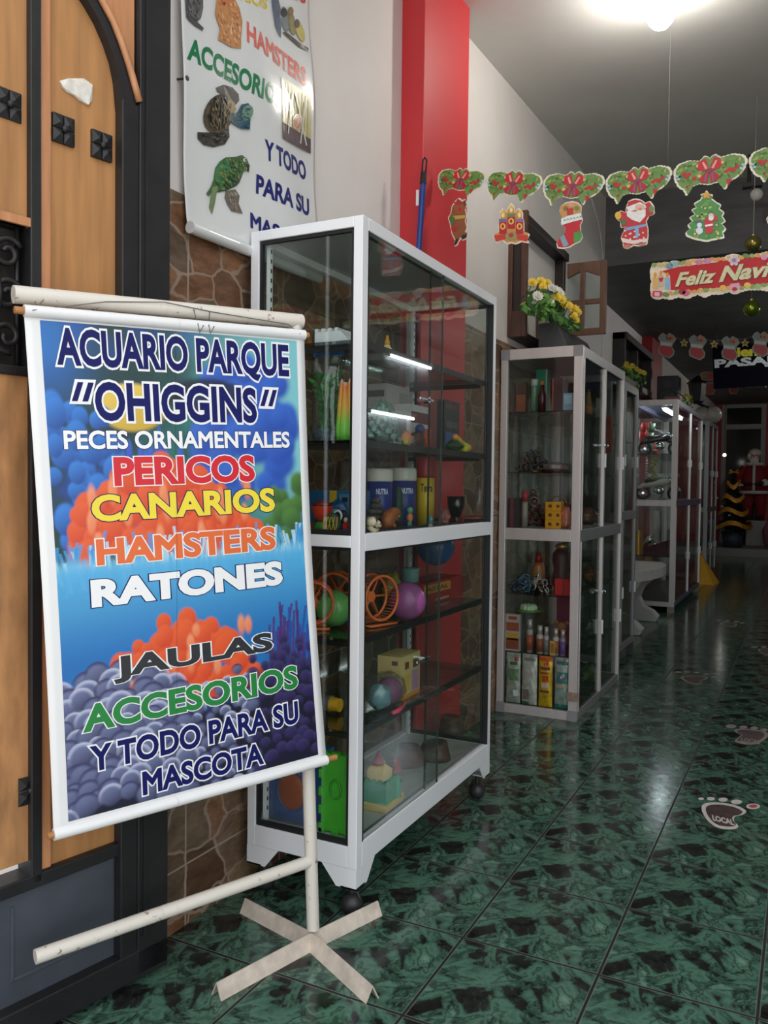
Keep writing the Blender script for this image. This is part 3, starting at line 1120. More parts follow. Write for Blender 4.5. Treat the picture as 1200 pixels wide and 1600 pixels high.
# ------------------------------------------------------------------ pet banner on the wall
PX = -1.464
poster = thing('wall_banner', 'white glossy pet shop banner with animal pictures on the wall above the slate tiles', 'banner', onx(340, 350, PX))
P_tl, P_bl, P_br, P_tr = onx(284.5, -60, PX), onx(295, 348, PX), onx(497, 430, PX), onx(486, -60, PX)


def pw(y, z, off=0.0):
    d = 0.006 * math.sin(7 * y + 2.5 * z) + 0.004 * math.sin(13 * z - 5 * y) + 0.003 * math.sin(21 * y + 9 * z)
    return Vector((PX + d + off, y, z))


def ppx(px, py, off=0.0):
    q = onx(px, py, PX)
    return pw(q.y, q.z, off)


sh = MB()
NS = 48
vs, fs = [], []
for o_ in (0.0, -0.0015):
    for j in range(NS + 1):
        for i in range(NS + 1):
            a, c_ = i / NS, j / NS
            q = (P_bl * (1 - a) + P_br * a) * (1 - c_) + (P_tl * (1 - a) + P_tr * a) * c_
            vs.append(pw(q.y, q.z, o_))
q_ = (NS + 1) ** 2
for j in range(NS):
    for i in range(NS):
        a = j * (NS + 1) + i
        fs += [(a, a + 1, a + NS + 2, a + NS + 1), (q_ + a, q_ + a + NS + 1, q_ + a + NS + 2, q_ + a + 1)]
for i in range(NS):
    fs += [(i, q_ + i, q_ + i + 1, i + 1), (q_ - NS - 1 + i, q_ - NS + i, 2 * q_ - NS + i, 2 * q_ - NS - 1 + i)]
    a = i * (NS + 1)
    fs += [(a, a + NS + 1, q_ + a + NS + 1, q_ + a), (a + NS, q_ + a + NS, q_ + a + 2 * NS + 1, a + 2 * NS + 1)]
sh.add(vs, fs, 0, True)
GLOSSV = pm('glossy_white_vinyl', (226, 227, 226), 0.16, var=0.01, spec=0.6)
sh.build('vinyl_sheet', GLOSSV, poster)
MB().cyl(P_bl + Vector((.004, 0, -.012)), P_br + Vector((.004, 0, -.012)), .016, n=16).build('bottom_roll', GLOSSV, poster)

pp_ = MB()
inkm = {}
inks = []


def ink(col):
    if col not in inkm:
        inkm[col] = len(inks)
        inks.append(pm('print_%d_%d_%d' % col, col, 0.22, var=0.12, scale=60))
    return inkm[col]


def ptext(s, bl, br, tl, col, bold=.035):
    """corner pixels of the line of letters on the poster"""
    a, b_, c_ = onx(*bl, PX), onx(*br, PX), onx(*tl, PX)
    def fn(u, v, o):
        q = a + (b_ - a) * u + (c_ - a) * v
        return pw(q.y, q.z, .0012 + o)
    lettering(pp_, s, (0, 0, 1, 1), fn, ink(col), 0, bold)


def pshape(poly, col, lay=1):
    pp_.add([ppx(x, y, .003 + .0006 * lay) for x, y in poly], [tuple(range(len(poly)))], ink(col))


def pell(cx, cy, rx, ry, col, lay=1, rot=0, n=20):
    pts = []
    for k in range(n):
        t = 2 * math.pi * k / n
        x, y = rx * math.cos(t), ry * math.sin(t)
        pts.append((cx + x * math.cos(rot) - y * math.sin(rot), cy + x * math.sin(rot) + y * math.cos(rot)))
    pshape(pts, col, lay)


def inside(p, poly):
    x, y = p
    c_ = False
    for i in range(len(poly)):
        (xa, ya), (xb, yb) = poly[i - 1], poly[i]
        if (ya > y) != (yb > y) and x < (xb - xa) * (y - ya) / (yb - ya + 1e-9) + xa:
            c_ = not c_
    return c_


def pscatter(poly, cols, n, rx, ry, lay, rot, seed):
    r_ = random.Random(seed)
    xs, ys = [p[0] for p in poly], [p[1] for p in poly]
    for k in range(n):
        x, y = r_.uniform(min(xs), max(xs)), r_.uniform(min(ys), max(ys))
        if all(inside((x + dx, y + dy), poly) for dx, dy in ((rx * .8, 0), (-rx * .8, 0), (0, rx * .8), (0, -rx * .8))):
            pell(x, y, rx * r_.uniform(.6, 1.1), ry * r_.uniform(.6, 1.1), r_.choice(cols), lay + .25 * (k % 4), rot + r_.uniform(-.3, .3), 7)


ptext('PERICOS', (384, -22), (481, 6), (384, -48), (206, 44, 56))
ptext('CANARIOS', (300, -24), (418, 16), (300, -46), (222, 196, 70))
ptext('HAMSTERS', (383, 66), (476, 137), (383, 33), (222, 112, 98))
ptext('ACCESORIOS', (293, 92), (433, 172), (296, 56), (30, 124, 78))
ptext('Y TODO', (413, 249), (480, 283), (411, 217), (34, 42, 112))
ptext('PARA SU', (401, 302), (482, 339), (402, 271), (34, 42, 112))
ptext('MASCOTA', (390, 356), (492, 404), (391, 331), (34, 42, 112))
# sea turtle
pshape([(334, 138), (346, 133), (360, 137), (370, 148), (371, 158), (364, 166), (357, 158), (350, 150), (336, 144)], (58, 50, 44), 1)
pshape([(310, 206), (326, 207), (345, 206), (355, 196), (357, 214), (350, 226), (334, 230), (320, 226), (311, 216)], (70, 66, 62), 1)
pell(340, 178, 23, 31, (84, 74, 60), 2, 0.25)
pell(343, 176, 17, 24, (56, 50, 46), 3, 0.25)
pshape([(345, 153), (362, 160), (366, 172), (352, 186), (347, 196), (358, 176), (352, 160)], (136, 108, 52), 4)
pshape([(356, 182), (368, 176), (374, 164), (384, 162), (390, 172), (388, 186), (388, 203), (374, 201), (360, 193)], (30, 84, 104), 3)
pell(383, 177, 8, 12, (110, 150, 128), 4, 0.2)
for a in range(5):
    pp_.add([ppx(333 + a * 5 - .6, 158 + a * 2, .0058), ppx(333 + a * 5 + .6, 158 + a * 2, .0058), ppx(331 + a * 5 + .6, 200 - a, .0058), ppx(331 + a * 5 - .6, 200 - a, .0058)], [(0, 1, 2, 3)], ink((104, 96, 80)))
pscatter([(320, 152), (346, 148), (360, 160), (362, 185), (350, 206), (330, 208), (320, 190)], [(70, 62, 54), (110, 96, 74), (48, 44, 42), (140, 118, 74)], 150, 4.5, 1.3, 5, 1.35, 1)
pscatter([(310, 206), (326, 207), (345, 206), (355, 196), (357, 214), (350, 226), (334, 230), (320, 226), (311, 216)], [(52, 50, 48), (96, 92, 86), (40, 40, 42)], 90, 3, 1.2, 2, .1, 2)
pscatter([(356, 182), (368, 176), (374, 164), (384, 162), (390, 172), (388, 186), (388, 203), (374, 201), (360, 193)], [(24, 66, 90), (50, 112, 120), (96, 130, 110), (20, 50, 70)], 90, 2.8, 1.3, 4.6, .4, 3)
# parrot on a stump
pshape([(352, 246), (368, 245), (378, 242), (386, 248), (390, 258), (388, 268), (382, 266), (378, 276), (374, 286), (362, 294), (350, 298), (340, 300), (333, 300), (330, 306), (326, 302), (332, 292), (336, 280), (338, 262), (344, 252)], (78, 108, 70), 1)
pshape([(344, 252), (356, 248), (360, 262), (356, 276), (346, 286), (337, 280), (338, 264)], (70, 132, 90), 2)
pshape([(360, 276), (376, 276), (370, 290), (354, 298), (342, 300)], (56, 68, 50), 2)
pshape([(384, 256), (390, 258), (389, 269), (383, 264)], (60, 60, 58), 3)
pell(382, 250, 2.6, 2.8, (236, 232, 220), 3)
pell(382.5, 250, 1.2, 1.3, (20, 20, 20), 4)
pshape([(334, 292), (342, 290), (338, 318), (334, 334), (330, 324)], (120, 138, 96), 2)
pshape([(354, 298), (368, 296), (374, 306), (372, 318), (378, 334), (362, 330), (356, 320), (352, 308)], (118, 108, 98), 1)
pscatter([(352, 246), (368, 245), (384, 250), (388, 266), (378, 276), (374, 286), (362, 294), (350, 298), (338, 296), (336, 280), (338, 262), (344, 252)], [(62, 104, 66), (98, 126, 70), (130, 138, 80), (74, 122, 84), (50, 80, 54)], 260, 3.6, 1.5, 2.6, 1.0, 4)
pscatter([(354, 298), (368, 296), (374, 306), (372, 318), (378, 334), (362, 330), (356, 320), (352, 308)], [(96, 88, 80), (150, 140, 128), (190, 182, 172)], 60, 3, 1, 2, 1.3, 5)
# dark rodent, hamster
pshape([(290, -8), (318, -8), (318, 12), (314, 28), (308, 34), (318, 44), (316, 48), (304, 40), (296, 32), (292, 26)], (84, 82, 84), 1)
pell(306, 12, 10, 18, (104, 102, 104), 2)
pshape([(340, -8), (362, -8), (372, 14), (376, 34), (374, 60), (374, 76), (360, 74), (348, 66), (340, 62), (344, 44), (337, 22)], (200, 140, 92), 1)
pshape([(352, 6), (366, 10), (368, 44), (358, 62), (350, 40)], (226, 190, 156), 2)
pell(352, 4, 9, 10, (206, 128, 84), 3)
pell(350, 6, 2, 3, (160, 50, 50), 4)
pscatter([(340, -8), (362, -8), (372, 14), (376, 34), (374, 74), (350, 66), (340, 60), (344, 44), (337, 22)], [(188, 124, 78), (214, 160, 112), (170, 106, 66), (226, 182, 140)], 200, 4, 1.3, 3.2, 1.2, 6)
pscatter([(292, -8), (318, -8), (318, 12), (314, 28), (306, 34), (292, 26)], [(70, 68, 70), (100, 98, 100), (124, 122, 122)], 110, 3.6, 1.2, 3, 1.2, 7)
# four little birds on a branch
pshape([(424, 0), (434, -4), (440, 20), (438, 60), (430, 42)], (86, 98, 118), 1)
pell(445, 30, 6, 20, (120, 126, 128), 1, -.15)
pell(443, 20, 5, 7, (40, 40, 40), 2)
pell(455, 36, 5.5, 20, (130, 122, 76), 2, -.15)
pell(453, 18, 4.5, 7, (126, 100, 64), 3)
pell(468, 48, 6.5, 18, (190, 176, 74), 2, -.3)
pell(463, 37, 4.5, 7, (70, 40, 40), 3)
pshape([(440, 50), (446, 50), (470, 70), (481, 75), (481, 80), (466, 74)], (66, 58, 48), 3)
# cage with exercise wheel
pshape([(436, 121), (483, 152), (485, 240), (437, 217)], (196, 182, 122), 1)
pshape([(436, 192), (484, 218), (485, 240), (437, 217)], (96, 76, 84), 2)
for k in range(9):
    pp_.add([ppx(438 + k * 5, 128 + k * 3.2, .0050), ppx(438.8 + k * 5, 128 + k * 3.2, .0050), ppx(438.8 + k * 5, 206 + k * 2.2, .0050), ppx(438 + k * 5, 206 + k * 2.2, .0050)], [(0, 1, 2, 3)], ink((150, 148, 112)))
pell(462, 192, 9, 13, (208, 172, 140), 4)
pell(462, 192, 6, 9, (188, 142, 112), 5)
for (x0, y0, x1, y1) in [(452, 146, 444, 210), (456, 146, 476, 228), (472, 160, 466, 226)]:
    pp_.add([ppx(x0, y0, .0070), ppx(x0 + 2, y0, .0070), ppx(x1 + 2, y1, .0070), ppx(x1, y1, .0070)], [(0, 1, 2, 3)], ink((206, 206, 196)))
pp_.build('print', inks, poster)

# ------------------------------------------------------------------ display cabinets
CGLASS = glass_mat('clear_glass', (249, 252, 250), 0.035)
SMOKE = glass_mat('tinted_glass', (232, 236, 232), 0.05)
SHELFG = glass_mat('shelf_glass', (196, 206, 200), 0.06)
ALU = pm('brushed_aluminium', (212, 206, 203), 0.38, metal=0.35, var=0.05, scale=30, stretch=(1, 1, .05))
ALU_D = pm('dull_aluminium', (150, 151, 152), 0.42, metal=0.4, var=0.05, scale=30, stretch=(1, 1, .05))
ALU_B = pm('bluish_anodised_metal', (96, 100, 124), 0.35, metal=0.5, var=0.05)
CORNER = pm('grey_corner_block', (146, 144, 146), 0.55)
CHROME = pm('chrome', (214, 216, 218), 0.12, metal=1.0, var=0.02)
INNER = pm('white_inner_panel', (196, 200, 204), 0.5, var=0.03)
BOARD = pm('pale_grey_board', (176, 186, 180), 0.4, var=0.04)
DBOARD = pm('dark_brown_board', (62, 56, 52), 0.35, var=0.1)


def pane(t, name, lo, hi, mat):
    return MB().box(lo, hi).build(name, mat, t)


# --- cabinet 1, white steel on feet and casters
C1 = dict(x0=-1.084, y0=1.974, W=.368, L=1.07, z0=.09, z1=1.931)
x0, y0, xb, y1 = C1['x0'], C1['y0'], C1['x0'] - C1['W'], C1['y0'] + C1['L']
cab1 = thing('display_cabinet', 'white steel glass-fronted display cabinet on casters, full of pet supplies, right behind the banner', 'cabinet', (x0 - .18, y0 + .53, 0))
f = MB()
pw_, pf = .028, .033
for yy, wy in ((y0, pf), (y1 - .03, .03)):
    f.box((x0 - pw_, yy, .146), (x0, yy + wy, 1.931))
    f.box((xb, yy, .146), (xb + pw_, yy + wy, 1.931))
f.box((xb + pw_, y0, 1.902), (x0 - pw_, y0 + pf, 1.931)).box((xb + pw_, y1 - .03, 1.902), (x0 - pw_, y1, 1.931))
f.box((x0 - pw_, y0 + pf, 1.897), (x0, y1 - .03, 1.931)).box((xb, y0 + pf, 1.897), (xb + pw_, y1 - .03, 1.931))
f.box((xb + pw_, y0, 1.033), (x0 - pw_, y0 + pf, 1.066)).box((xb + pw_, y1 - .03, 1.033), (x0 - pw_, y1, 1.066))
f.box((x0 - pw_, y0 + pf, 1.023), (x0, y1 - .03, 1.072)).box((xb, y0 + pf, 1.023), (xb + pw_, y1 - .03, 1.072))
f.box((xb + pw_, y0, .146), (x0 - pw_, y0 + pf, .206)).box((xb + pw_, y1 - .03, .146), (x0 - pw_, y1, .206))
f.box((x0 - pw_, y0 + pf, .146), (x0, y1 - .03, .214)).box((xb, y0 + pf, .146), (xb + pw_, y1 - .03, .214))
f.build('frame', WHITE, cab1, bevel=.002)
MB().box((xb + .004, y0 + .004, 1.918), (x0 - .004, y1 - .004, 1.928)).build('top_panel', INNER, cab1)
MB().box((xb + .03, y0 + .034, .196), (x0 - .03, y1 - .031, .209)).build('bottom_board', BOARD, cab1)
MB().box((xb + .03, y0 + .034, 1.05), (x0 - .03, y1 - .031, 1.068)).build('middle_board', DBOARD, cab1)
# feet: folded sheet corners
def foot(t, cx, cy, sx, sy, mat, zt=.146, zb=.09, w=.13, wb=.075):
    m_ = MB()
    th = .004
    px = [(0, zb), (wb * .85, zb), (w * .85, zt), (0, zt)]
    for axis in (0, 1):
        vv_ = []
        for o_ in (0, th):
            for a, z in px:
                if axis == 0:
                    vv_.append((cx - sx * a, cy + sy * o_, z))
                else:
                    vv_.append((cx - sx * o_, cy + sy * max(a, th), z))
        m_.add(vv_, [(0, 1, 2, 3), (7, 6, 5, 4), (0, 4, 5, 1), (1, 5, 6, 2), (2, 6, 7, 3), (3, 7, 4, 0)])
    m_.box((min(cx, cx - sx * .05), min(cy, cy + sy * .05), zb), (max(cx, cx - sx * .05), max(cy, cy + sy * .05), zb + .004))
    return m_.build('foot', mat, t)


def caster(t, x, y, zt=.09, r=.031):
    m_ = MB().sph((x, y, r), (r, r, r), 18, 12)
    m_.cyl((x, y, r), (x, y, zt), .008, n=10)
    m_.tube([(x - r * .95, y, r * 1.3), (x - r * .6, y, r * 2.1), (x + r * .6, y, r * 2.1), (x + r * .95, y, r * 1.3)], .004, 6)
    return m_.build('caster', pm('dark_grey_caster', (48, 47, 48), 0.45), t)


for cx, sx in ((x0, 1), (xb, -1)):
    for cy, sy in ((y0, 1), (y1, -1)):
        foot(cab1, cx, cy, sx, sy, WHITE)
        caster(cab1, cx - sx * .035, cy + sy * .04)
# rubber-framed glass, both ends
for yy in (y0 + .006, y1 - .012):
    for za, zb in ((1.066, 1.902), (.206, 1.033)):
        g_ = MB()
        xa, xc = xb + pw_, x0 - pw_
        b_ = .0095
        g_.box((xa, yy, za), (xa + b_, yy + .012, zb)).box((xc - b_, yy, za), (xc, yy + .012, zb))
        g_.box((xa + b_, yy, za), (xc - b_, yy + .012, za + b_ * 1.5)).box((xa + b_, yy, zb - b_), (xc - b_, yy + .012, zb))
        g_.build('rubber_seal', BLACKRUB, cab1)
        pane(cab1, 'end_pane', (xa + b_ * .5, yy + .004, za + .004), (xc - b_ * .5, yy + .008, zb - .004), CGLASS)
# back panes
for za, zb in ((1.072, 1.897), (.214, 1.023)):
    pane(cab1, 'back_pane', (xb + .008, y0 + pf, za), (xb + .012, y1 - .03, zb), CGLASS)
# sliding glass doors with little locks
for za, zb, hz in ((1.072, 1.897, 1.476), (.214, 1.023, .656)):
    d1 = pane(cab1, 'sliding_door', (x0 - .009, y0 + pf, za), (x0 - .004, y0 + .565, zb), CGLASS)
    d2 = pane(cab1, 'sliding_door', (x0 - .020, y0 + .49, za), (x0 - .015, y1 - .03, zb), CGLASS)
    e_ = MB().box((x0 - .0095, y0 + .5645, za), (x0 - .0035, y0 + .566, zb))
    e_.build('polished_edge', pm('green_glass_edge', (48, 62, 56), 0.3), d1)
    e_ = MB().box((x0 - .0205, y0 + .488, za), (x0 - .0145, y0 + .491, zb))
    e_.build('polished_edge', pm('dark_glass_edge', (40, 52, 48), 0.2), d2)
    k = MB().cyl((x0 - .004, y0 + .425, hz), (x0 + .012, y0 + .425, hz), .011, n=16).box((x0 + .006, y0 + .36, hz - .004), (x0 + .012, y0 + .46, hz + .004))
    k.build('lock', CHROME, d1, bevel=.0015)
    tr_ = MB().box((x0 - .024, y0 + pf, za), (x0 - .0, y0 + pf + .006, zb)).box((x0 - .024, y1 - .036, za), (x0, y1 - .03, zb)).box((x0 - .024, y0 + pf, zb - .008), (x0 - .0225, y1 - .03, zb)).box((x0 - .024, y0 + pf, za), (x0 - .0225, y1 - .03, za + .008))
    tr_.build('door_track', BLACKRUB, cab1)
# slotted shelf standards and shelves
for yy in (y0 + .036, y1 - .05):
    for xx in (xb + .03,):
        s_ = MB().box((xx, yy, .21), (xx + .012, yy + .014, 1.9))
        for k in range(60):
            z = .24 + k * .0277
            s_.box((xx + .0115, yy + .004, z), (xx + .0125, yy + .010, z + .012), 1)
        s_.build('slotted_standard', [WHITE, BLACKRUB], cab1)
for zs in (1.606, 1.33, .775, .515):
    sh = MB().box((xb + .03, y0 + .036, zs - .008), (x0 - .032, y1 - .04, zs))
    so = sh.build('glass_shelf', SHELFG, cab1)
    e_ = MB().box((x0 - .034, y0 + .034, zs - .018), (x0 - .026, y1 - .036, zs + .002))
    e_.build('edge_strip', pm('black_shelf_strip', (30, 32, 32), 0.35), so)
    for yy in (y0 + .05, y1 - .06):
        MB().box((xb + .03, yy, zs - .026), (x0 - .04, yy + .004, zs - .009)).build('bracket', BLACKRUB, so)


# --- aluminium cabinets
def alu_cabinet(name, label, x0, y0, W, L, z0, z1, rails, shelves, mat, pw_s, glass, group=None, nd=2, doors=True, corner=True, railh=.062, top=None, frontmat=None, backglass=True, pwf=None):
    xb, y1 = x0 - W, y0 + L
    t = thing(name, label, 'cabinet', (x0 - W / 2, y0 + L / 2, z0), group)
    pwf = pwf or pw_s
    for yy in (y0, y1 - .03):
        f = MB()
        f.box((x0 - pw_s, yy, z0), (x0, yy + .03, z1)).box((xb, yy, z0), (xb + pw_s * .8, yy + .03, z1))
        for z in [z0, z1 - .056] + [r - railh / 2 for r in rails]:
            h = .046 if z == z0 else (.056 if z == z1 - .056 else railh)
            f.box((xb + pw_s * .8, yy + .001, z), (x0 - pw_s, yy + .029, z + h))
        f.build('end_frame', mat, t, bevel=.002)
    fm = frontmat or mat
    for z in [z0, z1 - .056] + [r - railh / 2 for r in rails]:
        h = .046 if z == z0 else (.056 if z == z1 - .056 else railh)
        for xa_, xc_ in ((x0 - .03, x0 - .001), (xb, xb + .03)):
            MB().box((xa_, y0 + .03, z), (xc_, y1 - .03, z + h)).build('long_rail', fm, t, bevel=.002)
    MB().box((xb + .01, y0 + .01, z1 - .012), (x0 - .01, y1 - .01, z1 - .002)).build('top_panel', top or INNER, t)
    MB().box((xb + .02, y0 + .03, z0 + .034), (x0 - .02, y1 - .03, z0 + .046)).build('bottom_board', DBOARD, t)
    if corner:
        for zz in (z0 - .0, z1 - .055):
            for xx in (x0 - .049, xb - .001):
                MB().box((xx, y0 - .002, zz), (xx + .05, y0 + .0, zz + .055)).build('corner_block', CORNER, t)
    levels = [z0 + .046] + rails + [z1 - .056]
    for k in range(len(levels) - 1):
        za = levels[k] + (railh / 2 if k else 0)
        zb = levels[k + 1] - (railh / 2 if k < len(rails) else 0)
        for yy in (y0 + .013, y1 - .017):
            pane(t, 'end_pane', (xb + pw_s * .8, yy, za), (x0 - pw_s, yy + .004, zb), glass)
        if backglass:
            pane(t, 'back_pane', (xb + .008, y0 + .03, za), (xb + .012, y1 - .03, zb), glass)
        if doors:
            wd = (L - .06) / nd
            for j in range(nd):
                ya, yb = y0 + .03 + wd * j, y0 + .03 + wd * (j + 1)
                d = pane(t, 'glass_door', (x0 - .012, ya, za), (x0 - .007, yb, zb), glass)
                for yc in (ya, yb - .016):
                    MB().box((x0 - .014, yc, za), (x0 + .003, yc + .016, zb)).build('door_stile', mat, d, bevel=.001)
                zm = za + (zb - za) * .42
                MB().box((x0 + .003, yb - .02, zm - .04), (x0 + .014, yb - .004, zm + .04)).build('pull', WHITE, d, bevel=.003)
    for zs in shelves:
        MB().box((xb + .02, y0 + .03, zs - .007), (x0 - .03, y1 - .03, zs)).build('glass_shelf', SHELFG, t)
    return t


cab2 = alu_cabinet('display_cabinet', 'tall aluminium glass cabinet second in the row, crammed with trinkets and small boxes', -1.0447, 4.2433, .436, 1.077, 0, 1.937,
                   [.96], [1.61, 1.29, .641, .329], ALU, .045, CGLASS, frontmat=ALU_D)
MB().cyl((-1.045, 4.78, 1.45), (-1.02, 4.78, 1.45), .011, n=14).box((-1.03, 4.70, 1.444), (-1.022, 4.80, 1.456)).cyl((-1.045, 4.78, .62), (-1.02, 4.78, .62), .011, n=14).box((-1.03, 4.70, .614), (-1.022, 4.80, .626)).build('lock', CHROME, cab2, bevel=.001)
# strip of tape on the near post
q0, q1 = ony(886, 1084, 4.243), ony(904, 1094, 4.243)
MB().box((q0.x, 4.238, q1.z - .01), (q1.x, 4.2405, q0.z + .01)).build('tape_patch', pm('brown_tape', (150, 128, 112), 0.4, var=.2, scale=60), cab2)
cab3 = alu_cabinet('display_cabinet', 'slim dark-framed glass cabinet squeezed between the trinket cabinet and the white bench', -1.15, 5.42, .33, .96, .07, 1.95,
                   [1.02], [1.55, .6], ALU_D, .03, SMOKE, nd=2, corner=False)
for yy in (5.45, 6.3):
    for xx in (-1.17, -1.46):
        MB().box((xx - .02, yy, 0), (xx + .02, yy + .05, .07)).build('foot', GREYM, cab3)
cab4 = alu_cabinet('display_cabinet', 'pale aluminium glass cabinet with a lit top shelf holding model motorcycles, beyond the bench', -1.1545, 8.4787, .4215, 2.09, .06, 2.088,
                   [1.075], [1.56, .55], ALU, .05, CGLASS, nd=2, corner=False, frontmat=ALU_B, top=ALU_B)
for yy in (8.5, 10.48):
    for xx in (-1.19, -1.53):
        MB().box((xx - .03, yy, 0), (xx + .03, yy + .06, .06)).build('foot', pm('tan_foot', (150, 138, 124), 0.6), cab4)
lt = thing('fluorescent_lamp', 'lit tube under the top of the motorcycle cabinet', 'lamp', (-1.36, 9.4, 2.0), 'fluorescent tubes')
MB().cyl((-1.3, 8.6, 2.0), (-1.3, 9.8, 2.0), .013, n=12).build('tube', emit_mat('cab_tube_glow', (235, 244, 255), 30), lt)
MB().box((-1.33, 8.58, 2.015), (-1.27, 9.82, 2.035)).build('batten', WHITE, lt)
cab5 = alu_cabinet('display_cabinet', 'dim grey glass showcase furthest along the left side, beside the yellow floor wedge', -1.2, 11.7, .5, 1.2, .05, 2.13,
                   [.95], [1.5], ALU_D, .05, SMOKE, nd=2, corner=False, frontmat=GREYM, top=GREYM)

# ------------------------------------------------------------------ goods on the shelves
_cache = {}


def col(c, rough=0.45, **k):
    key = 'colour_%d_%d_%d_%d' % (c[0], c[1], c[2], int(rough * 100))
    return pm(key, c, rough, var=k.pop('var', 0.08), scale=k.pop('scale', 25), **k)


CELLO = glass_mat('clear_cellophane', (240, 242, 242), 0.10, 0.12, haze=.05)
FROST = glass_mat('cloudy_plastic', (214, 220, 214), 0.08, 0.2, haze=.2)


def carton(name, label, cat, x1, x2, ytop, X, zs, depth, c, panels=(), side=(), group=None, y0px=None, text=()):
    """carton on a shelf: front (towards the passage) spans pixels x1..x2 at plane X; panels = (u0, v0, u1, v1, colour)"""
    ym = ytop + 20
    Y0, Y1 = onx(x1, ym, X).y, onx(x2, ym, X).y
    zt = onx((x1 + x2) / 2, ytop, X).z
    H = zt - zs
    mb = MB().box((X - depth, Y0, zs), (X, Y1, zt))
    mats = [col(c)]
    for u0, v0, u1, v1, pc in panels:
        mb.box((X, Y0 + (Y1 - Y0) * u0, zs + H * v0), (X + .0006, Y0 + (Y1 - Y0) * u1, zs + H * v1), len(mats))
        mats.append(col(pc))
    for u0, v0, u1, v1, pc in side:
        mb.box((X - depth * (1 - u0), Y0 - .0006, zs + H * v0), (X - depth * (1 - u1), Y0, zs + H * v1), len(mats))
        mats.append(col(pc))
    for s_, r_, tcol in text:
        lettering(mb, s_, r_, lambda u, v, o: Vector((X + .0011, Y0 + (Y1 - Y0) * u, zs + H * v)), len(mats), 0, .03)
        mats.append(col(tcol))
    o = mb.build(name, mats)
    return tag(o, label, cat, group)


def at_shelf(px, py, X, zs):
    """point on the shelf below the pixel, at the depth X inside the cabinet"""
    q = onx(px, py, X)
    return Vector((X, q.y, zs)), mpp(q)


def rocky(d, s=1.0, a=.18, f=4.0):
    return 1 + a * (math.sin(f * d.x + 1.3 * s) * math.sin(f * 1.3 * d.y + s) + math.sin(f * 1.7 * d.z + 2 * s) * .6 + .5 * math.sin(f * 2.9 * d.x - f * 2.1 * d.y + s))


def lump(name, label, cat, px, py, X, zs, wpx, hpx, c, seed=1.0, a=.16, f=4.0, ry=None, rough=.6, group=None, extra=None, mat=None):
    P, s = at_shelf(px, py, X, zs)
    rx, rz = wpx * s / 2, hpx * s / 2
    r_ = ry or rx
    mb = MB().sph((P.x, P.y, zs + rz * (1.0 - a * .3)), (r_, rx, rz), 26, 16, fn=lambda d: rocky(d, seed, a, f))
    lo = min(v.z for v in mb.v)
    mb.v = [Vector((v.x, v.y, v.z - lo + zs)) for v in mb.v]
    mats = [mat or pm('lump_%d_%d_%d' % c, c, rough, var=.3, scale=30, bump=.3)]
    if extra:
        extra(mb, P, s, mats)
    return tag(mb.build(name, mats), label, cat, group)


def jar(name, label, cat, px, py, X, zs, wpx, prof, mats, group=None, n=26, text=None):
    """prof = [(r fraction, height px, material index)], px wide wpx"""
    P, s = at_shelf(px, py, X, zs)
    R = wpx * s / 2
    t = thing(name, label, cat, P, group)
    parts = {}
    for r, h, mi in prof:
        parts.setdefault(mi, []).append((r * R, h * s))
    names = []
    for mi, pr in parts.items():
        nm, mt = mats[mi]
        if pr[0][0] > 1e-6: pr = [(0, pr[0][1])] + pr
        if pr[-1][0] > 1e-6: pr = pr + [(0, pr[-1][1])]
        ob = MB().lathe(pr, P, n)
        if text and text[0] == nm:
            _, word, z0, z1, ang, tc_, spread = text
            ml = len(names)
            a0 = ang

            def fn(u, v, o, R=R, P=P):
                q = a0 + (u - .5) * spread
                return Vector((P.x + (R * 1.012) * math.cos(q), P.y + (R * 1.012) * math.sin(q), P.z + (z0 + (z1 - z0) * v) * s))
            lettering(ob, word, (0, 0, 1, 1), fn, 1, 0, .03)
            ob.build(nm, [mt, tc_], t)
        else:
            ob.build(nm, mt, t)
        names.append(nm)
    return t


def plant(mb, P, h, w_, n, seed, m=0, leaf=.02):
    r_ = random.Random(seed)
    for k in range(n):
        a = r_.uniform(0, 6.28)
        tx, ty = r_.uniform(-w_, w_), r_.uniform(-w_, w_)
        z0 = r_.uniform(.05, .9) * h
        c = Vector((P.x + tx * z0 / h, P.y + ty * z0 / h, P.z + z0))
        d = Vector((math.cos(a), math.sin(a), r_.uniform(.3, 1.4))).normalized()
        e = d.orthogonal().normalized() * leaf * .3
        l = leaf * r_.uniform(.7, 1.5)
        mb.add([c - e * .4, c + d * l * .5 + e, c + d * l, c + d * l * .5 - e], [(0, 1, 2, 3)], m)


S1, S2, S3, S4, S5, S6 = 1.606, 1.33, 1.068, .775, .515, .209

# ---- top shelf
P, s = at_shelf(523, 527, -1.24, S1)
mb = MB().box((P.x - .05, P.y - .03, S1), (P.x + .035, P.y + .05, S1 + .04))
mb.add([(P.x + .035, P.y - .03, S1), (P.x + .075, P.y - .03, S1), (P.x + .035, P.y - .03, S1 + .04), (P.x + .035, P.y + .05, S1), (P.x + .075, P.y + .05, S1), (P.x + .035, P.y + .05, S1 + .04)],
       [(0, 1, 2), (5, 4, 3), (1, 4, 5, 2), (0, 3, 4, 1)])
for k in range(4):
    mb.box((P.x - .05 + k * .022, P.y - .03, S1 + .04), (P.x - .05 + k * .022 + .011, P.y + .05, S1 + .05))
tag(mb.build('castle_block', col((226, 228, 232), .4), bevel=.001), 'white toy castle block on the top shelf of the white cabinet', 'toy')
lump('orange_figurine', 'small orange figurine at the back of the top shelf beside the white castle block', 'figurine', 484, 515, -1.38, S1, 11, 17, (176, 104, 34), 2.0, .3, 6)
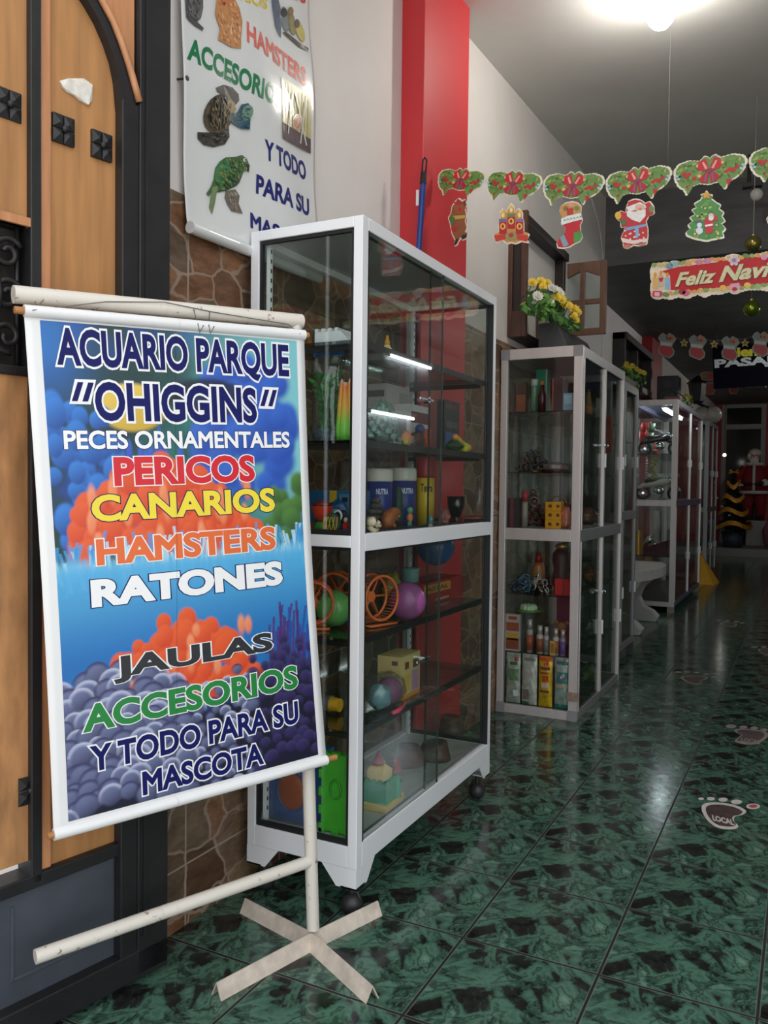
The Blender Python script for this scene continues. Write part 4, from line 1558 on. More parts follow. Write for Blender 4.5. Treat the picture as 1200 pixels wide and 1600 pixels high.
jar('feeding_bottle', 'yellow bottle with a pointed cap standing on the top shelf', 'bottle', 605, 533, -1.2, S1, 15,
    [(.8, 0, 0), (.9, 4, 0), (1, 12, 0), (.95, 17, 0), (.6, 19, 0), (.62, 19, 1), (.6, 21, 1), (.55, 21, 2), (.6, 26, 2), (.35, 30, 2), (.25, 36, 2), (0, 37, 2)],
    [('body', col((232, 206, 130), .3)), ('collar', col((236, 232, 222), .4)), ('cap', col((222, 160, 28), .35))])
P, s = at_shelf(592, 535, -1.16, S1)
tag(MB().lathe([(7 * s, 0), (7 * s, 2 * s), (5.6 * s, 6 * s), (3 * s, 8.5 * s), (0, 9 * s)], P, 20).build('white_dome', col((232, 232, 234), .4)), 'small white dome lid beside the yellow bottle', 'lid')

# ---- second shelf
t = thing('plant_bag', 'clear bag of green plastic aquarium plants with a blue header, second shelf at the left', 'plant pack', at_shelf(513, 684, -1.22, S2)[0])
P = ony(512, 684, 2.10)
P = Vector((P.x, 2.10, S2))
s = mpp(P)
g_ = MB()
plant(g_, P, .21, .035, 260, 3, 0, .026)
for k in range(7):
    g_.tube([(P.x + random.uniform(-.02, .02), P.y + random.uniform(-.015, .015), S2 + .005), (P.x + random.uniform(-.04, .04), P.y + random.uniform(-.02, .02), S2 + random.uniform(.12, .2))], .0018, 5)
g_.build('plastic_leaves', col((52, 138, 56), .35), t)
MB().sph((P.x - .01, P.y, S2 + .022), (.04, .03, .02), 16, 8, fn=lambda d: rocky(d, 2, .25, 5)).build('gravel_base', col((66, 96, 118), .6, var=.5, scale=60), t)
b_ = MB()
vs = []
for k in range(9):
    z = S2 + .002 + .268 * k / 8
    wv = .05 + .004 * math.sin(k * 2.1)
    dp = .034 if k < 7 else .034 - .014 * (k - 6)
    for a in range(16):
        q = 2 * math.pi * a / 16
        rr = 1 + .10 * math.sin(3 * q + k * 1.7) + .05 * math.sin(7 * q - k)
        vs.append((P.x + wv * rr * math.cos(q), P.y + dp * rr * math.sin(q), z))
b_.add(vs, [(k * 16 + a, k * 16 + (a + 1) % 16, (k + 1) * 16 + (a + 1) % 16, (k + 1) * 16 + a) for k in range(8) for a in range(16)], 0, True)
b_.build('clear_bag', CELLO, t)
MB().box((P.x - .05, P.y - .005, S2 + .252), (P.x + .05, P.y + .005, S2 + .268)).build('header_card', col((42, 110, 190), .4), t)
# orange and green cone
P = ony(540, 684, 2.06)
P = Vector((P.x, 2.06, S2))
t = thing('anemone_cone', 'tall orange cone fading into green, an aquarium ornament by the left pane', 'ornament', P)
m_ = bpy.data.materials.new('orange_to_green')
nt, b = nodes_new(m_)
g = nt.nodes.new('ShaderNodeTexCoord')
sx = nt.nodes.new('ShaderNodeSeparateXYZ')
nt.links.new(g.outputs['Generated'], sx.inputs[0])
nt.links.new(ramp(nt, sx.outputs[2], [(0, (120, 214, 90)), (.3, (150, 222, 92)), (.55, (244, 190, 84)), (.9, (242, 140, 70)), (1, (230, 200, 190))]), b.inputs['Base Color'])
b.inputs['Roughness'].default_value = .35
for k in range(5):
    q = k * 1.257
    MB().lathe([(.017, 0), (.017, .03), (.012, .1), (.006, .165), (0, .178 - .012 * (k % 3))], (P.x + .012 * math.cos(q), P.y + .012 * math.sin(q), S2), 12).build('petal', m_, t)
P, s = at_shelf(580, 640, -1.32, S2)
tag(MB().box((P.x - .02, P.y - .008, S2), (P.x + .02, P.y + .016, S2 + .135)).build('green_pack', col((60, 132, 92), .25), bevel=.003), 'narrow green pack standing behind the silvery rock', 'pack')
carton('filter_carton', 'tall pale grey carton with a dark pump picture on the second shelf', 'carton', 604, 640, 603, -1.30, S2, .09, (206, 200, 200),
       [(.55, .55, .95, .9, (178, 170, 172))], [(.1, .1, .85, .45, (52, 54, 60)), (.1, .8, .9, .9, (120, 112, 116))])
carton('air_pump_carton', 'smaller white carton in front of the tall grey one', 'carton', 640, 672, 634, -1.22, S2, .06, (214, 210, 210),
       [(.08, .6, .9, .85, (120, 60, 66)), (.5, .1, .9, .5, (150, 96, 100))], [(.1, .3, .8, .7, (70, 66, 70))])
SILV = pm('silvery_teal_rock', (116, 146, 140), .4, metal=.3, var=.6, scale=34, bump=.8)
P, s = at_shelf(597, 688, -1.15, S2)
mb = MB()
for k in range(60):
    a = k * 2.399
    h = .118 * (1 - k / 64)
    rr = .085 * math.sqrt(k / 60)
    q_ = Vector((P.x + rr * .45 * math.cos(a), P.y + rr * math.sin(a), S2 + .008 + h * .9))
    mb.sph(q_, (.012, .017, .008 + h * .1), 8, 6, fn=lambda d: rocky(d, k, .2, 5))
    mb.cyl(q_, q_ + Vector((.35 * math.cos(a), math.sin(a), .9)).normalized() * .024, .006, .001, 6)
lo = min(v.z for v in mb.v)
mb.v = [Vector((v.x, v.y, max(v.z, S2 + .0005))) for v in mb.v]
mb.sph((P.x, P.y, S2 + .032), (.03, .065, .03), 16, 8)
tag(mb.build('aquarium_rock', SILV), 'silvery teal layered aquarium rock, second shelf behind the left door', 'rock')
lump('moss_ornament', 'dark green moss ornament between the silvery rock and the cartons', 'ornament', 634, 668, -1.27, S2, 32, 44, (40, 84, 48), 3, .2, 5)
P, s = at_shelf(652, 668, -1.2, S2)
mb = MB().sph((P.x, P.y, S2 + .03), (.025, .028, .03), 16, 10, fn=lambda d: rocky(d, 4, .15, 5)).sph((P.x + .01, P.y, S2 + .07), .017, 14, 10, 1)
tag(mb.build('brown_ornament', [col((96, 60, 48), .5), col((64, 82, 140), .4)]), 'brown ornament topped with a blue ball, beside the white carton', 'ornament')
P, s = at_shelf(636, 690, -1.12, S2)
mb = MB().sph((P.x, P.y - .008, S2 + .022), (.016, .02, .022), 16, 10, 0, fn=lambda d: rocky(d, 5, .25, 6)).sph((P.x + .006, P.y + .014, S2 + .016), (.014, .016, .016), 14, 8, 1, fn=lambda d: rocky(d, 6, .3, 8)).sph((P.x + .004, P.y - .022, S2 + .01), (.01, .01, .01), 10, 6, 2)
tag(mb.build('cave_ornament', [col((214, 132, 92), .5), pm('black_white_speckle', (120, 116, 110), .5, var=.95, scale=70), col((172, 176, 52), .5)]), 'little orange and speckled cave ornament at the shelf edge', 'ornament')
P, s = at_shelf(668, 694, -1.12, S2)
mb = MB()
for pts in ([(0, 0, 0), (0, -.004, .02), (0, -.016, .034), (.002, -.017, .062)], [(0, -.004, .018), (0, .012, .03), (.002, .016, .064)], [(0, 0, .0), (.002, .004, .012), (.004, .002, .03)]):
    mb.tube([(P.x + a, P.y + b_, S2 + c) for a, b_, c in pts], [.006, .0055, .005, .003][:len(pts)], 8)
tag(mb.build('coral_branch', col((226, 92, 52), .4)), 'orange forked coral ornament on the second shelf by the lock', 'ornament')
carton('dark_game_box', 'black carton with a blue globe picture, behind the yellow shell', 'carton', 694, 718, 627, -1.26, S2, .03, (34, 36, 44),
       [(.1, .12, .9, .42, (58, 96, 160)), (.15, .5, .9, .62, (96, 92, 84)), (.1, .85, .8, .93, (110, 50, 50))])
P, s = at_shelf(715, 694, -1.13, S2)
mb = MB().sph((P.x, P.y - .03, S2 + .02), (.03, .036, .02), 18, 10, 0, fn=lambda d: rocky(d, 7, .15, 4))
for k in range(7):
    mb.sph((P.x + .006, P.y - .036 + k * .017, S2 + .05 - .0055 * k), (.013, .013, .012), 10, 8, 1 if k % 3 else 2)
for k in range(4):
    mb.sph((P.x + .006, P.y + .045 + .012 * k, S2 + .018), (.016, .01, .02 - .002 * k), 10, 8, 1 if k < 2 else 2)
tag(mb.build('shell_ornament', [col((46, 74, 40), .5), col((196, 204, 60), .45), col((238, 150, 74), .45)]), 'lime yellow and orange coral shell ornament on the second shelf at the right', 'ornament')

# ---- third shelf (middle board)
P = ony(506, 832, 2.19)
mb = MB().box((-1.40, 2.2, S3), (-1.20, 2.25, S3 + .12))
mb.box((-1.315, 2.199, S3 + .0), (-1.29, 2.2, S3 + .12), 1).box((-1.215, 2.199, S3), (-1.2, 2.2, S3 + .12), 1).box((-1.28, 2.199, S3 + .05), (-1.23, 2.2, S3 + .11), 2).box((-1.27, 2.1985, S3 + .085), (-1.25, 2.199, S3 + .1), 3)
mb.box((-1.40, 2.199, S3 + .0), (-1.20, 2.2, S3 + .02), 4)
tag(mb.build('food_carton', [col((40, 96, 142)), col((206, 170, 40)), col((76, 128, 160)), col((30, 40, 70)), col((160, 90, 40))]), 'blue carton with yellow bands behind the orange hopper', 'carton')
P = Vector((ony(527, 832, 2.15).x, 2.15, S3))
mb = MB().sph((P.x, P.y, S3 + .045), (.036, .02, .05), 18, 12, fn=lambda d: rocky(d, 1.5, .12, 5)).box((P.x - .01, P.y - .0225, S3 + .055), (P.x + .03, P.y - .02, S3 + .066), 1)
tag(mb.build('blue_pouch', [col((40, 78, 120), .2), col((120, 168, 190))]), 'crumpled dark blue pouch above the ring-shaped gadget', 'pouch')
P = Vector((ony(531, 832, 2.08).x, 2.08, S3))
mb = MB().cyl((P.x, P.y + .012, S3 + .048), (P.x, P.y - .012, S3 + .048), .018, n=20).tube([(P.x + .0125 * math.cos(a), P.y - .013, S3 + .048 + .0145 * math.sin(a)) for a in np.linspace(0, 6.28, 21)[:-1]], .0032, 8, 1, closed=True).box((P.x - .012, P.y - .01, S3), (P.x + .012, P.y + .012, S3 + .035))
tag(mb.build('ring_gadget', [col((34, 44, 60), .4), col((226, 228, 230), .3)]), 'dark gadget with a white ring face on the third shelf by the left pane', 'gadget')
P = Vector((ony(503, 832, 2.09).x, 2.09, S3))
hop = thing('feeding_hopper', 'orange red plastic hopper bowl on a green foot, third shelf behind the left pane', 'feeder', P)
MB().lathe([(.012, .03), (.02, .034), (.029, .055), (.034, .072), (.036, .074), (.03, .072), (.018, .05), (0, .046)], P, 22, sy=.8).build('bowl', col((236, 74, 44), .3), hop)
MB().lathe([(0, .076), (.03, .074), (.024, .084), (.012, .09), (0, .092)], P, 20, sy=.8).build('lid', col((120, 38, 34), .25), hop)
MB().lathe([(.024, 0), (.026, .012), (.018, .026), (.012, .031)], P, 18, sy=.8).build('foot', col((48, 136, 56), .4), hop)
P = Vector((ony(519, 832, 2.035).x, 2.035, S3))
mb = MB().lathe([(.03, 0), (.03, .022), (.025, .042), (.014, .055), (0, .059)], P, 22, sy=.55)
for sl in (-1, 1):
    for k in range(5):
        a0 = -2.6 + k * .42
        pts = [(P.x + (.0305 - .006 * (j / 6) ** 2 * 1.0) * math.cos(a0 + sl * .18 * j / 3), P.y + .55 * (.031 - .006 * (j / 6) ** 2) * math.sin(a0 + sl * .18 * j / 3) - .0008, S3 + .004 + .042 * j / 6) for j in range(7)]
        mb.tube(pts, .0011, 5, 1)
tag(mb.build('turtle_shell_dish', [pm('dark_green_mottle', (44, 66, 40), .4, var=.5, scale=40), col((222, 182, 40))]), 'dark green domed dish with a yellow lattice, front of the third shelf', 'dish')
P = Vector((ony(540, 832, 2.025).x, 2.025, S3))
fg = thing('toy_figure', 'tiny toy figure in red and blue by the corner post', 'figurine', P)
MB().box((P.x - .006, P.y - .004, S3), (P.x + .006, P.y + .004, S3 + .014)).build('trousers', col((48, 96, 170)), fg)
MB().box((P.x - .0065, P.y - .0045, S3 + .014), (P.x + .0065, P.y + .0045, S3 + .03)).build('jacket', col((190, 34, 34)), fg)
MB().sph((P.x, P.y, S3 + .039), (.006, .006, .008), 12, 8).build('head', col((222, 180, 130)), fg)
# jars and cans
NUT = [('tub', col((40, 58, 138), .3)), ('lid', col((222, 216, 206), .4))]
W_ink = col((220, 224, 236), .4)
FRONT_A = -.8
jar('supplement_tub', 'blue supplement tub with a white lid, left of the pair, behind the stone ruin', 'tub', 591, 825, -1.25, S3, 42, [(1, 0, 0), (1, 72, 0), (1.04, 72, 1), (1.06, 75, 1), (1.06, 88, 1), (1.0, 92, 1)], NUT, 'blue supplement tubs', text=('tub', 'NUTRA', 52, 61, FRONT_A, W_ink, .95))
jar('supplement_tub', 'blue supplement tub with a white lid, right of the pair beside the yellow can', 'tub', 628, 822, -1.25, S3, 42, [(1, 0, 0), (1, 70, 0), (1.04, 70, 1), (1.06, 73, 1), (1.06, 86, 1), (1.0, 90, 1)], NUT, 'blue supplement tubs', text=('tub', 'NUTRA', 50, 59, FRONT_A + .1, W_ink, 1.0))
jar('food_can', 'tall yellow fish food can with a red lid, third shelf under the lock', 'can', 664, 818, -1.2, S3, 29, [(1, 0, 0), (1, 74, 0), (1.0, 74, 1), (1.02, 78, 1), (1.02, 92, 1), (1.04, 94, 1), (1.04, 103, 1), (.95, 106, 1)],
    [('can', col((228, 190, 34), .25)), ('lid', col((168, 28, 34), .3))], text=('can', 'Tetra', 52, 65, -1.0, col((24, 22, 24)), 1.35))
DARKROCK = pm('dark_grey_stone_ruin', (74, 70, 66), .7, var=.45, scale=26, bump=.8)
P, s = at_shelf(590, 828, -1.17, S3)
mb = MB()
for k in range(6):
    for j in range(6 - abs(k - 2)):
        mb.sph((P.x + random.uniform(-.004, .004), P.y - .035 + k * .013, S3 + .008 + j * .0165), (.016, .0085, .0095), 9, 6, fn=lambda d: rocky(d, k + j, .12, 5))
tag(mb.build('ruin_ornament', DARKROCK), 'dark grey stone ruin ornament in front of the blue tubs', 'ornament')
lump('green_pack', 'dark green packet leaning against the right blue tub', 'packet', 623, 822, -1.19, S3, 19, 62, (40, 72, 58), 2, .08, 3, .012)
P, s = at_shelf(612, 832, -1.13, S3)
dino = thing('toy_dinosaur', 'brown toy dinosaur head and shoulders on the third shelf', 'toy', P)
mb = MB()
mb.tube([(P.x - .005, P.y - .036, S3 + .008), (P.x, P.y - .03, S3 + .028), (P.x, P.y - .015, S3 + .044), (P.x + .004, P.y + .004, S3 + .055), (P.x + .006, P.y + .02, S3 + .056), (P.x + .006, P.y + .034, S3 + .05)], [.012, .02, .022, .018, .014, .008], 12)
mb.tube([(P.x + .006, P.y + .0, S3 + .045), (P.x + .008, P.y + .016, S3 + .036), (P.x + .008, P.y + .028, S3 + .032)], [.01, .008, .004], 10)
mb.tube([(P.x, P.y - .02, S3 + .03), (P.x + .012, P.y - .005, S3 + .014), (P.x + .014, P.y + .002, S3 + .0035)], [.011, .007, .004], 8)
mb.tube([(P.x - .006, P.y - .028, S3 + .02), (P.x - .008, P.y - .034, S3 + .006)], [.013, .008], 8)
mb.build('body', pm('brown_hide', (152, 84, 38), .5, var=.25, scale=40, bump=.3), dino)
mb = MB()
for k in range(5):
    mb.cyl((P.x + .0125, P.y + .012 + k * .0045, S3 + .046), (P.x + .0125, P.y + .012 + k * .0045, S3 + .041), .0014, .0002, 6)
mb.build('teeth', col((232, 226, 206)), dino)
P, s = at_shelf(583, 832, -1.1, S3)
mb = MB().sph((P.x, P.y - .012, S3 + .034), (.016, .024, .014), 18, 10, 0, fn=lambda d: rocky(d, 3, .08, 5)).sph((P.x + .002, P.y + .012, S3 + .03), (.012, .02, .009), 16, 8).sph((P.x + .012, P.y - .008, S3 + .038), (.006, .006, .005), 10, 6, 1)
mb.tube([(P.x, P.y - .026, S3 + .02), (P.x + .002, P.y - .0, S3 + .008), (P.x + .003, P.y + .026, S3 + .011)], [.007, .008, .004], 8)
for k in range(8):
    mb.cyl((P.x + .011, P.y - .004 + k * .0045, S3 + .025), (P.x + .011, P.y - .004 + k * .0045, S3 + .017), .0015, .0003, 6, 0)
tag(mb.build('skull_ornament', [col((210, 196, 166), .5), col((40, 34, 28))]), 'bone coloured reptile skull ornament at the front left of the third shelf', 'ornament')
P, s = at_shelf(640, 829, -1.12, S3)
fg = thing('diver_figure', 'small teal and orange diver figurine in front of the yellow can', 'figurine', P)
MB().tube([(P.x, P.y - .006, S3 + .001), (P.x, P.y - .005, S3 + .022), (P.x, P.y - .001, S3 + .026), (P.x, P.y + .005, S3 + .022), (P.x, P.y + .007, S3 + .001)], .0055, 8).build('legs', col((70, 130, 116)), fg)
MB().sph((P.x, P.y, S3 + .037), (.01, .012, .015), 14, 10).build('torso', col((196, 120, 56)), fg)
MB().sph((P.x, P.y, S3 + .06), .011, 14, 10).build('helmet', col((96, 150, 120)), fg)
P, s = at_shelf(671, 822, -1.11, S3)
mb = MB().sph((P.x, P.y, S3 + .012), (.012, .018, .012), 14, 8, 0, fn=lambda d: rocky(d, 9, .3, 7)).sph((P.x + .003, P.y - .004, S3 + .03), (.009, .011, .010), 12, 8, 1, fn=lambda d: rocky(d, 4, .25, 7))
tag(mb.build('reef_ornament', [pm('white_black_speckle', (150, 146, 138), .5, var=.9, scale=80), col((110, 190, 214))]), 'sky blue and white reef ornament at the shelf edge under the yellow can', 'ornament')
lump('pink_ornament', 'dull pink ornament at the shelf edge right of the door overlap', 'ornament', 694, 815, -1.12, S3, 16, 24, (150, 88, 84), 4, .2, 5)
P, s = at_shelf(712, 812, -1.2, S3)
wine = thing('glass_goblet', 'dark tinted glass goblet on the third shelf at the right', 'glass', P)
MB().lathe([(.03, 0), (.03, .004), (.008, .008), (.02, .03), (.032, .06), (.034, .1), (.031, .1), (.018, .03), (0, .02)], P, 22).build('goblet', glass_mat('dark_glass', (96, 100, 98), .1), wine)
carton('red_carton', 'flat red carton lying at the right end of the third shelf', 'carton', 722, 752, 806, -1.2, S3, .1, (150, 40, 36), [(.1, .3, .9, .7, (190, 120, 90))])
P, s = at_shelf(748, 803, -1.22, S3)
tag(MB().lathe([(.016, 0), (.018, .1), (.01, .13), (.006, .17)], P, 14).build('clear_bottle', CELLO), 'empty clear plastic tube standing at the right end of the third shelf', 'tube')

# ---- fourth shelf: wheels, balls
def wheel(name, label, P, R, wd, c, cs, rotz):
    t = thing(name, label, 'exercise wheel', P, 'hamster wheels')
    M = Matrix.Translation(P) @ Matrix.Rotation(rotz, 4, 'Z')
    cz = R + .018
    mb = MB()
    for yy in (-wd / 2, wd / 2):
        mb.tube([(R * math.cos(a), yy, cz + R * math.sin(a)) for a in np.linspace(0, 6.283, 33)[:-1]], .0045, 8, M=M, closed=True)
    for k in range(40):
        a = 6.283 * k / 40
        mb.tube([(R * math.cos(a), -wd / 2, cz + R * math.sin(a)), (R * math.cos(a), wd / 2, cz + R * math.sin(a))], .0012, 5, M=M)
    for k in range(3):
        a = 1.05 * k
        mb.tube([(R * math.cos(a), wd / 2, cz + R * math.sin(a)), (-R * math.cos(a), wd / 2, cz - R * math.sin(a))], .0035, 6, M=M)
    mb.cyl((0, wd / 2 - .004, cz), (0, wd / 2 + .004, cz), R * .25, n=20, M=M)
    mb.build('wheel', c, t)
    mb = MB()
    yb = wd / 2 + .016
    mb.tube([(-R * .9, yb, .005), (0, yb, cz), (R * .9, yb, .005)], .0045, 8, M=M)
    mb.tube([(-R * .9, yb, .005), (R * .9, yb, .005), (R * .8, -wd * .7, .005), (-R * .8, -wd * .7, .005)], .0045, 8, M=M, closed=True)
    mb.cyl((0, wd / 2, cz), (0, yb, cz), .005, n=10, M=M)
    mb.build('stand', cs, t)
    return t


ORG = col((232, 118, 58), .35)
BLU = col((48, 122, 190), .35)
PP = onx(592, 975, -1.17)
wheel('hamster_wheel', 'orange hamster wheel on an orange stand behind the left sliding door', Vector((-1.18, PP.y + .0, S4)), .068, .05, ORG, ORG, 1.25)
Pw = ony(497, 990, 2.1)
wheel('hamster_wheel', 'orange hamster wheel mostly hidden behind the banner edge', Vector((Pw.x - .02, 2.10, S4)), .062, .045, col((222, 96, 50), .35), ORG, .5)
Pw = ony(527, 985, 2.3)
wheel('hamster_wheel', 'hamster wheel on a blue stand behind the green ball', Vector((Pw.x, 2.29, S4)), .066, .05, ORG, BLU, .2)


def toyball(label, P, R, c, ridge=0.02):
    mb = MB().sph((P.x, P.y, P.z + R), (R, R, R), 36, 22, fn=lambda d: 1 + ridge * .4 * math.sin(14 * math.atan2(d.y, d.x)) * (1 - d.z * d.z))
    for k in range(5):
        mb.cyl((P.x + R * .99 * math.cos(k), P.y + R * .99 * math.sin(k), P.z + R * 1.0), (P.x + R * 1.01 * math.cos(k), P.y + R * 1.01 * math.sin(k), P.z + R * 1.0), R * .1, n=12)
    return tag(mb.build('run_about_ball', pm('ball_%d_%d_%d' % c, c, .22, var=.06)), label, 'ball', 'run-about balls')


Pb = ony(521, 970, 2.17)
toyball('translucent green run-about ball behind the corner of the banner', Vector((Pb.x, 2.17, S4)), .056, (104, 168, 92))
P, s = at_shelf(638, 950, -1.135, S4)
toyball('dusty purple run-about ball at the front of the wheel shelf', Vector((-1.14, P.y, S4)), 30 * s, (150, 84, 138))
P, s = at_shelf(677, 876, -1.3, S4)
carton('wheel_carton', 'red carton with a yellow oval label under the blue ball', 'carton', 660, 724, 906, -1.22, S4, .12, (164, 30, 36),
       [(.04, .5, .66, .9, (214, 150, 50)), (.3, .1, .62, .2, (190, 160, 130))], [], text=[('ASTAL', (.09, .6, .6, .8), (84, 36, 26))])
toyball('big blue run-about ball lying on the red carton', Vector((-1.29, P.y, S4 + .123 - .0)), .075, (44, 96, 150))
P, s = at_shelf(640, 950, -1.3, S4)
mb = MB().lathe([(.028, 0), (.034, .12), (.036, .13), (.03, .128), (.024, .01), (0, .008)], P, 20)
tag(mb.build('cup_stack', col((118, 166, 158), .3)), 'pale teal plastic tumblers behind the purple ball', 'cup')
P, s = at_shelf(612, 960, -1.27, S4)
mb = MB().sph((P.x, P.y, S4 + .06), (.035, .05, .06), 20, 12, fn=lambda d: rocky(d, 3, .14, 5))
lo = min(v.z for v in mb.v); mb.v = [Vector((v.x, v.y, v.z - lo + S4)) for v in mb.v]
tag(mb.build('yellow_bag', col((150, 140, 52), .25)), 'crumpled olive yellow cellophane bag between the wheel and the purple ball', 'bag')

# ---- fifth shelf
carton('bird_carton', 'cream carton printed with little birds on the fifth shelf', 'carton', 627, 656, 1022, -1.15, S5, .085, (218, 196, 130),
       [(.1, .15, .45, .55, (214, 186, 92)), (.55, .12, .92, .6, (196, 150, 176)), (.2, .68, .4, .85, (150, 70, 60)), (.62, .66, .9, .86, (90, 80, 60)), (.0, .0, 1, .1, (220, 150, 60))],
       [(.1, .45, .8, .5, (190, 140, 110)), (.1, .6, .7, .64, (190, 140, 110)), (.6, .8, .85, .9, (120, 90, 110))])
P, s = at_shelf(606, 1092, -1.15, S5)
t = thing('ball_pack', 'cellophane pack of a violet ball and a pale blue cup on the fifth shelf', 'pack', P)
MB().sph((P.x - .01, P.y + .03, S5 + .047), .043, 26, 16).build('violet_ball', col((150, 84, 134), .25), t)
MB().sph((P.x - .01, P.y - .035, S5 + .04), (.034, .04, .04), 20, 12, fn=lambda d: rocky(d, 5, .1, 4)).build('blue_cup', col((120, 176, 188), .3), t)
mb = MB().sph((P.x - .008, P.y, S5 + .056), (.054, .092, .056), 34, 18, fn=lambda d: 1 + .05 * math.sin(9 * d.x + 7 * d.y) * math.sin(8 * d.z) + .03 * math.sin(17 * d.y + 5 * d.x))
lo = min(v.z for v in mb.v); mb.v = [Vector((v.x, v.y, max(v.z, S5 + .001))) for v in mb.v]
mb.build('wrapping', CELLO, t)
P, s = at_shelf(597, 1112, -1.10, S5)
mb = MB()
for k in range(14):
    mb.cyl((P.x + .006 * math.sin(k * .5), P.y - .055 + k * .0085, S5 + .004), (P.x + .006 * math.sin(k * .5), P.y - .055 + k * .0085, S5 + .010), .0045, n=8)
mb.tube([(P.x + .006 * math.sin(k * .5), P.y - .06 + k * .0085, S5 + .004) for k in range(15)], .004, 6)
tag(mb.build('studded_collar', col((26, 24, 26), .35)), 'black studded collar lying at the edge of the fifth shelf', 'collar')
P, s = at_shelf(622, 1114, -1.10, S5)
mb = MB().tube([(P.x, P.y - .04, S5 + .007), (P.x + .004, P.y - .01, S5 + .008), (P.x, P.y + .02, S5 + .009), (P.x - .004, P.y + .05, S5 + .008)], [.006, .0075, .006, .0045], 10).cyl((P.x - .004, P.y + .05, S5 + .008), (P.x - .01, P.y + .07, S5 + .014), .004, n=8)
tag(mb.build('pink_leash', col((222, 62, 106), .35)), 'bright pink rolled leash beside the black studded collar', 'leash')
Pb = ony(520, 1135, 2.15)
t = thing('lying_bottle', 'clear bottle lying on its side with its yellow cap towards the corner post', 'bottle', Vector((Pb.x, 2.15, S5)))
MB().cyl((Pb.x - .09, 2.15, S5 + .028), (Pb.x - .005, 2.15, S5 + .028), .026, n=20).build('bottle', FROST, t)
MB().cyl((Pb.x - .005, 2.15, S5 + .028), (Pb.x + .025, 2.15, S5 + .028), .022, .02, n=20).build('cap', col((226, 170, 40), .35), t)

# ---- bottom
Pb = ony(437, 1290, 2.06)
mx0, mx1 = -1.425, -1.27
t = thing('blue_house', 'blue plastic pet house with a round orange opening, behind the banner stand post', 'pet house', Vector((-1.35, 2.1, S6)))
mb = MB().box((mx0, 2.035, S6), (mx1, 2.17, S6 + .2))
mb.build('shell', col((58, 116, 206), .3), t, bevel=.006)
mb = MB().sph((-1.335, 2.036, S6 + .095), (.05, .012, .06), 24, 14)
mb.build('opening', col((190, 84, 40), .35), t)
MB().tube([(-1.335 + .05 * math.cos(a), 2.033, S6 + .095 + .06 * math.sin(a)) for a in np.linspace(0, 6.283, 31)[:-1]], .004, 8, closed=True).build('opening_rim', col((44, 90, 176), .3), t)
mb = MB().box((mx0 - .0 + .002, 2.024, S6 + .001), (mx1 - .002, 2.03, S6 + .19))
mb.build('clear_front', CELLO, t)
t = thing('puzzle_cube', 'green interlocking foam puzzle panel cube inside the white cabinet, by the corner post', 'toy', Vector((-1.18, 2.04, S6)))
gx0, gx1, gy0, gy1, gz = -1.235, -1.125, 2.018, 2.062, .235
mb = MB().box((gx0 + .006, gy0 + .006, S6 + .004), (gx1 - .006, gy1 - .006, S6 + gz - .006))
for k in range(9):
    z = S6 + k * gz / 9
    if k % 2 == 0:
        mb.box((gx0, gy0, z), (gx0 + .014, gy0 + .014, z + gz / 9)).box((gx1 - .014, gy0, z), (gx1, gy0 + .014, z + gz / 9))
        mb.box((gx1 - .014, gy1 - .014, z), (gx1, gy1, z + gz / 9))
for k in range(5):
    x = gx0 + k * (gx1 - gx0) / 5
    if k % 2 == 0:
        mb.box((x, gy0, S6 + gz - .014), (x + (gx1 - gx0) / 5, gy0 + .014, S6 + gz)).box((x, gy0, S6), (x + (gx1 - gx0) / 5, gy0 + .014, S6 + .014))
mb.build('foam_panels', col((74, 178, 52), .4), t, bevel=.002)
MB().tube([((gx0 + gx1) / 2 + .017 * math.cos(a), gy0 + .004, S6 + .13 + .026 * math.sin(a)) for a in np.linspace(0, 6.283, 25)[:-1]], .0035, 8, closed=True).build('pressed_ring', col((58, 156, 44), .4), t)
# toy castle
P, s = at_shelf(600, 1238, -1.16, S6)
P.y += .0
cs = thing('toy_castle', 'toy castle with green walls, a yellow base and red cone roofs on the cabinet floor', 'toy', Vector((-1.16, P.y, S6)))
GRN, YEL, RRF = col((74, 160, 128), .4), col((226, 196, 120), .4), col((140, 44, 62), .4)
cx, cy = -1.17, P.y
mb = MB().box((cx - .055, cy - .065, S6), (cx + .055, cy + .045, S6 + .022)).box((cx - .01, cy + .045, S6), (cx + .04, cy + .085, S6 + .022))
mb.build('base', YEL, cs, bevel=.003)
mb = MB().box((cx - .045, cy - .055, S6 + .022), (cx + .045, cy + .03, S6 + .085))
for k in range(5):
    mb.box((cx + .037, cy - .055 + k * .019, S6 + .085), (cx + .045, cy - .055 + k * .019 + .011, S6 + .094)).box((cx - .045 + k * .02, cy - .055, S6 + .085), (cx - .045 + k * .02 + .011, cy - .047, S6 + .094))
mb.cyl((cx + .04, cy + .03, S6 + .022), (cx + .04, cy + .03, S6 + .098), .0145, n=14).cyl((cx + .02, cy + .066, S6 + .022), (cx + .02, cy + .066, S6 + .105), .0125, n=14)
mb.build('walls', GRN, cs)
mb = MB()
for yy in (.03, .066):
    xx = .04 if yy == .03 else .02
    mb.cyl((cx + xx + .0125, cy + yy, S6 + .075), (cx + xx + .0145, cy + yy, S6 + .075), .005, n=8)
mb.build('arrow_slits', col((28, 70, 60)), cs)
mb = MB().box((cx - .03, cy - .04, S6 + .085), (cx + .028, cy + .02, S6 + .115))
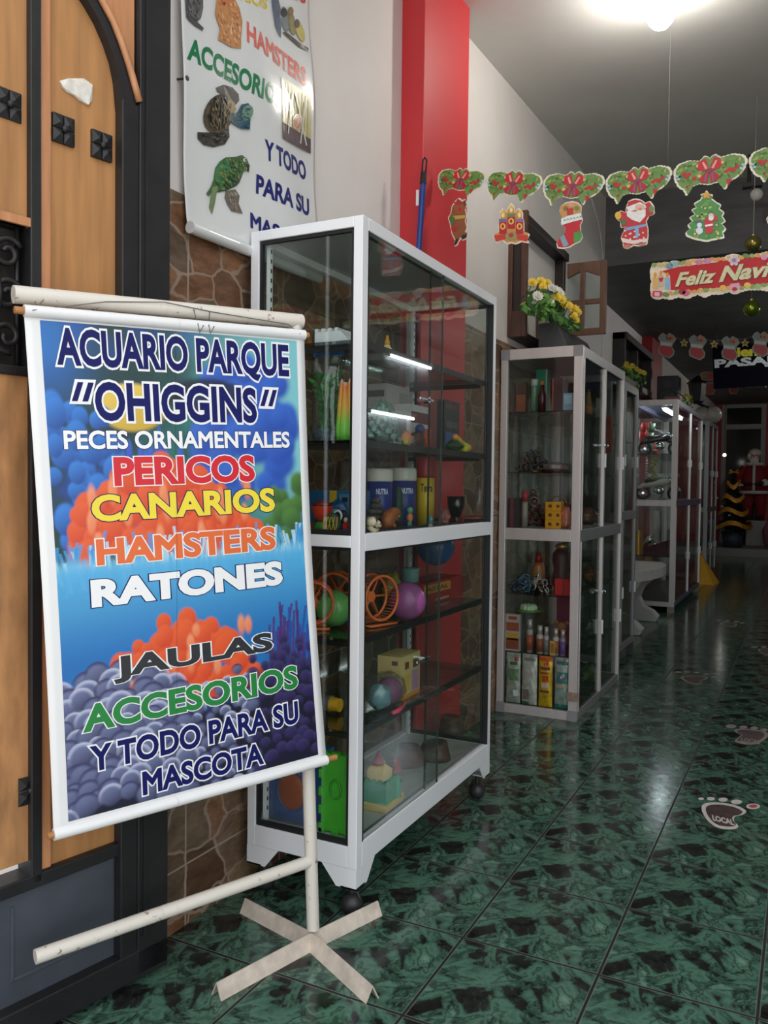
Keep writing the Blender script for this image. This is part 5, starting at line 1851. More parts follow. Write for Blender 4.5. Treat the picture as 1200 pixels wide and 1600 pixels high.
mb.add([(cx - .03, cy - .04, S6 + .115), (cx + .028, cy - .04, S6 + .115), (cx + .028, cy + .02, S6 + .115), (cx - .03, cy + .02, S6 + .115), (cx - .02, cy - .012, S6 + .135), (cx + .018, cy - .012, S6 + .135)], [(0, 1, 5, 4), (1, 2, 5), (2, 3, 4, 5), (3, 0, 4)])
mb.build('keep', YEL, cs, bevel=.002)
for (xx, yy, zz, rr, hh) in ((-.005, -.012, .132, .021, .042), (.04, .03, .098, .017, .034), (.02, .066, .105, .0155, .036)):
    MB().lathe([(rr, 0), (rr * 1.05, .004), (rr * .45, hh * .55), (0, hh)], (cx + xx, cy + yy, S6 + zz), 18).build('roof', RRF, cs)
BRK = pm('brown_resin_rock', (92, 66, 56), .5, var=.25, scale=22, bump=.4)
for px, py, wv, hv, X_, lab in ((638, 1218, 42, 36, -1.26, 'brown resin rock cave behind the toy castle'), (680, 1193, 42, 32, -1.2, 'brown resin rock cave in the middle of the cabinet floor'), (705, 1178, 38, 28, -1.28, 'brown resin rock cave at the far end of the cabinet floor')):
    P, s = at_shelf(px, py, X_, S6)
    wv *= s * 1.15
    hv *= s * .8
    mb = MB().lathe([(wv * .55, 0), (wv * .5, hv * .3), (wv * .4, hv * .8), (wv * .36, hv), (wv * .26, hv * .92), (0, hv * .88)], P, 22)
    mb.v = [Vector((v.x + .006 * math.sin(30 * v.y + 40 * v.z), v.y + .005 * math.sin(45 * v.x + 20 * v.z), v.z)) for v in mb.v]
    tag(mb.build('rock_cave', BRK), lab, 'rock', 'brown rock caves')

# ================= cabinet 2
T0, T1, T2, T3, T4, T5 = .048, .329, .641, .992, 1.29, 1.61


def cart2(name, label, cat, x1, x2, ytop, Yf, zs, depth, c, panels=(), group=None, text=()):
    """carton whose near face (towards the entrance) spans pixels x1..x2 at plane Y"""
    a, b_ = ony(x1, ytop + 10, Yf), ony(x2, ytop + 10, Yf)
    zt = ony((x1 + x2) / 2, ytop, Yf).z
    H, W = zt - zs, b_.x - a.x
    mb = MB().box((a.x, Yf, zs), (b_.x, Yf + depth, zt))
    mats = [col(c)]
    for u0, v0, u1, v1, pc in panels:
        mb.box((a.x + W * u0, Yf - .0006, zs + H * v0), (a.x + W * u1, Yf, zs + H * v1), len(mats))
        mats.append(col(pc))
    for s_, r_, tcol in text:
        lettering(mb, s_, r_, lambda u, v, o: Vector((a.x + W * u, Yf - .0011, zs + H * v)), len(mats), 0, .03)
        mats.append(col(tcol))
    return tag(mb.build(name, mats), label, cat, group)


def p2(px, py, Y, zs):
    q = ony(px, py, Y)
    return Vector((q.x, Y, zs)), mpp(q)


def jar2(name, label, cat, px, Y, zs, wpx, prof, mats, group=None):
    P, s = p2(px, 800, Y, zs)
    R = wpx * s / 2
    t = thing(name, label, cat, P, group)
    parts = {}
    for r, h, mi in prof:
        parts.setdefault(mi, []).append((r * R, h * s))
    for mi, pr in parts.items():
        nm, mt = mats[mi]
        if pr[0][0] > 1e-6: pr = [(0, pr[0][1])] + pr
        if pr[-1][0] > 1e-6: pr = pr + [(0, pr[-1][1])]
        MB().lathe(pr, P, 20).build(nm, mt, t)
    return t


cart2('orange_carton', 'brown and orange carton at the back left of the top shelf of the trinket cabinet', 'carton', 806, 822, 598, 4.45, T5, .05, (96, 66, 52), [(.1, .1, .95, .62, (176, 92, 62))])
jar2('green_tube_pack', 'clear capped green tube on the trinket cabinet top shelf', 'tube', 832, 4.38, T5, 11, [(1, 0, 0), (1, 40, 0), (.9, 42, 0), (1.0, 42, 1), (1.0, 52, 1)], [('tube', col((110, 150, 122), .2)), ('cap', col((206, 208, 206), .3))])
jar2('dark_bottle', 'dark maroon bottle with an orange cap on the trinket cabinet top shelf', 'bottle', 844, 4.34, T5, 12, [(1, 0, 0), (1, 26, 0), (.55, 34, 0), (.45, 42, 0), (.5, 42, 1), (.5, 48, 1)], [('bottle', col((66, 26, 30), .2)), ('cap', col((216, 120, 40), .3))])
cart2('teal_carton', 'tall teal green carton, tallest thing on the trinket cabinet top shelf', 'carton', 838, 855, 577, 4.5, T5, .07, (42, 150, 122), [(.88, 0, 1, 1, (190, 196, 192))])
cart2('brown_book', 'dark brown upright book beside the teal carton', 'book', 863, 879, 591, 4.36, T5, .12, (58, 42, 42), [(0, 0, .12, 1, (190, 90, 60))])
cart2('blue_picture_box', 'pale blue box at the right of the trinket cabinet top shelf', 'box', 880, 895, 614, 4.32, T5, .05, (126, 168, 200), [(.1, .4, .9, .9, (168, 204, 226))])
P = onx(922, 640, -1.12)
tag(MB().lathe([(.025, 0), (.022, .05), (.01, .13), (.004, .155), (0, .16)], (-1.13, P.y, T5), 18).build('incense_cone', col((176, 130, 62), .4)), 'ochre cone standing behind the trinket cabinet glass doors, top shelf', 'ornament')
cart2('red_tag_box', 'small red box hung low by the doors of the trinket cabinet', 'box', 948, 955, 650, 5.05, T4 + .13, .05, (168, 66, 44))


def heap(name, label, px0, px1, ytop, Y, zs, cols, n, seed, shape='coil'):
    a, b_ = ony(px0, ytop, Y), ony(px1, ytop, Y)
    H = a.z - zs if a.z > zs else .06
    r_ = random.Random(seed)
    mb = MB()
    mats = [pm('trinket_%d_%d_%d' % c, c, .25, metal=.4, var=.3, scale=50) for c in cols]
    for k in range(n):
        t = r_.random()
        x = a.x + (b_.x - a.x) * t
        hz = H * (1 - abs(2 * t - .9) ** 1.6)
        z = zs + .008 + r_.random() ** 1.2 * max(.01, hz)
        y = Y + .02 + r_.random() * .1
        R = r_.uniform(.012, .026)
        ax = Matrix.Rotation(r_.uniform(0, 3), 4, 'X') @ Matrix.Rotation(r_.uniform(0, 3), 4, 'Y')
        M = Matrix.Translation((x, y, max(z, zs + R * .5))) @ ax
        mb.tube([(R * math.cos(q), R * math.sin(q), 0) for q in np.linspace(0, 6.283, 11)[:-1]], r_.uniform(.002, .0045), 5, r_.randrange(len(mats)), M, True)
    lo = min(v.z for v in mb.v)
    mb.v = [Vector((v.x, v.y, max(v.z, zs + .001))) for v in mb.v]
    o = mb.build(name, mats)
    o['kind'] = 'stuff'
    return tag(o, label, 'trinkets')


heap('bracelet_heap', 'dark heap of bracelets with glints on the second shelf of the trinket cabinet', 808, 850, 706, 4.32, T4, [(60, 52, 50), (40, 70, 96), (120, 104, 84), (34, 30, 32)], 130, 1)
P, s = p2(868, 730, 4.36, T4)
mb = MB().sph((P.x, P.y, T4 + .026), (.065, .05, .026), 24, 12, fn=lambda d: rocky(d, 2, .15, 6))
mb.v = [Vector((v.x, v.y, max(v.z, T4 + .001))) for v in mb.v]
tag(mb.build('grey_pouch', col((120, 112, 112), .25)), 'shiny grey pouch right of the bracelet heap', 'pouch')
cart2('striped_frame', 'dark slanted case with a wine red stripe, third shelf at the left', 'case', 791, 812, 778, 4.3, T3, .06, (40, 30, 38), [(.3, 0, .55, 1, (120, 30, 62))])
jar2('red_top_tube', 'clear tube with a red and white top on the third shelf', 'tube', 820, 4.33, T3, 10, [(1, 0, 0), (1, 40, 0), (1.02, 40, 1), (1.02, 57, 1)], [('tube', col((150, 142, 132), .2)), ('cap', col((166, 50, 56), .3))])
heap('keyring_heap', 'mixed heap of shiny keyrings on the third shelf of the trinket cabinet', 812, 850, 772, 4.40, T3, [(110, 90, 80), (140, 60, 50), (70, 64, 70), (170, 160, 150)], 110, 2)
for k in range(3):
    a, b_ = ony(852, 800, 4.29), ony(876, 800, 4.29)
    z0 = T3 + k * .0475
    mb = MB().box((a.x, 4.29, z0), (b_.x, 4.36, z0 + .0465))
    for u0, u1 in ((.2, .42), (.72, .92)):
        mb.box((a.x + (b_.x - a.x) * u0, 4.289, z0 + .016), (a.x + (b_.x - a.x) * u1, 4.29, z0 + .032), 1)
    tag(mb.build('yellow_block', [col((224, 158, 30), .4), col((96, 60, 24))], bevel=.001), ('bottom', 'middle', 'top')[k] + ' one of three yellow gift boxes stacked on the third shelf', 'box', 'stacked yellow boxes')
P, s = p2(872, 790, 4.46, T3)
mb = MB().lathe([(.03, 0), (.04, .05), (.05, .12), (.046, .122), (.034, .05), (0, .01)], P, 16)
mb.tube([(P.x + .05 * math.cos(q), P.y, T3 + .12 + .05 * math.sin(q)) for q in np.linspace(0, 3.14, 12)], .003, 6)
tag(mb.build('gold_basket', pm('gold_wicker', (168, 122, 44), .3, metal=.5, var=.3, scale=60, bump=.5)), 'golden wicker basket behind the yellow gift boxes', 'basket')
P, s = p2(885, 825, 4.32, T3)
mb = MB().sph((P.x, P.y, T3 + .055), (.03, .03, .055), 20, 12, fn=lambda d: rocky(d, 6, .15, 5))
mb.v = [Vector((v.x, v.y, max(v.z, T3 + .001))) for v in mb.v]
tag(mb.build('pink_bag', col((206, 130, 112), .3)), 'pink cellophane bag right of the yellow gift boxes', 'bag')
# lower half
heap('blue_bracelet_heap', 'blue and black beaded heap at the left of the fourth shelf', 794, 830, 902, 4.30, T2, [(38, 74, 110), (26, 30, 36), (60, 120, 150)], 110, 3)
heap('zebra_bracelet_heap', 'black and white striped bangles on the fourth shelf', 816, 852, 904, 4.34, T2, [(30, 28, 28), (214, 210, 204), (110, 74, 56)], 110, 4)
jar2('pear_bottle', 'round amber bottle with a red pointed top on the fourth shelf', 'bottle', 843, 4.52, T2, 22, [(.6, 8, 0), (.95, 16, 0), (1, 26, 0), (.85, 36, 0), (.6, 42, 0), (.6, 42, 1), (.45, 52, 1), (.1, 58, 1)], [('bottle', col((176, 116, 70), .3)), ('top', col((160, 44, 44), .35))])
P, s = p2(876, 925, 4.5, T2)
bu = thing('dark_bust', 'dark carved bust with a gold cap at the right of the fourth shelf', 'ornament', P)
MB().lathe([(.05, 0), (.052, .06), (.04, .12), (.05, .17), (.045, .21), (.02, .24)], P, 18).build('bust', col((52, 38, 38), .4), bu)
MB().sph((P.x, P.y, P.z + .245), (.034, .034, .018), 16, 10).build('cap', pm('pale_gold', (214, 190, 130), .25, metal=.7), bu)
cart2('red_gift_box', 'bright red box on the fourth shelf of the trinket cabinet', 'box', 867, 892, 905, 4.33, T2, .06, (196, 36, 34), [(.5, .0, .6, 1, (120, 20, 24))])
P, s = p2(826, 960, 4.36, T1)
lo_ = thing('lotus_candle', 'white and green lotus flower holder standing on a clear cup', 'ornament', Vector((P.x, P.y, T1)))
MB().lathe([(.022, 0), (.02, .1), (.03, .2), (.035, .205)], (P.x, P.y, T1), 18).build('cup', FROST, lo_)
mb = MB()
for k in range(10):
    a = k * .628
    mb.sph((P.x + .03 * math.cos(a), P.y + .03 * math.sin(a), T1 + .225), (.019, .019, .022), 12, 8)
mb.build('petal_ring', col((190, 210, 176), .4), lo_)
MB().lathe([(.02, .2), (.066, .206), (.07, .214), (.02, .222)], (P.x, P.y, T1), 20).build('leaf_dish', col((84, 130, 58), .4), lo_)
cart2('photo_bag', 'pouch printed with an orange flower picture at the left of the fifth shelf', 'pouch', 790, 812, 960, 4.27, T1, .03, (190, 178, 172),
      [(.05, .05, .95, .35, (150, 76, 46)), (.1, .3, .9, .5, (214, 160, 60)), (.05, .55, .95, .78, (166, 84, 50)), (.2, .86, .8, .95, (190, 60, 50))])
for k, (px, wv, hv, bc, lc, lab) in enumerate([(831, 10, 52, (170, 172, 166), (176, 84, 60), 'leftmost of the small bottles, with a reddish label'), (847, 11, 44, (186, 178, 172), (150, 84, 60), 'second small bottle, with a grey cap and a brown label'), (857, 9, 43, (170, 168, 168), (130, 126, 124), 'third small bottle, slim and plain grey'), (872, 10, 42, (190, 180, 172), (150, 92, 70), 'fourth small bottle, with a tan label, behind the cube candle'), (883, 9, 41, (150, 136, 160), (110, 84, 150), 'rightmost small bottle, violet at its foot')]):
    jar2('perfume_bottle', lab + ' on the fifth shelf', 'bottle', px, 4.28, T1, wv, [(1, 0, 0), (1, hv * .64, 0), (.7, hv * .7, 0), (1.01, hv * .08, 1), (1.01, hv * .55, 1), (.7, hv * .7, 2), (.72, hv, 2)], [('bottle', col(bc, .2)), ('label', col(lc, .3)), ('cap', pm('bottle_cap_grey', (196, 192, 188), .25, metal=.4))], 'small bottles on the fifth shelf')
cart2('cube_candle', 'tiny gold cube among the small bottles', 'candle', 859, 867, 1002, 4.26, T1, .03, (196, 160, 84), [(.15, .15, .85, .85, (160, 110, 40))])
P, s = p2(877, 985, 4.42, T1)
pu = thing('puppet', 'brown furry puppet peeking over the small bottles', 'toy', P)
MB().sph((P.x, P.y, T1 + .05), (.035, .03, .05), 18, 12).build('body', col((122, 76, 44), .8), pu)
MB().sph((P.x, P.y, T1 + .125), (.028, .026, .03), 18, 12).sph((P.x - .03, P.y, T1 + .15), .012, 10, 8).sph((P.x + .03, P.y, T1 + .15), .012, 10, 8).build('head', col((160, 110, 70), .8), pu)
cart2('pink_book', 'dull magenta card at the back right of the fifth shelf', 'card', 870, 890, 925, 4.6, T1, .01, (112, 44, 66))


def sachet(label, x1, x2, yt, yb, c, marks):
    a, b_ = ony(x1, (yt + yb) / 2, 4.285), ony(x2, (yt + yb) / 2, 4.285)
    zt, zb = ony(x1, yt, 4.285).z, T0
    W, H = b_.x - a.x, zt - zb
    mb = MB()
    n = 10
    def fp(u, v, o=0):
        bulge = .014 * (math.sin(math.pi * min(1, max(0, u))) ** .6) * (math.sin(math.pi * min(1, max(0, v))) ** .5) + .0015 * math.sin(17 * u + 23 * v)
        return (a.x + W * u, 4.285 - bulge - o, zb + H * v)
    vs = [fp(i / n, j / 16) for j in range(17) for i in range(n + 1)]
    k0 = len(vs)
    vs += [(a.x + W * i / n, 4.287 + .012 * math.sin(math.pi * i / n) * math.sin(math.pi * j / 16), zb + H * j / 16) for j in range(17) for i in range(n + 1)]
    fs = []
    for j in range(16):
        for i in range(n):
            q = j * (n + 1) + i
            fs += [(q, q + 1, q + n + 2, q + n + 1), (k0 + q, k0 + q + n + 1, k0 + q + n + 2, k0 + q + 1)]
    mb.add(vs, fs, 0, True)
    mats = [pm('sachet_%d_%d_%d' % c, c, .16, metal=.25, var=.3, scale=26, bump=.25)]
    for u0, v0, u1, v1, pc in marks:
        g = 4
        vv_ = [fp(u0 + (u1 - u0) * i / g, v0 + (v1 - v0) * j / g, .0016) for j in range(g + 1) for i in range(g + 1)]
        mb.add(vv_, [(j * (g + 1) + i, j * (g + 1) + i + 1, (j + 1) * (g + 1) + i + 1, (j + 1) * (g + 1) + i) for j in range(g) for i in range(g)], len(mats), True)
        mats.append(col(pc, .25))
    hole = [(.08 + .12 * k, .975, .13 + .12 * k, .985, (240, 240, 240)) for k in range(8)]
    for u0, v0, u1, v1, pc in hole:
        mb.add([fp(u0, v0, .002), fp(u1, v0, .002), fp(u1, v1, .002), fp(u0, v1, .002)], [(0, 1, 2, 3)], len(mats))
    mats.append(col((236, 236, 232)))
    return tag(mb.build('incense_sachet', mats), label, 'sachet', 'sachets on the cabinet floor')


sachet('silver green sachet with a red mark, leftmost of the four on the cabinet floor', 791, 813, 1018, 1100, (176, 182, 172), [(.62, .84, .9, .92, (180, 50, 60)), (.3, .76, .8, .82, (84, 104, 84)), (.1, .45, .9, .68, (110, 140, 104)), (.55, .14, .9, .26, (240, 240, 240))])
sachet('silvery patterned sachet, second of the four from the left on the cabinet floor', 816, 839, 1020, 1106, (206, 202, 196), [(.15, .86, .9, .92, (130, 128, 124)), (.1, .1, .5, .3, (140, 120, 110)), (.0, .0, .5, .06, (60, 110, 92))])
sachet('bright yellow and orange sachet, third of the four on the cabinet floor', 842, 863, 1024, 1111, (232, 182, 36), [(0, .9, 1, .99, (220, 92, 36)), (.4, .82, .7, .88, (206, 66, 40)), (.12, .73, .85, .79, (126, 70, 90)), (.12, .65, .8, .69, (180, 84, 50)), (.3, .5, .75, .62, (206, 84, 36)), (.25, .38, .75, .47, (226, 196, 196)), (.1, .28, .8, .33, (140, 74, 90))])
sachet('teal and white sachet, rightmost of the four on the cabinet floor', 867, 890, 1026, 1115, (170, 186, 182), [(.1, .86, .95, .93, (74, 112, 118)), (.15, .5, .9, .72, (70, 126, 132)), (.42, .6, .68, .68, (224, 224, 224)), (.4, .57, .75, .6, (206, 66, 60)), (.1, .42, .9, .47, (210, 180, 150)), (0, 0, 1, .09, (42, 112, 104))])
# things just seen through the doors of the trinket cabinet
for k, (px, py, zs, c, lab) in enumerate([(925, 900, T2, (120, 84, 40), 'gold ornament behind the lower doors of the trinket cabinet'), (925, 1000, T1, (96, 100, 96), 'grey metal bundle behind the lower doors of the trinket cabinet'), (922, 1075, T0, (90, 116, 50), 'olive pack on the floor behind the lower doors'), (922, 818, T3, (150, 110, 90), 'tan bundle behind the upper doors of the trinket cabinet')]):
    q = onx(px, py, -1.14)
    mb = MB().sph((-1.15, q.y, zs + .05), (.05, .07, .05), 20, 12, fn=lambda d: rocky(d, k, .2, 6))
    mb.v = [Vector((v.x, v.y, max(v.z, zs + .001))) for v in mb.v]
    tag(mb.build('trinket_bundle', pm('bundle_%d' % k, c, .3, metal=.3, var=.4, scale=40, bump=.4)), lab, 'trinkets')

# ------------------------------------------------------------------ broom handle behind the cabinet
q1 = ony(664, 246, 3.012)
q0 = ony(649.5, 398, 2.985)
q0 = Vector((q0.x, q0.y, 1.934))
bd = (q1 - q0).normalized()
br = thing('broom_handle', 'blue broom handle with a black hanging loop leaning against the red pillar', 'broom', q0)
MB().cyl(q0, q1 - bd * .1, .0115, n=16).build('pole', col((30, 62, 140), .3), br)
MB().cyl(q1 - bd * .105, q1 - bd * .06, .0135, .0125, n=16).tube([q1 - bd * .062 + Vector((-.008, 0, 0)), q1 - bd * .012 + Vector((-.009, 0, 0)), q1, q1 - bd * .012 + Vector((.009, 0, 0)), q1 - bd * .062 + Vector((.008, 0, 0))], .0035, 8).build('hanging_loop', BLACKRUB, br)
qq = ony(656, 310, 2.995)
MB().box((qq.x - .011, qq.y - .0125, qq.z - .03), (qq.x + .0, qq.y - .009, qq.z + .03)).build('sticker', col((226, 224, 218), .5), br)

# ------------------------------------------------------------------ flat card decorations hung across the passage
CARD_E = col((240, 228, 206), .45)


class Card:
    """thin printed card hung in the plane Y = const; outlines in photo pixels on that plane"""
    def __init__(s, Y, fn=None):
        s.Y, s.mb, s.mats, s.key = Y, MB(), [CARD_E], {}
        s.fn = fn or (lambda x, y, o: ony(x, y, s.Y) + Vector((0, -o, 0)))

    def mat(s, c):
        if c not in s.key:
            s.key[c] = len(s.mats)
            s.mats.append(pm('card_%d_%d_%d' % c, c, .4, var=.1, scale=90))
        return s.key[c]

    def base(s, poly, c=None):
        n = len(poly)
        vs = [s.fn(x, y, 0) for x, y in poly] + [s.fn(x, y, -.0018) for x, y in poly]
        s.mb.add(vs, [tuple(range(n)), tuple(range(2 * n - 1, n - 1, -1))] + [(k, n + k, n + (k + 1) % n, (k + 1) % n) for k in range(n)], 0 if c is None else s.mat(c))
        return s

    def lay(s, poly, c, l=1):
        s.mb.add([s.fn(x, y, .0004 + .0006 * l) for x, y in poly], [tuple(range(len(poly)))], s.mat(c))
        return s

    def ell(s, cx, cy, rx, ry, c, l=1, rot=0, n=14):
        return s.lay([(cx + rx * math.cos(t) * math.cos(rot) - ry * math.sin(t) * math.sin(rot), cy + rx * math.cos(t) * math.sin(rot) + ry * math.sin(t) * math.cos(rot)) for t in np.linspace(0, 2 * math.pi, n + 1)[:-1]], c, l)

    def done(s, name, label, cat, group=None):
        return tag(s.mb.build(name, s.mats), label, cat, group)


def inset(poly, f, c=None):
    cx = sum(p[0] for p in poly) / len(poly)
    cy = sum(p[1] for p in poly) / len(poly)
    return [(cx + (x - cx) * f, cy + (y - cy) * f) for x, y in poly]


def scallop(poly, step=5.0, amp=1.2):
    out = []
    n = len(poly)
    for i in range(n):
        (xa, ya), (xb, yb) = poly[i], poly[(i + 1) % n]
        d = math.hypot(xb - xa, yb - ya)
        m = max(1, int(d / step))
        nx, ny = (yb - ya) / (d + 1e-9), -(xb - xa) / (d + 1e-9)
        for k in range(m * 3):
            t = k / (m * 3)
            w_ = amp * abs(math.sin(math.pi * t * m))
            out.append((xa + (xb - xa) * t + nx * w_, ya + (yb - ya) * t + ny * w_))
    return out


GY = 3.15
s0 = mpp(ony(802, 300, GY))


def make_swag():
    c = Card(0, lambda x, y, o: Vector((x * s0, -o, -y * s0)))
    ol = [(-43, -8), (-38, -15), (-25, -18), (-12, -15), (-6, -21), (0, -17), (6, -21), (13, -16), (28, -18), (40, -14), (44, -7), (40, 4), (32, 12), (24, 15), (19, 25), (15, 20), (11, 14), (0, 16), (-12, 13), (-20, 15), (-27, 26), (-31, 18), (-37, 14), (-42, 4)]
    c.base(scallop(ol, 4, .9))
    c.lay(scallop(inset(ol, .93), 4, .8), (112, 146, 70), 1)
    r_ = random.Random(2)
    for k in range(90):
        x = r_.uniform(-38, 38)
        y = r_.uniform(-13, 11 - abs(abs(x) - 20) * .15)
        if abs(x) < 9:
            continue
        c.ell(x, y, r_.uniform(2.2, 3.8), 1.3, r_.choice([(84, 124, 52), (140, 168, 80), (70, 110, 60), (190, 176, 96), (104, 150, 66)]), 2 + k % 3, r_.uniform(0, 3.1), 7)
    for x, y in [(-28, 2), (-24, 0), (-30, -2), (24, 1), (28, 3), (20, 3), (-18, 6), (32, -1)]:
        c.ell(x, y, 2.6, 2.4, (196, 26, 34), 6, 0, 10)
    for x, y in [(-39, 0), (-37, 4), (39, -2), (37, 2)]:
        c.ell(x, y, 2.2, 1.5, (170, 200, 226), 6, .4, 8)
    for x, y in [(-14, -9), (15, -9), (-12, 4)]:
        c.ell(x, y, 2.2, 2.0, (240, 190, 120), 6, 0, 8)
    for sx in (-1, 1):
        c.lay([(0, -2), (sx * 5, -17), (sx * 13, -14), (sx * 14, -4), (sx * 7, -1)], (200, 30, 44), 7)
        c.lay([(sx * 2, -4), (sx * 7, -13), (sx * 9, -12), (sx * 5, -3)], (236, 170, 150), 8)
        c.lay([(0, 0), (sx * 4, 0), (sx * 13, 8), (sx * 8, 13), (sx * 2, 14)], (186, 22, 36), 7)
        c.lay([(sx * 2, 2), (sx * 4, 2), (sx * 6, 12), (sx * 4, 13)], (140, 90, 140), 8)
        c.lay([(sx * 20, 12), (sx * 27, 14), (sx * 22, 22), (sx * 24 - 3, 16)], (198, 28, 40), 7)
    c.ell(0, -1, 3, 2.6, (130, 60, 110), 9, 0, 10)
    return c


joins = [(683, 276), (758.5, 281), (847, 287), (945, 287), (1051, 272), (1169, 254), (1290, 226)]
JP = [ony(x, y, GY) for x, y in joins]
proto = None
names = ['reindeer card', 'candle card', 'stocking card', 'waving bearded man card', 'decorated tree card', 'card at the picture edge']
for k in range(6):
    a, b_ = JP[k], JP[k + 1]
    ctr = (a + b_) / 2
    wid = (b_ - a).length
    ang = math.atan2(b_.z - a.z, b_.x - a.x)
    sc = wid / (89 * s0)
    lab = 'green fir swag card with a red bow, above the ' + names[k]
    if proto is None:
        proto = make_swag().done('fir_swag', lab, 'decoration', 'fir swags of the front garland')
        base_off = Vector(proto.location)
        o = proto
    else:
        o = dup(proto)
        o['label'] = lab
    R = Matrix.Rotation(-ang, 3, 'Y')
    o.rotation_euler = (0, -ang, 0)
    o.scale = (sc, 1, sc)
    o.location = ctr + R @ (base_off * 1.0 * sc) + Vector((0, -.0015, -.011 * sc))
cord = MB().tube([p + Vector((0, .002, 0)) for p in JP], .0012, 6)
tag(cord.build('garland_cord', col((214, 206, 190), .6)), 'thin cord carrying the front row of Christmas cards across the passage', 'cord')

# reindeer
c = Card(GY)
ol = [(713, 312), (718, 309), (722, 313), (727, 311), (730, 318), (727, 326), (729, 336), (727, 346), (730, 356), (727, 364), (731, 366), (730, 373), (722, 376), (720, 372), (714, 384), (710, 385), (711, 376), (706, 366), (703, 350), (700, 340), (704, 334), (706, 322), (710, 316)]
c.base(scallop(ol, 5, .5)).lay(inset(ol, .93), (150, 86, 50), 1).ell(717, 324, 7, 10, (164, 92, 54), 2).ell(719, 328, 3, 3, (200, 40, 40), 3).lay([(708, 317), (716, 314), (724, 318), (716, 321)], (196, 40, 44), 4)
c.lay([(704, 338), (727, 336), (727, 341), (705, 344)], (200, 170, 80), 3).lay([(703, 336), (711, 340), (709, 352), (704, 350)], (80, 120, 60), 4).ell(710, 358, 5, 4, (190, 40, 46), 4).lay([(722, 368), (730, 366), (729, 372), (722, 375)], (40, 32, 30), 5).lay([(713, 374), (717, 373), (713, 383), (710, 383)], (40, 32, 30), 5)
c.lay([(724, 318), (727, 312), (728.5, 313), (726.5, 322)], (96, 60, 40), 3).lay([(713, 316), (715, 311), (717, 311), (716, 316)], (96, 60, 40), 3).done('reindeer_card', 'brown reindeer card, the leftmost hanging card, in front of the red pillar', 'decoration', 'hanging cards of the front garland')
# candles
c = Card(GY)
ol = [(799, 317), (804, 324), (804, 331), (811, 325), (817, 332), (817, 340), (819, 347), (819, 362), (828, 366), (824, 374), (827, 380), (815, 378), (806, 382), (799, 380), (792, 382), (785, 376), (775, 380), (773, 374), (770, 368), (779, 363), (778, 352), (782, 345), (780, 332), (786, 325), (791, 331), (794, 324)]
c.base(scallop(ol, 5, .4)).lay(inset(ol, .92), (206, 150, 84), 1)
for x, y, cc in ((786, 342, (120, 110, 160)), (799, 334, (110, 140, 90)), (812, 342, (150, 110, 160))):
    c.lay([(x - 6, y), (x + 6, y), (x + 6, y + 24), (x - 6, y + 24)], (190, 36, 44), 2).lay([(x - 6, y), (x + 6, y), (x + 6, y + 5), (x - 6, y + 5)], cc, 3)
    c.ell(x, y - 7, 3.4, 6, (244, 190, 80), 3).ell(x, y - 5.5, 1.8, 3.4, (252, 236, 190), 4)
    c.ell(x, y + 12, 4.4, 5, (240, 200, 90), 4).ell(x, y + 12, 2.2, 3, (170, 40, 40), 5)
c.lay([(772, 368), (790, 366), (790, 374), (775, 378)], (206, 60, 44), 3).lay([(808, 366), (826, 368), (824, 378), (808, 374)], (206, 60, 44), 3).ell(799, 369, 9, 7, (150, 150, 90), 5).ell(799, 368, 4, 3.4, (200, 40, 44), 6)
c.done('candle_card', 'card of three lit candles with a ribbon, second hanging card from the left', 'decoration', 'hanging cards of the front garland')
# stocking
c = Card(GY)
ol = [(876, 322), (884, 316), (894, 314), (903, 316), (909, 322), (908, 334), (911, 344), (907, 352), (908, 362), (911, 370), (907, 378), (898, 382), (890, 387), (880, 389), (871, 388), (869, 381), (873, 373), (882, 364), (883, 356), (876, 350), (878, 340), (874, 330)]
c.base(ol).lay(inset(ol, .94), (200, 22, 36), 1)
c.lay([(876, 323), (884, 318), (894, 316), (902, 318), (908, 323), (907, 334), (878, 340), (875, 331)], (204, 150, 80), 2).ell(893, 320, 4, 4, (226, 160, 140), 3).ell(884, 326, 4, 4, (150, 110, 60), 3).ell(901, 326, 4, 4, (120, 140, 70), 3).lay([(886, 326), (896, 325), (896, 335), (886, 337)], (196, 50, 40), 3)
c.lay([(877, 342), (886, 338), (908, 333), (910, 343), (894, 347), (878, 352)], (238, 238, 234), 4)
for k in range(6):
    x = 880 + k * 5
    c.lay([(x, 347 - k * 1.1), (x + 2.5, 342.5 - k * 1.1), (x + 5, 346 - k * 1.1), (x + 2.5, 344.6 - k * 1.1)], (70, 130, 70), 5)
c.lay([(897, 364), (908, 361), (910, 370), (906, 377), (897, 380)], (72, 150, 60), 5).lay([(875, 372), (881, 366), (889, 383), (881, 387)], (130, 160, 170), 5)
c.done('stocking_card', 'red stocking card with a white cuff and green heel, third hanging card from the left', 'decoration', 'hanging cards of the front garland')
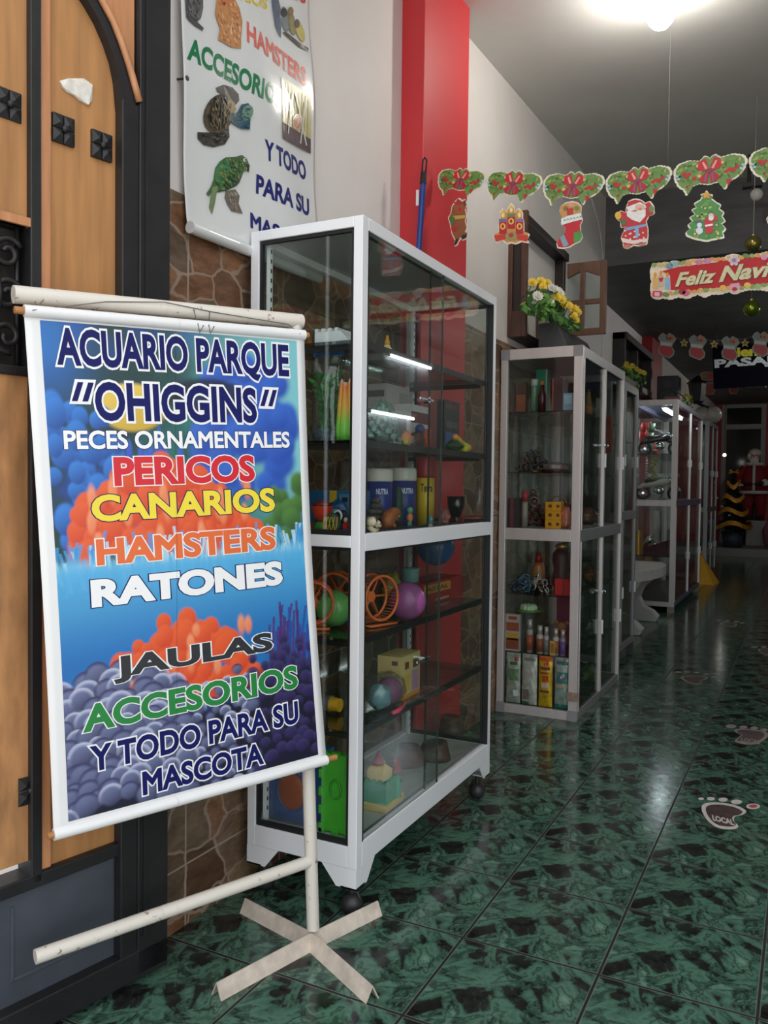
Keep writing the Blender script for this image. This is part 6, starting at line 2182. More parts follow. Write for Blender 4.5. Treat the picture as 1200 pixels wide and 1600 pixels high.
# bearded man ringing a bell
c = Card(GY)
ol = [(982, 314), (992, 310), (1002, 312), (1008, 317), (1016, 314), (1022, 322), (1023, 334), (1014, 338), (1010, 346), (1013, 358), (1013, 370), (1011, 382), (1000, 385), (990, 384), (981, 389), (974, 387), (973, 379), (970, 372), (974, 362), (977, 354), (970, 356), (969, 346), (963, 342), (963, 334), (970, 329), (977, 332), (979, 322)]
c.base(scallop(ol, 6, .5)).lay(inset(ol, .95), (196, 28, 40), 1)
c.lay([(981, 316), (992, 312), (1004, 315), (1008, 322), (982, 326)], (200, 34, 44), 2).lay([(979, 324), (1000, 316), (1009, 321), (1010, 325), (982, 331)], (240, 236, 230), 3).ell(1000, 325, 8, 6, (232, 188, 166), 4).ell(1000, 327, 3.2, 2.4, (214, 130, 116), 5)
c.lay([(979, 330), (992, 331), (1009, 327), (1009, 338), (1000, 348), (988, 344), (980, 338)], (238, 232, 226), 5).ell(966, 337, 5, 6, (222, 180, 60), 4).ell(974, 347, 4.4, 5.5, (74, 110, 60), 4).ell(1018, 327, 4, 5.5, (110, 140, 70), 4)
c.lay([(978, 356), (1010, 350), (1010, 354), (978, 361)], (120, 160, 200), 4).lay([(992, 354), (998, 353), (998, 370), (994, 374)], (130, 170, 206), 5)
for k in range(14):
    c.ell(977 + (k * 7) % 34, 361 + (k * 5) % 17, 1.4, 1.4, (236, 226, 216), 5, 0, 8)
c.lay([(971, 372), (990, 376), (1011, 373), (1011, 379), (990, 382), (973, 379)], (232, 206, 196), 6).ell(980, 385, 6, 3, (190, 110, 90), 6).ell(1003, 382, 6, 3, (190, 110, 90), 6)
c.done('bearded_man_card', 'card of a waving white-bearded man in a red suit, fourth hanging card from the left', 'decoration', 'hanging cards of the front garland')
# tree
c = Card(GY)
ol = [(1104, 297), (1108, 303), (1114, 304), (1112, 310), (1120, 316), (1127, 320), (1124, 326), (1132, 332), (1129, 338), (1134, 346), (1128, 350), (1135, 358), (1130, 364), (1132, 372), (1122, 374), (1112, 376), (1104, 378), (1094, 376), (1084, 374), (1072, 369), (1071, 364), (1078, 358), (1074, 352), (1082, 346), (1077, 340), (1086, 335), (1080, 328), (1088, 324), (1084, 318), (1094, 312), (1098, 306), (1094, 304), (1101, 302)]
c.base(scallop(ol, 6, .5)).lay(inset(ol, .93), (74, 140, 64), 1)
r_ = random.Random(5)
for k in range(46):
    y = r_.uniform(314, 372)
    hw = (y - 306) * .4
    c.ell(1104 + r_.uniform(-hw, hw), y, 3.6, 1.7, r_.choice([(46, 116, 50), (110, 160, 70), (60, 150, 80), (190, 180, 90)]), 2 + k % 3, r_.uniform(-.6, .6), 8)
c.lay([(1104, 299), (1107, 303), (1112, 304), (1108, 307), (1110, 311), (1104, 309), (1099, 311), (1100, 307), (1097, 304), (1101, 303)], (222, 160, 60), 5)
c.lay([(1101, 342), (1110, 338), (1116, 344), (1114, 364), (1104, 366), (1101, 356)], (196, 36, 46), 6).ell(1112, 338, 5, 4.6, (232, 206, 190), 7).lay([(1113, 332), (1121, 338), (1122, 346), (1117, 344)], (200, 40, 50), 7).ell(1111, 342, 4, 3.4, (240, 236, 230), 8).lay([(1102, 352), (1114, 350), (1114, 353), (1102, 355)], (240, 236, 230), 8)
c.ell(1093, 352, 4, 4, (226, 230, 238), 6).ell(1093, 361, 5.6, 5.4, (216, 222, 236), 6).lay([(1089, 349), (1097, 348), (1095, 344), (1091, 344)], (110, 70, 110), 7)
for x, y in [(1090, 338), (1120, 352), (1086, 366), (1122, 366), (1102, 326)]:
    c.ell(x, y, 1.8, 1.8, (236, 200, 100), 7, 0, 8)
c.done('tree_card', 'green decorated tree card with a gold star, fifth hanging card from the left', 'decoration', 'hanging cards of the front garland')
c = Card(GY)
ol = [(1197, 342), (1206, 330), (1220, 318), (1234, 330), (1244, 356), (1230, 372), (1206, 366)]
c.base(ol).lay(inset(ol, .92), (206, 60, 50), 1).ell(1220, 346, 14, 12, (226, 180, 80), 2)
c.done('bell_card', 'card cut off by the right edge of the picture, only its pale rim showing', 'decoration', 'hanging cards of the front garland')

# greeting sign
FY = 4.0
c = Card(FY)
ol = [(1016.5, 419), (1022, 413), (1033, 411), (1046, 410), (1053, 407), (1064, 410), (1076, 406), (1090, 405), (1108, 404), (1120, 404), (1132, 402), (1139, 398), (1150, 397), (1158, 400), (1168, 400), (1176, 399), (1188, 396), (1200, 393), (1225, 391), (1250, 386), (1275, 383), (1288, 388), (1291, 410), (1290, 436), (1280, 444), (1250, 446), (1225, 450), (1200, 455), (1188, 453), (1170, 453), (1158, 456), (1148, 460), (1139, 456), (1126, 460), (1112, 460), (1101, 465), (1090, 460), (1074, 467), (1060, 464), (1048, 468), (1036, 466), (1026, 468), (1018, 464), (1016, 450), (1018, 440), (1016, 430)]
c.base(scallop(ol, 6, 1.0))
c.lay([(1034, 424), (1060, 417), (1120, 410), (1128, 405), (1140, 408), (1160, 402), (1175, 401), (1200, 402), (1260, 394), (1278, 400), (1278, 434), (1240, 440), (1190, 446), (1130, 449), (1080, 455), (1048, 453), (1047, 430)], (196, 10, 24), 1)
r_ = random.Random(9)
for k in range(30):
    x = 1022 + k * 9
    for yy in (414 - (x - 1022) * .095 + r_.uniform(-1, 1.5), 461 - (x - 1022) * .085 + r_.uniform(-1.5, 1)):
        c.ell(x, yy, r_.uniform(4, 6.5), r_.uniform(2.6, 3.8), r_.choice([(140, 166, 92), (112, 146, 78), (220, 180, 100), (206, 196, 130), (150, 176, 104), (226, 160, 90)]), 2 + k % 3, r_.uniform(-.5, .5), 10)
for x, y, cc in [(1046, 416, (120, 160, 180)), (1054, 412, (150, 190, 200)), (1092, 410, (214, 130, 170)), (1106, 408, (214, 140, 180)), (1076, 412, (222, 170, 110)), (1194, 402, (226, 160, 190)), (1072, 458, (214, 90, 130)), (1066, 456, (170, 30, 50)), (1130, 450, (236, 190, 90)), (1168, 446, (236, 196, 90)), (1184, 448, (150, 190, 120))]:
    c.ell(x, y, 5.5, 4.6, cc, 6)
for k in range(6):
    c.ell(1147 + 5.6 * math.cos(k * 1.047), 407 + 5.6 * math.sin(k * 1.047), 3.8, 3, (232, 208, 222), 7, k * 1.047)
c.ell(1147, 407, 3, 3, (150, 140, 170), 8)
c.lay([(1141, 444), (1155, 442), (1157, 450), (1148, 457), (1140, 451)], (224, 170, 190), 7).ell(1148, 452, 4, 3, (190, 20, 40), 8)
for x, y0_, y1_, cc in ((1033, 431, 448, (206, 190, 160)), (1043, 434, 452, (150, 190, 222)), (1024, 434, 452, (226, 190, 110))):
    c.lay([(x - 4, y0_), (x + 4, y0_), (x + 4, y1_), (x - 4, y1_)], cc, 7).ell(x, y0_ - 4, 2.4, 4, (236, 160, 50), 7)
c.lay([(1029, 435), (1037, 434), (1035, 440), (1033, 441), (1031, 440)], (200, 30, 40), 8)
c.lay([(1020, 455), (1034, 455), (1034, 464), (1020, 464)], (206, 50, 90), 7).lay([(1023, 457), (1031, 457), (1031, 463), (1023, 463)], (236, 190, 206), 8)


def sign_text(word, bl, br, tl, cc, sh=.3):
    k = c.mat(cc)
    for ou, oc, l in ((.05, (90, 90, 60), 9), (0, cc, 10)):
        vs, fs = glyphs(word, .035 + ou * .35, sh)
        base, _ = glyphs(word, .035, sh)
        lo, hi = base.min(0), base.max(0)
        q = (vs - lo) / (hi - lo)
        c.mb.add([c.fn(bl[0] + (br[0] - bl[0]) * u + (tl[0] - bl[0]) * v, bl[1] + (br[1] - bl[1]) * u + (tl[1] - bl[1]) * v, .0004 + .0006 * l) for u, v in q], fs, c.mat(oc))


sign_text('Feliz', (1055, 449), (1119, 442), (1056, 427), (226, 218, 176))
sign_text('Navidad', (1123, 442), (1266, 425), (1124, 417), (226, 218, 176))
c.done('greeting_sign', 'long red card sign with cream words and a flowery border', 'sign')
hang = MB()
for x in (1040, 1200):
    p = ony(x, 410, FY)
    hang.tube([p, Vector((p.x, p.y, 3.36))], .0003, 5)
tag(hang.build('sign_thread', col((120, 120, 120), .6)), 'fine threads the red greeting sign hangs from', 'thread')

# glass balls
for px, py, Y, rp, cc, lab in ((1177, 381, 5.2, 12.5, (126, 118, 56), 'olive gold glass ball hanging above the greeting sign'), (1174, 482, 6.0, 12.5, (110, 130, 36), 'lime green glass ball hanging below the greeting sign')):
    P = ony(px, py, Y)
    R = rp * mpp(P)
    b_ = thing('glass_ball', lab, 'ornament', P, 'hanging glass balls')
    MB().sph(P, R, 28, 18).build('ball', pm('ball_%d' % px, cc, .16, metal=.75, var=.05), b_)
    MB().cyl(P + Vector((0, 0, R * .96)), P + Vector((0, 0, R * 1.16)), R * .2, n=12).build('cap', pm('gold_cap', (176, 160, 110), .3, metal=.8), b_)
    MB().tube([P + Vector((0, 0, R * 1.1)), Vector((P.x, P.y, 3.46))], .0008, 5).build('thread', col((190, 190, 186), .6), b_)
P = ony(1182, 304, 6.2)
R = 9.5 * mpp(P)
sl = thing('ceiling_spotlight', 'small unlit white spotlight on a dark arm under the ceiling, behind the last swag', 'lamp', P)
MB().sph(P, R, 24, 16).build('bulb', col((214, 212, 206), .25), sl)
MB().tube([P + Vector((0, .03, R * .7)), P + Vector((-.05, .03, R * 2.2)), P + Vector((-.05, .03, 3.5 - P.z))], .012, 8).box(P + Vector((-.09, 0, R * 1.5)), P + Vector((.03, .06, R * 2.2))).build('arm', col((52, 48, 46), .5), sl)
# white cable down the wall
cb_ = MB().tube([onx(929, 308, -1.494) + Vector((0, -.2, 0)), onx(936, 350, -1.494), onx(942, 395, -1.494), onx(945, 440, -1.494), onx(942, 500, -1.494), onx(940, 560, -1.494), onx(940, 640, -1.494)], .006, 6)
tag(cb_.build('wall_cable', col((206, 204, 200), .5)), 'thin white cable running down the wall behind the open shutter', 'cable')

# ------------------------------------------------------------------ dark wooden window box with flowers and an open shutter
WOOD = pm('dark_brown_wood', (86, 56, 44), .4, var=.25, scale=8, stretch=(6, 6, .8))
WOODK = pm('near_black_wood', (44, 36, 34), .45, var=.2, scale=8)
ya, yb = 4.42, 5.36
za, zb_ = 2.03, 2.72
t = thing('window_box', 'dark wooden window frame on the wall above the trinket cabinet', 'window frame', (-1.44, 5.0, za))
mb = MB().box((-1.5, ya, za), (-1.44, ya + .05, zb_)).box((-1.5, yb - .05, za), (-1.44, yb, zb_)).box((-1.5, ya, zb_ - .05), (-1.42, yb, zb_)).box((-1.5, ya + .05, za), (-1.44, yb - .05, za + .05))
mb.build('frame', WOODK, t, bevel=.004)
MB().box((-1.498, ya + .5, za + .05), (-1.485, yb - .05, za + .44)).build('lower_board', WOOD, t)
MB().box((-1.5, ya - .035, za), (-1.475, ya - .001, zb_ - .02)).box((-1.425, ya - .035, za + .0), (-1.395, ya - .001, zb_ - .01)).box((-1.475, ya - .034, zb_ - .09), (-1.425, ya - .002, zb_ - .02)).box((-1.475, ya - .034, za), (-1.425, ya - .002, za + .14)).box((-1.475, ya - .022, za + .14), (-1.425, ya - .014, zb_ - .09), 1).build('near_shutter', [WOOD, WOODK], t, bevel=.002)
# open shutter, at right angles to the wall
sx0, sx1 = ony(873, 460, 5.62).x, ony(947, 460, 5.62).x
sz1, sz0 = ony(905, 410, 5.62).z, ony(905, 524, 5.62).z
SHW = pm('mid_brown_wood', (118, 84, 66), .4, var=.22, scale=7, stretch=(6, 6, .8))
sh_ = thing('open_shutter', 'open brown wooden shutter with four panes and a scalloped top rail', 'shutter', Vector(((sx0 + sx1) / 2, 5.62, sz0)))
W_ = sx1 - sx0
H_ = sz1 - sz0
bw = W_ * .13
mb = MB().box((sx0, 5.62, sz0), (sx0 + bw, 5.65, sz1)).box((sx1 - bw, 5.62, sz0), (sx1, 5.65, sz1)).box((sx0 + bw, 5.622, sz0), (sx1 - bw, 5.648, sz0 + H_ * .09))
top = [(sx0 + bw, sz1), (sx1 - bw, sz1)]
n_ = 12
arc = []
for k in range(n_ + 1):
    u = k / n_
    arc.append((sx1 - bw - (W_ - 2 * bw) * u, sz1 - H_ * (.10 + .11 * abs(2 * u - 1) ** .8 - .0)))
poly = top + arc
vs = [(x, 5.622, z) for x, z in poly] + [(x, 5.648, z) for x, z in poly]
m_ = len(poly)
mb.add(vs, [tuple(range(m_)), tuple(range(2 * m_ - 1, m_ - 1, -1))] + [(k, m_ + k, m_ + (k + 1) % m_, (k + 1) % m_) for k in range(m_)])
xm = (sx0 + sx1) / 2
mb.box((xm - bw * .4, 5.624, sz0 + H_ * .09), (xm + bw * .4, 5.646, sz1 - H_ * .1))
mb.box((sx0 + bw, 5.625, sz0 + H_ * .42), (xm - bw * .4, 5.645, sz0 + H_ * .49)).box((xm + bw * .4, 5.625, sz0 + H_ * .42), (sx1 - bw, 5.645, sz0 + H_ * .49))
mb.build('frame', SHW, sh_, bevel=.003)
MB().box((sx0 + bw * .8, 5.633, sz0 + H_ * .05), (sx1 - bw * .8, 5.636, sz1 - H_ * .09)).build('glazing', CGLASS, sh_)
# planter with a sloping front
pt = thing('flower_planter', 'dark grey planter with a sloping front under the yellow and white flowers', 'planter', (-1.3, 4.9, 1.96))
pr = [(-1.375, 1.975), (-1.2, 1.975), (-1.275, 2.125), (-1.375, 2.125)]
mb = MB()
vs = [(x, y, z) for y in (4.56, 5.3) for x, z in pr]
mb.add(vs, [(0, 1, 2, 3), (7, 6, 5, 4), (0, 4, 5, 1), (1, 5, 6, 2), (2, 6, 7, 3), (3, 7, 4, 0)])
mb.build('trough', pm('charcoal_trough', (66, 67, 70), .5, var=.1), pt, bevel=.004)
MB().box((-1.37, 4.57, 2.118), (-1.28, 5.29, 2.128)).build('soil', col((120, 56, 46), .8), pt)


def flowers(name, label, pts, P0, seed, stems_z, group=None):
    """pts = [(px, py, Y-plane X, size px, colour)]"""
    t = thing(name, label, 'flowers', P0, group)
    lf = MB()
    r_ = random.Random(seed)
    cols_ = {}
    for px, py, X, sp, cc in pts:
        P = onx(px, py, X)
        s = mpp(P) * sp / 2
        mb = cols_.setdefault(cc, MB())
        for ring, (rn, rr, hh, tilt) in enumerate(((11, 1.0, .0, .25), (9, .75, .25, .6), (6, .45, .42, 1.0))):
            for k in range(rn):
                a = 6.283 * k / rn + ring * .4
                fx_ = Vector((.55, -.75, .35)).normalized()
                e1 = Vector((.8, .6, 0)).normalized()
                e1 = (e1 - fx_ * e1.dot(fx_)).normalized()
                e2 = fx_.cross(e1)
                rd = e1 * math.cos(a) + e2 * math.sin(a)
                d = (fx_ * math.sin(tilt) + rd * math.cos(tilt)).normalized()
                e = e2 * math.cos(a) - e1 * math.sin(a)
                L_ = s * rr * 1.15
                b0 = P + fx_ * (s * hh * .35)
                mb.add([b0, b0 + d * L_ * .6 + e * L_ * .34, b0 + d * L_, b0 + d * L_ * .6 - e * L_ * .34], [(0, 1, 2, 3)])
        lf.tube([P, Vector((P.x - .03, P.y + r_.uniform(-.03, .03), (P.z + stems_z) / 2)), Vector((P0[0] + r_.uniform(-.02, .02), P.y * .6 + P0[1] * .4, stems_z))], .003, 5)
        for k in range(9):
            q = P + Vector((r_.uniform(-.06, .01), r_.uniform(-.09, .09), r_.uniform(-.16, -.02)))
            if q.z < stems_z: q.z = stems_z + .02
            a = r_.uniform(0, 6.28)
            d = Vector((r_.uniform(0, 1), math.cos(a), math.sin(a) * .7 - .2)).normalized()
            e = d.orthogonal().normalized()
            L_ = r_.uniform(.04, .065)
            lf.add([q, q + d * L_ * .45 + e * L_ * .3, q + d * L_, q + d * L_ * .45 - e * L_ * .3], [(0, 1, 2, 3)], r_.randrange(2))
    lf.build('leaves', [col((58, 104, 44), .5), col((96, 146, 62), .5)], t)
    for cc, mb in cols_.items():
        mb.build('blossoms', col(cc, .6), t)
    return t


YW, WH = (236, 206, 70), (226, 224, 214)
flowers('artificial_flowers', 'bunch of yellow and white artificial flowers in the sloping planter', [
    (832, 442, -1.33, 15, YW), (845, 440, -1.31, 15, YW), (848, 449, -1.29, 14, YW), (855, 442, -1.33, 13, YW), (840, 463, -1.27, 17, WH), (833, 470, -1.3, 13, WH),
    (862, 450, -1.3, 14, WH), (868, 453, -1.28, 14, WH), (873, 455, -1.3, 13, WH), (876, 459, -1.28, 13, WH), (870, 464, -1.26, 15, YW), (877, 468, -1.25, 16, YW), (881, 476, -1.25, 14, YW), (888, 477, -1.25, 14, YW),
    (897, 484, -1.24, 17, YW), (902, 488, -1.24, 14, YW), (896, 494, -1.23, 14, YW), (862, 471, -1.25, 9, WH), (899, 500, -1.23, 13, YW), (852, 490, -1.25, 6, (150, 190, 90)), (868, 490, -1.25, 6, (150, 190, 90))], (-1.32, 4.93, 2.128), 4, 2.128)

# ------------------------------------------------------------------ footprint stickers on the floor
WST = pm('white_sticker', (214, 210, 204), .4, var=.12, scale=60)
DST = pm('worn_dark_print', (74, 54, 52), .45, var=.55, scale=26)
RST = col((186, 74, 70), .4)


def footprint(label, sole, toes, text=None, worn=WST, red=None):
    mb = MB()
    def pl(poly, z, m):
        pts = [onz(x, y, 0) for x, y in poly]
        n = len(pts)
        mb.add([(p.x, p.y, z) for p in pts] + [(p.x, p.y, .0004) for p in pts], [tuple(range(n)), tuple(range(2 * n - 1, n - 1, -1))] + [(k, n + k, n + (k + 1) % n, (k + 1) % n) for k in range(n)], m)
    # round the outline
    n = len(sole)
    sm = []
    for i in range(n):
        p0, p1, p2, p3 = sole[i - 1], sole[i], sole[(i + 1) % n], sole[(i + 2) % n]
        for t in (0, .33, .66):
            sm.append(tuple(.5 * ((2 * p1[k]) + (-p0[k] + p2[k]) * t + (2 * p0[k] - 5 * p1[k] + 4 * p2[k] - p3[k]) * t * t + (-p0[k] + 3 * p1[k] - 3 * p2[k] + p3[k]) * t ** 3) for k in (0, 1)))
    pl(sm, .0012, 0)
    pl(inset(sm, .82), .0018, 1)
    for i, (x, y, rx, ry) in enumerate(toes):
        pl([(x + rx * math.cos(a), y + ry * math.sin(a)) for a in np.linspace(0, 6.283, 15)[:-1]], .0012, 0)
        if red == i:
            pl([(x + rx * .6 * math.cos(a), y + ry * .6 * math.sin(a)) for a in np.linspace(0, 6.283, 15)[:-1]], .0018, 2)
    for word, bl, br_, tl in (text or []):
        a, b_, c_ = onz(*bl), onz(*br_), onz(*tl)
        lettering(mb, word, (0, 0, 1, 1), lambda u, v, o: Vector((*(a + (b_ - a) * u + (c_ - a) * v)[:2], .0024)), 0, 0, .05)
    return tag(mb.build('footprint_sticker', [worn, DST, RST]), label, 'sticker', 'footprint stickers')


def cv(pts): return [(940 + x / 3.556, 880 + y / 3.556) for x, y in pts]
def ct(pts): return [(940 + x / 3.556, 880 + y / 3.556, a / 3.556, b_ / 3.556) for x, y, a, b_ in pts]


footprint('white footprint sticker on the floor nearest the viewer', cv([(555, 1362), (570, 1338), (625, 1330), (690, 1335), (755, 1350), (804, 1378), (780, 1400), (742, 1408), (736, 1434), (760, 1462), (742, 1476), (700, 1478), (645, 1470), (600, 1442), (568, 1400)]),
          ct([(553, 1310, 16, 7), (607, 1309, 22, 9), (675, 1315, 26, 11), (750, 1327, 31, 12), (842, 1352, 39, 15)]), [('LOCAL', (1114, 1283), (1148, 1291), (1112, 1274))], red=4)
footprint('dark reddish footprint sticker, second nearest, by the right edge', cv([(738, 928), (770, 920), (830, 923), (890, 931), (922, 945), (920, 968), (880, 996), (830, 1008), (775, 1002), (740, 990), (756, 972), (776, 954), (748, 942)]),
          ct([(718, 907, 29, 10), (788, 911, 23, 8), (848, 917, 21, 8), (903, 928, 20, 8), (948, 940, 18, 8)]), [('LOCAL', (1157, 1160), (1188, 1164), (1158, 1153))], worn=pm('greyed_sticker', (150, 142, 138), .4, var=.2, scale=60))
footprint('pale yellowish footprint sticker in the middle of the passage', cv([(440, 632), (458, 652), (500, 670), (548, 672), (552, 656), (588, 642), (578, 630), (500, 626)]),
          ct([(425, 606, 22, 5), (475, 604, 16, 4), (530, 609, 16, 4), (580, 618, 15, 4), (622, 632, 16, 5)]), worn=pm('yellowed_sticker', (136, 138, 112), .4, var=.2, scale=60))
footprint('faint footprint sticker far down the passage', cv([(655, 336), (690, 350), (738, 354), (752, 340), (735, 332), (690, 328)]), ct([(650, 318, 14, 3), (700, 320, 14, 3), (750, 326, 16, 3), (780, 332, 14, 3)]), worn=pm('greyed_sticker', (150, 142, 138), .4))
footprint('faint footprint sticker cut by the right edge of the picture', cv([(868, 480), (905, 474), (960, 478), (960, 505), (915, 512), (888, 500)]), ct([(850, 466, 20, 4), (900, 466, 16, 4)]), worn=pm('greyed_sticker', (150, 142, 138), .4))

# ------------------------------------------------------------------ white stone bench
STONE = pm('whitish_cast_stone', (178, 176, 170), .7, var=.1, scale=14, bump=.15)
bn = thing('stone_bench', 'white cast stone bench with scrolled legs before the motorcycle cabinet', 'bench', (-1.4, 7.5, 0))
outl = [(-1.74, 6.95), (-1.24, 6.95), (-1.16, 7.2), (-1.12, 7.5), (-1.14, 7.85), (-1.22, 8.1), (-1.74, 8.1)]
MB().prism(outl, .45, .53).build('seat', STONE, bn, bevel=.015)
MB().box((-1.74, 7.0, .53), (-1.66, 8.1, .68)).box((-1.76, 6.97, .68), (-1.63, 8.12, .79)).build('backrest', STONE, bn, bevel=.012)
for yy in (7.02, 7.82):
    pr = [(-1.70, 0), (-1.22, 0), (-1.20, .05), (-1.25, .10), (-1.33, .14), (-1.37, .22), (-1.33, .32), (-1.24, .40), (-1.22, .45), (-1.72, .45), (-1.68, .38), (-1.60, .30), (-1.58, .2), (-1.63, .12), (-1.71, .08)]
    m_ = len(pr)
    vs = [(x, yy, z) for x, z in pr] + [(x, yy + .13, z) for x, z in pr]
    MB().add(vs, [tuple(range(m_)), tuple(range(2 * m_ - 1, m_ - 1, -1))] + [(k, m_ + k, m_ + (k + 1) % m_, (k + 1) % m_) for k in range(m_)]).build('leg', STONE, bn, bevel=.012)
tag(MB().box((-1.60, 7.45, .53), (-1.48, 7.6, .66)).box((-1.58, 7.449, .55), (-1.50, 7.45, .64), 1).build('brown_box', [col((110, 82, 56)), col((52, 40, 34))]), 'small brown box standing on the white stone bench', 'box')

# ------------------------------------------------------------------ models in the lit cabinet
K0, K1, K2 = 1.56, 1.075 + .033, .55
BIKE_K, BIKE_W = col((24, 24, 26), .2), col((200, 196, 188), .3)


def motorbike(name, label, P, L, body, rot, dark):
    t = thing(name, label, 'model motorcycle', P, 'model motorcycles')
    M = Matrix.Translation(P) @ Matrix.Rotation(rot, 4, 'Z') @ Matrix.Scale(L, 4)
    for nm, x in (('front_wheel', .36), ('rear_wheel', -.36)):
        mb = MB().tube([(x + .14 * math.cos(a), 0, .155 + .14 * math.sin(a)) for a in np.linspace(0, 6.283, 29)[:-1]], .028, 8, M=M, closed=True)
        mb.cyl((x, -.02, .155), (x, .02, .155), .03, n=10, M=M, m=1)
        for k in range(8):
            a = k * .785
            mb.tube([(x, 0, .155), (x + .13 * math.cos(a), 0, .155 + .13 * math.sin(a))], .005, 5, 1, M)
        mb.build(nm, [BLACKRUB, CHROME], t)
    mb = MB().tube([(-.36, 0, .32), (-.2, 0, .36), (0, 0, .40), (.12, 0, .42), (.24, 0, .44)], [.05, .075, .07, .09, .05], 12, M=M)
    mb.tube([(.10, 0, .40), (.20, 0, .33), (.30, 0, .34), (.42, 0, .30), (.48, 0, .22)], [.04, .03, .04, .045, .03], 10, M=M)
    mb.tube([(-.24, 0, .36), (-.36, 0, .34), (-.48, 0, .26)], [.05, .06, .03], 10, M=M)
    mb.build('bodywork', body, t)
    MB().tube([(-.32, 0, .42), (-.16, 0, .43), (-.04, 0, .46)], [.045, .06, .03], 10, M=M).build('saddle', BLACKRUB, t)
    mb = MB().sph((0, 0, .22), (.13, .08, .1), 16, 10, M=M).tube([(.05, .06, .2), (-.1, .09, .12), (-.45, .09, .13)], .022, 8, M=M)
    mb.tube([(.36, .03, .155), (.24, .03, .5)], .015, 6, M=M).tube([(.36, -.03, .155), (.24, -.03, .5)], .015, 6, M=M).sph((.30, 0, .46), .05, 12, 8, M=M)
    mb.tube([(.14, -.19, .52), (.22, -.08, .54), (.24, 0, .52), (.22, .08, .54), (.14, .19, .52)], .013, 6, M=M)
    mb.build('engine_and_chrome', CHROME, t)
    return t


motorbike('model_motorcycle', 'black model motorcycle with chrome parts on the top shelf of the lit cabinet', Vector((-1.36, 8.75, K0)), .40, BIKE_K, .25, True)
motorbike('model_motorcycle', 'cream model motorcycle on the middle level of the lit cabinet', Vector((-1.36, 8.74, K1)), .42, BIKE_W, .2, False)


def p4(px, Y, z):
    return Vector((ony(px, 700, Y).x, Y, z))


for px, hh, cc, lab, tl in ((1014, .34, (66, 96, 74), 'dull green tall flask leaning in the lit cabinet', .02), (1025, .36, (180, 50, 40), 'red and silver tall flask in the lit cabinet', -.06), (1007, .30, (120, 60, 60), 'dim red flask at the back left of the lit cabinet', .05)):
    P = p4(px, {1014: 9.0, 1025: 9.18, 1007: 9.36}[px], K0)
    fk = thing('flask', lab, 'bottle', P)
    MB().tube([P, P + Vector((tl * .3, 0, hh * .3)), P + Vector((tl, 0, hh * .72))], [.036, .034, .026], 14).build('body', col(cc, .3), fk)
    MB().tube([P + Vector((tl, 0, hh * .72)), P + Vector((tl * 1.4, 0, hh))], [.028, .034], 14).build('top', col((206, 56, 44) if cc[0] > 100 else cc, .3), fk)
# white inner frames of the next showcase level
fr_ = MB().box((-1.52, 9.0, 1.34), (-1.2, 9.03, 1.375)).box((-1.265, 9.0, 1.115), (-1.235, 9.03, 1.55))
tag(fr_.build('display_rack', INNER), 'white slim display rack inside the lit cabinet above the cream motorcycle', 'rack')
P = p4(1011, 8.72, K0 - .008)
cr_ = thing('crystal_pendant', 'string of glass beads with a gold hanging under the black motorcycle', 'pendant', Vector((P.x, P.y, K0 - .28)))
mb = MB()
for k in range(9):
    mb.sph((P.x, P.y, K0 - .03 - k * .03), .014, 10, 8)
mb.build('beads', CHROME, cr_)
mb = MB()
for k in range(20):
    mb.sph((P.x + .07 + random.uniform(-.03, .03), P.y + .02 + random.uniform(-.02, .02), K0 - .04 - k * .011), .013, 8, 6)
mb.cyl((P.x + .07, P.y + .02, K0 - .3), (P.x + .07, P.y + .02, K0 - .008), .002, n=6).tube([(P.x, P.y, K0 - .28), (P.x, P.y, K0 - .008), (P.x + .07, P.y + .02, K0 - .008)], .002, 6)
mb.build('gold_cluster', pm('gold_leaves', (150, 146, 60), .3, metal=.5, var=.4, scale=60), cr_)
P = p4(1000, 8.75, K2)
tag(MB().cyl(P + Vector((0, 0, 0)), P + Vector((0, 0, .24)), .05, n=18).build('gold_canister', pm('brass_gold', (176, 132, 60), .35, metal=.6, var=.1)), 'brass coloured canister in the lower part of the lit cabinet', 'canister')
P = p4(1018, 8.85, K2)
hd = thing('faceted_gadget', 'silver ball figurine on a plum cloth in the lower part of the lit cabinet', 'ornament', P)
MB().sph(P + Vector((0, 0, .14)), .04, 14, 10).tube([P + Vector((-.08, 0, .02)), P + Vector((-.06, 0, .09)), P + Vector((0, 0, .16)), P + Vector((.02, 0, .2))], .012, 8).sph(P + Vector((.05, 0, .1)), .022, 12, 8).build('figure', CHROME, hd)
mb = MB().prism([(P.x - .12, P.y + .05), (P.x + .18, P.y + .03), (P.x + .2, P.y + .3), (P.x - .12, P.y + .3)], K2 + .0, K2 + .14)
mb.v = [v if v.z < K2 + .05 else Vector((v.x, v.y, K2 + .03 + .12 * max(0, (v.x - P.x + .12) / .32))) for v in mb.v]
mb.build('plum_cloth', col((92, 40, 62), .7), hd)

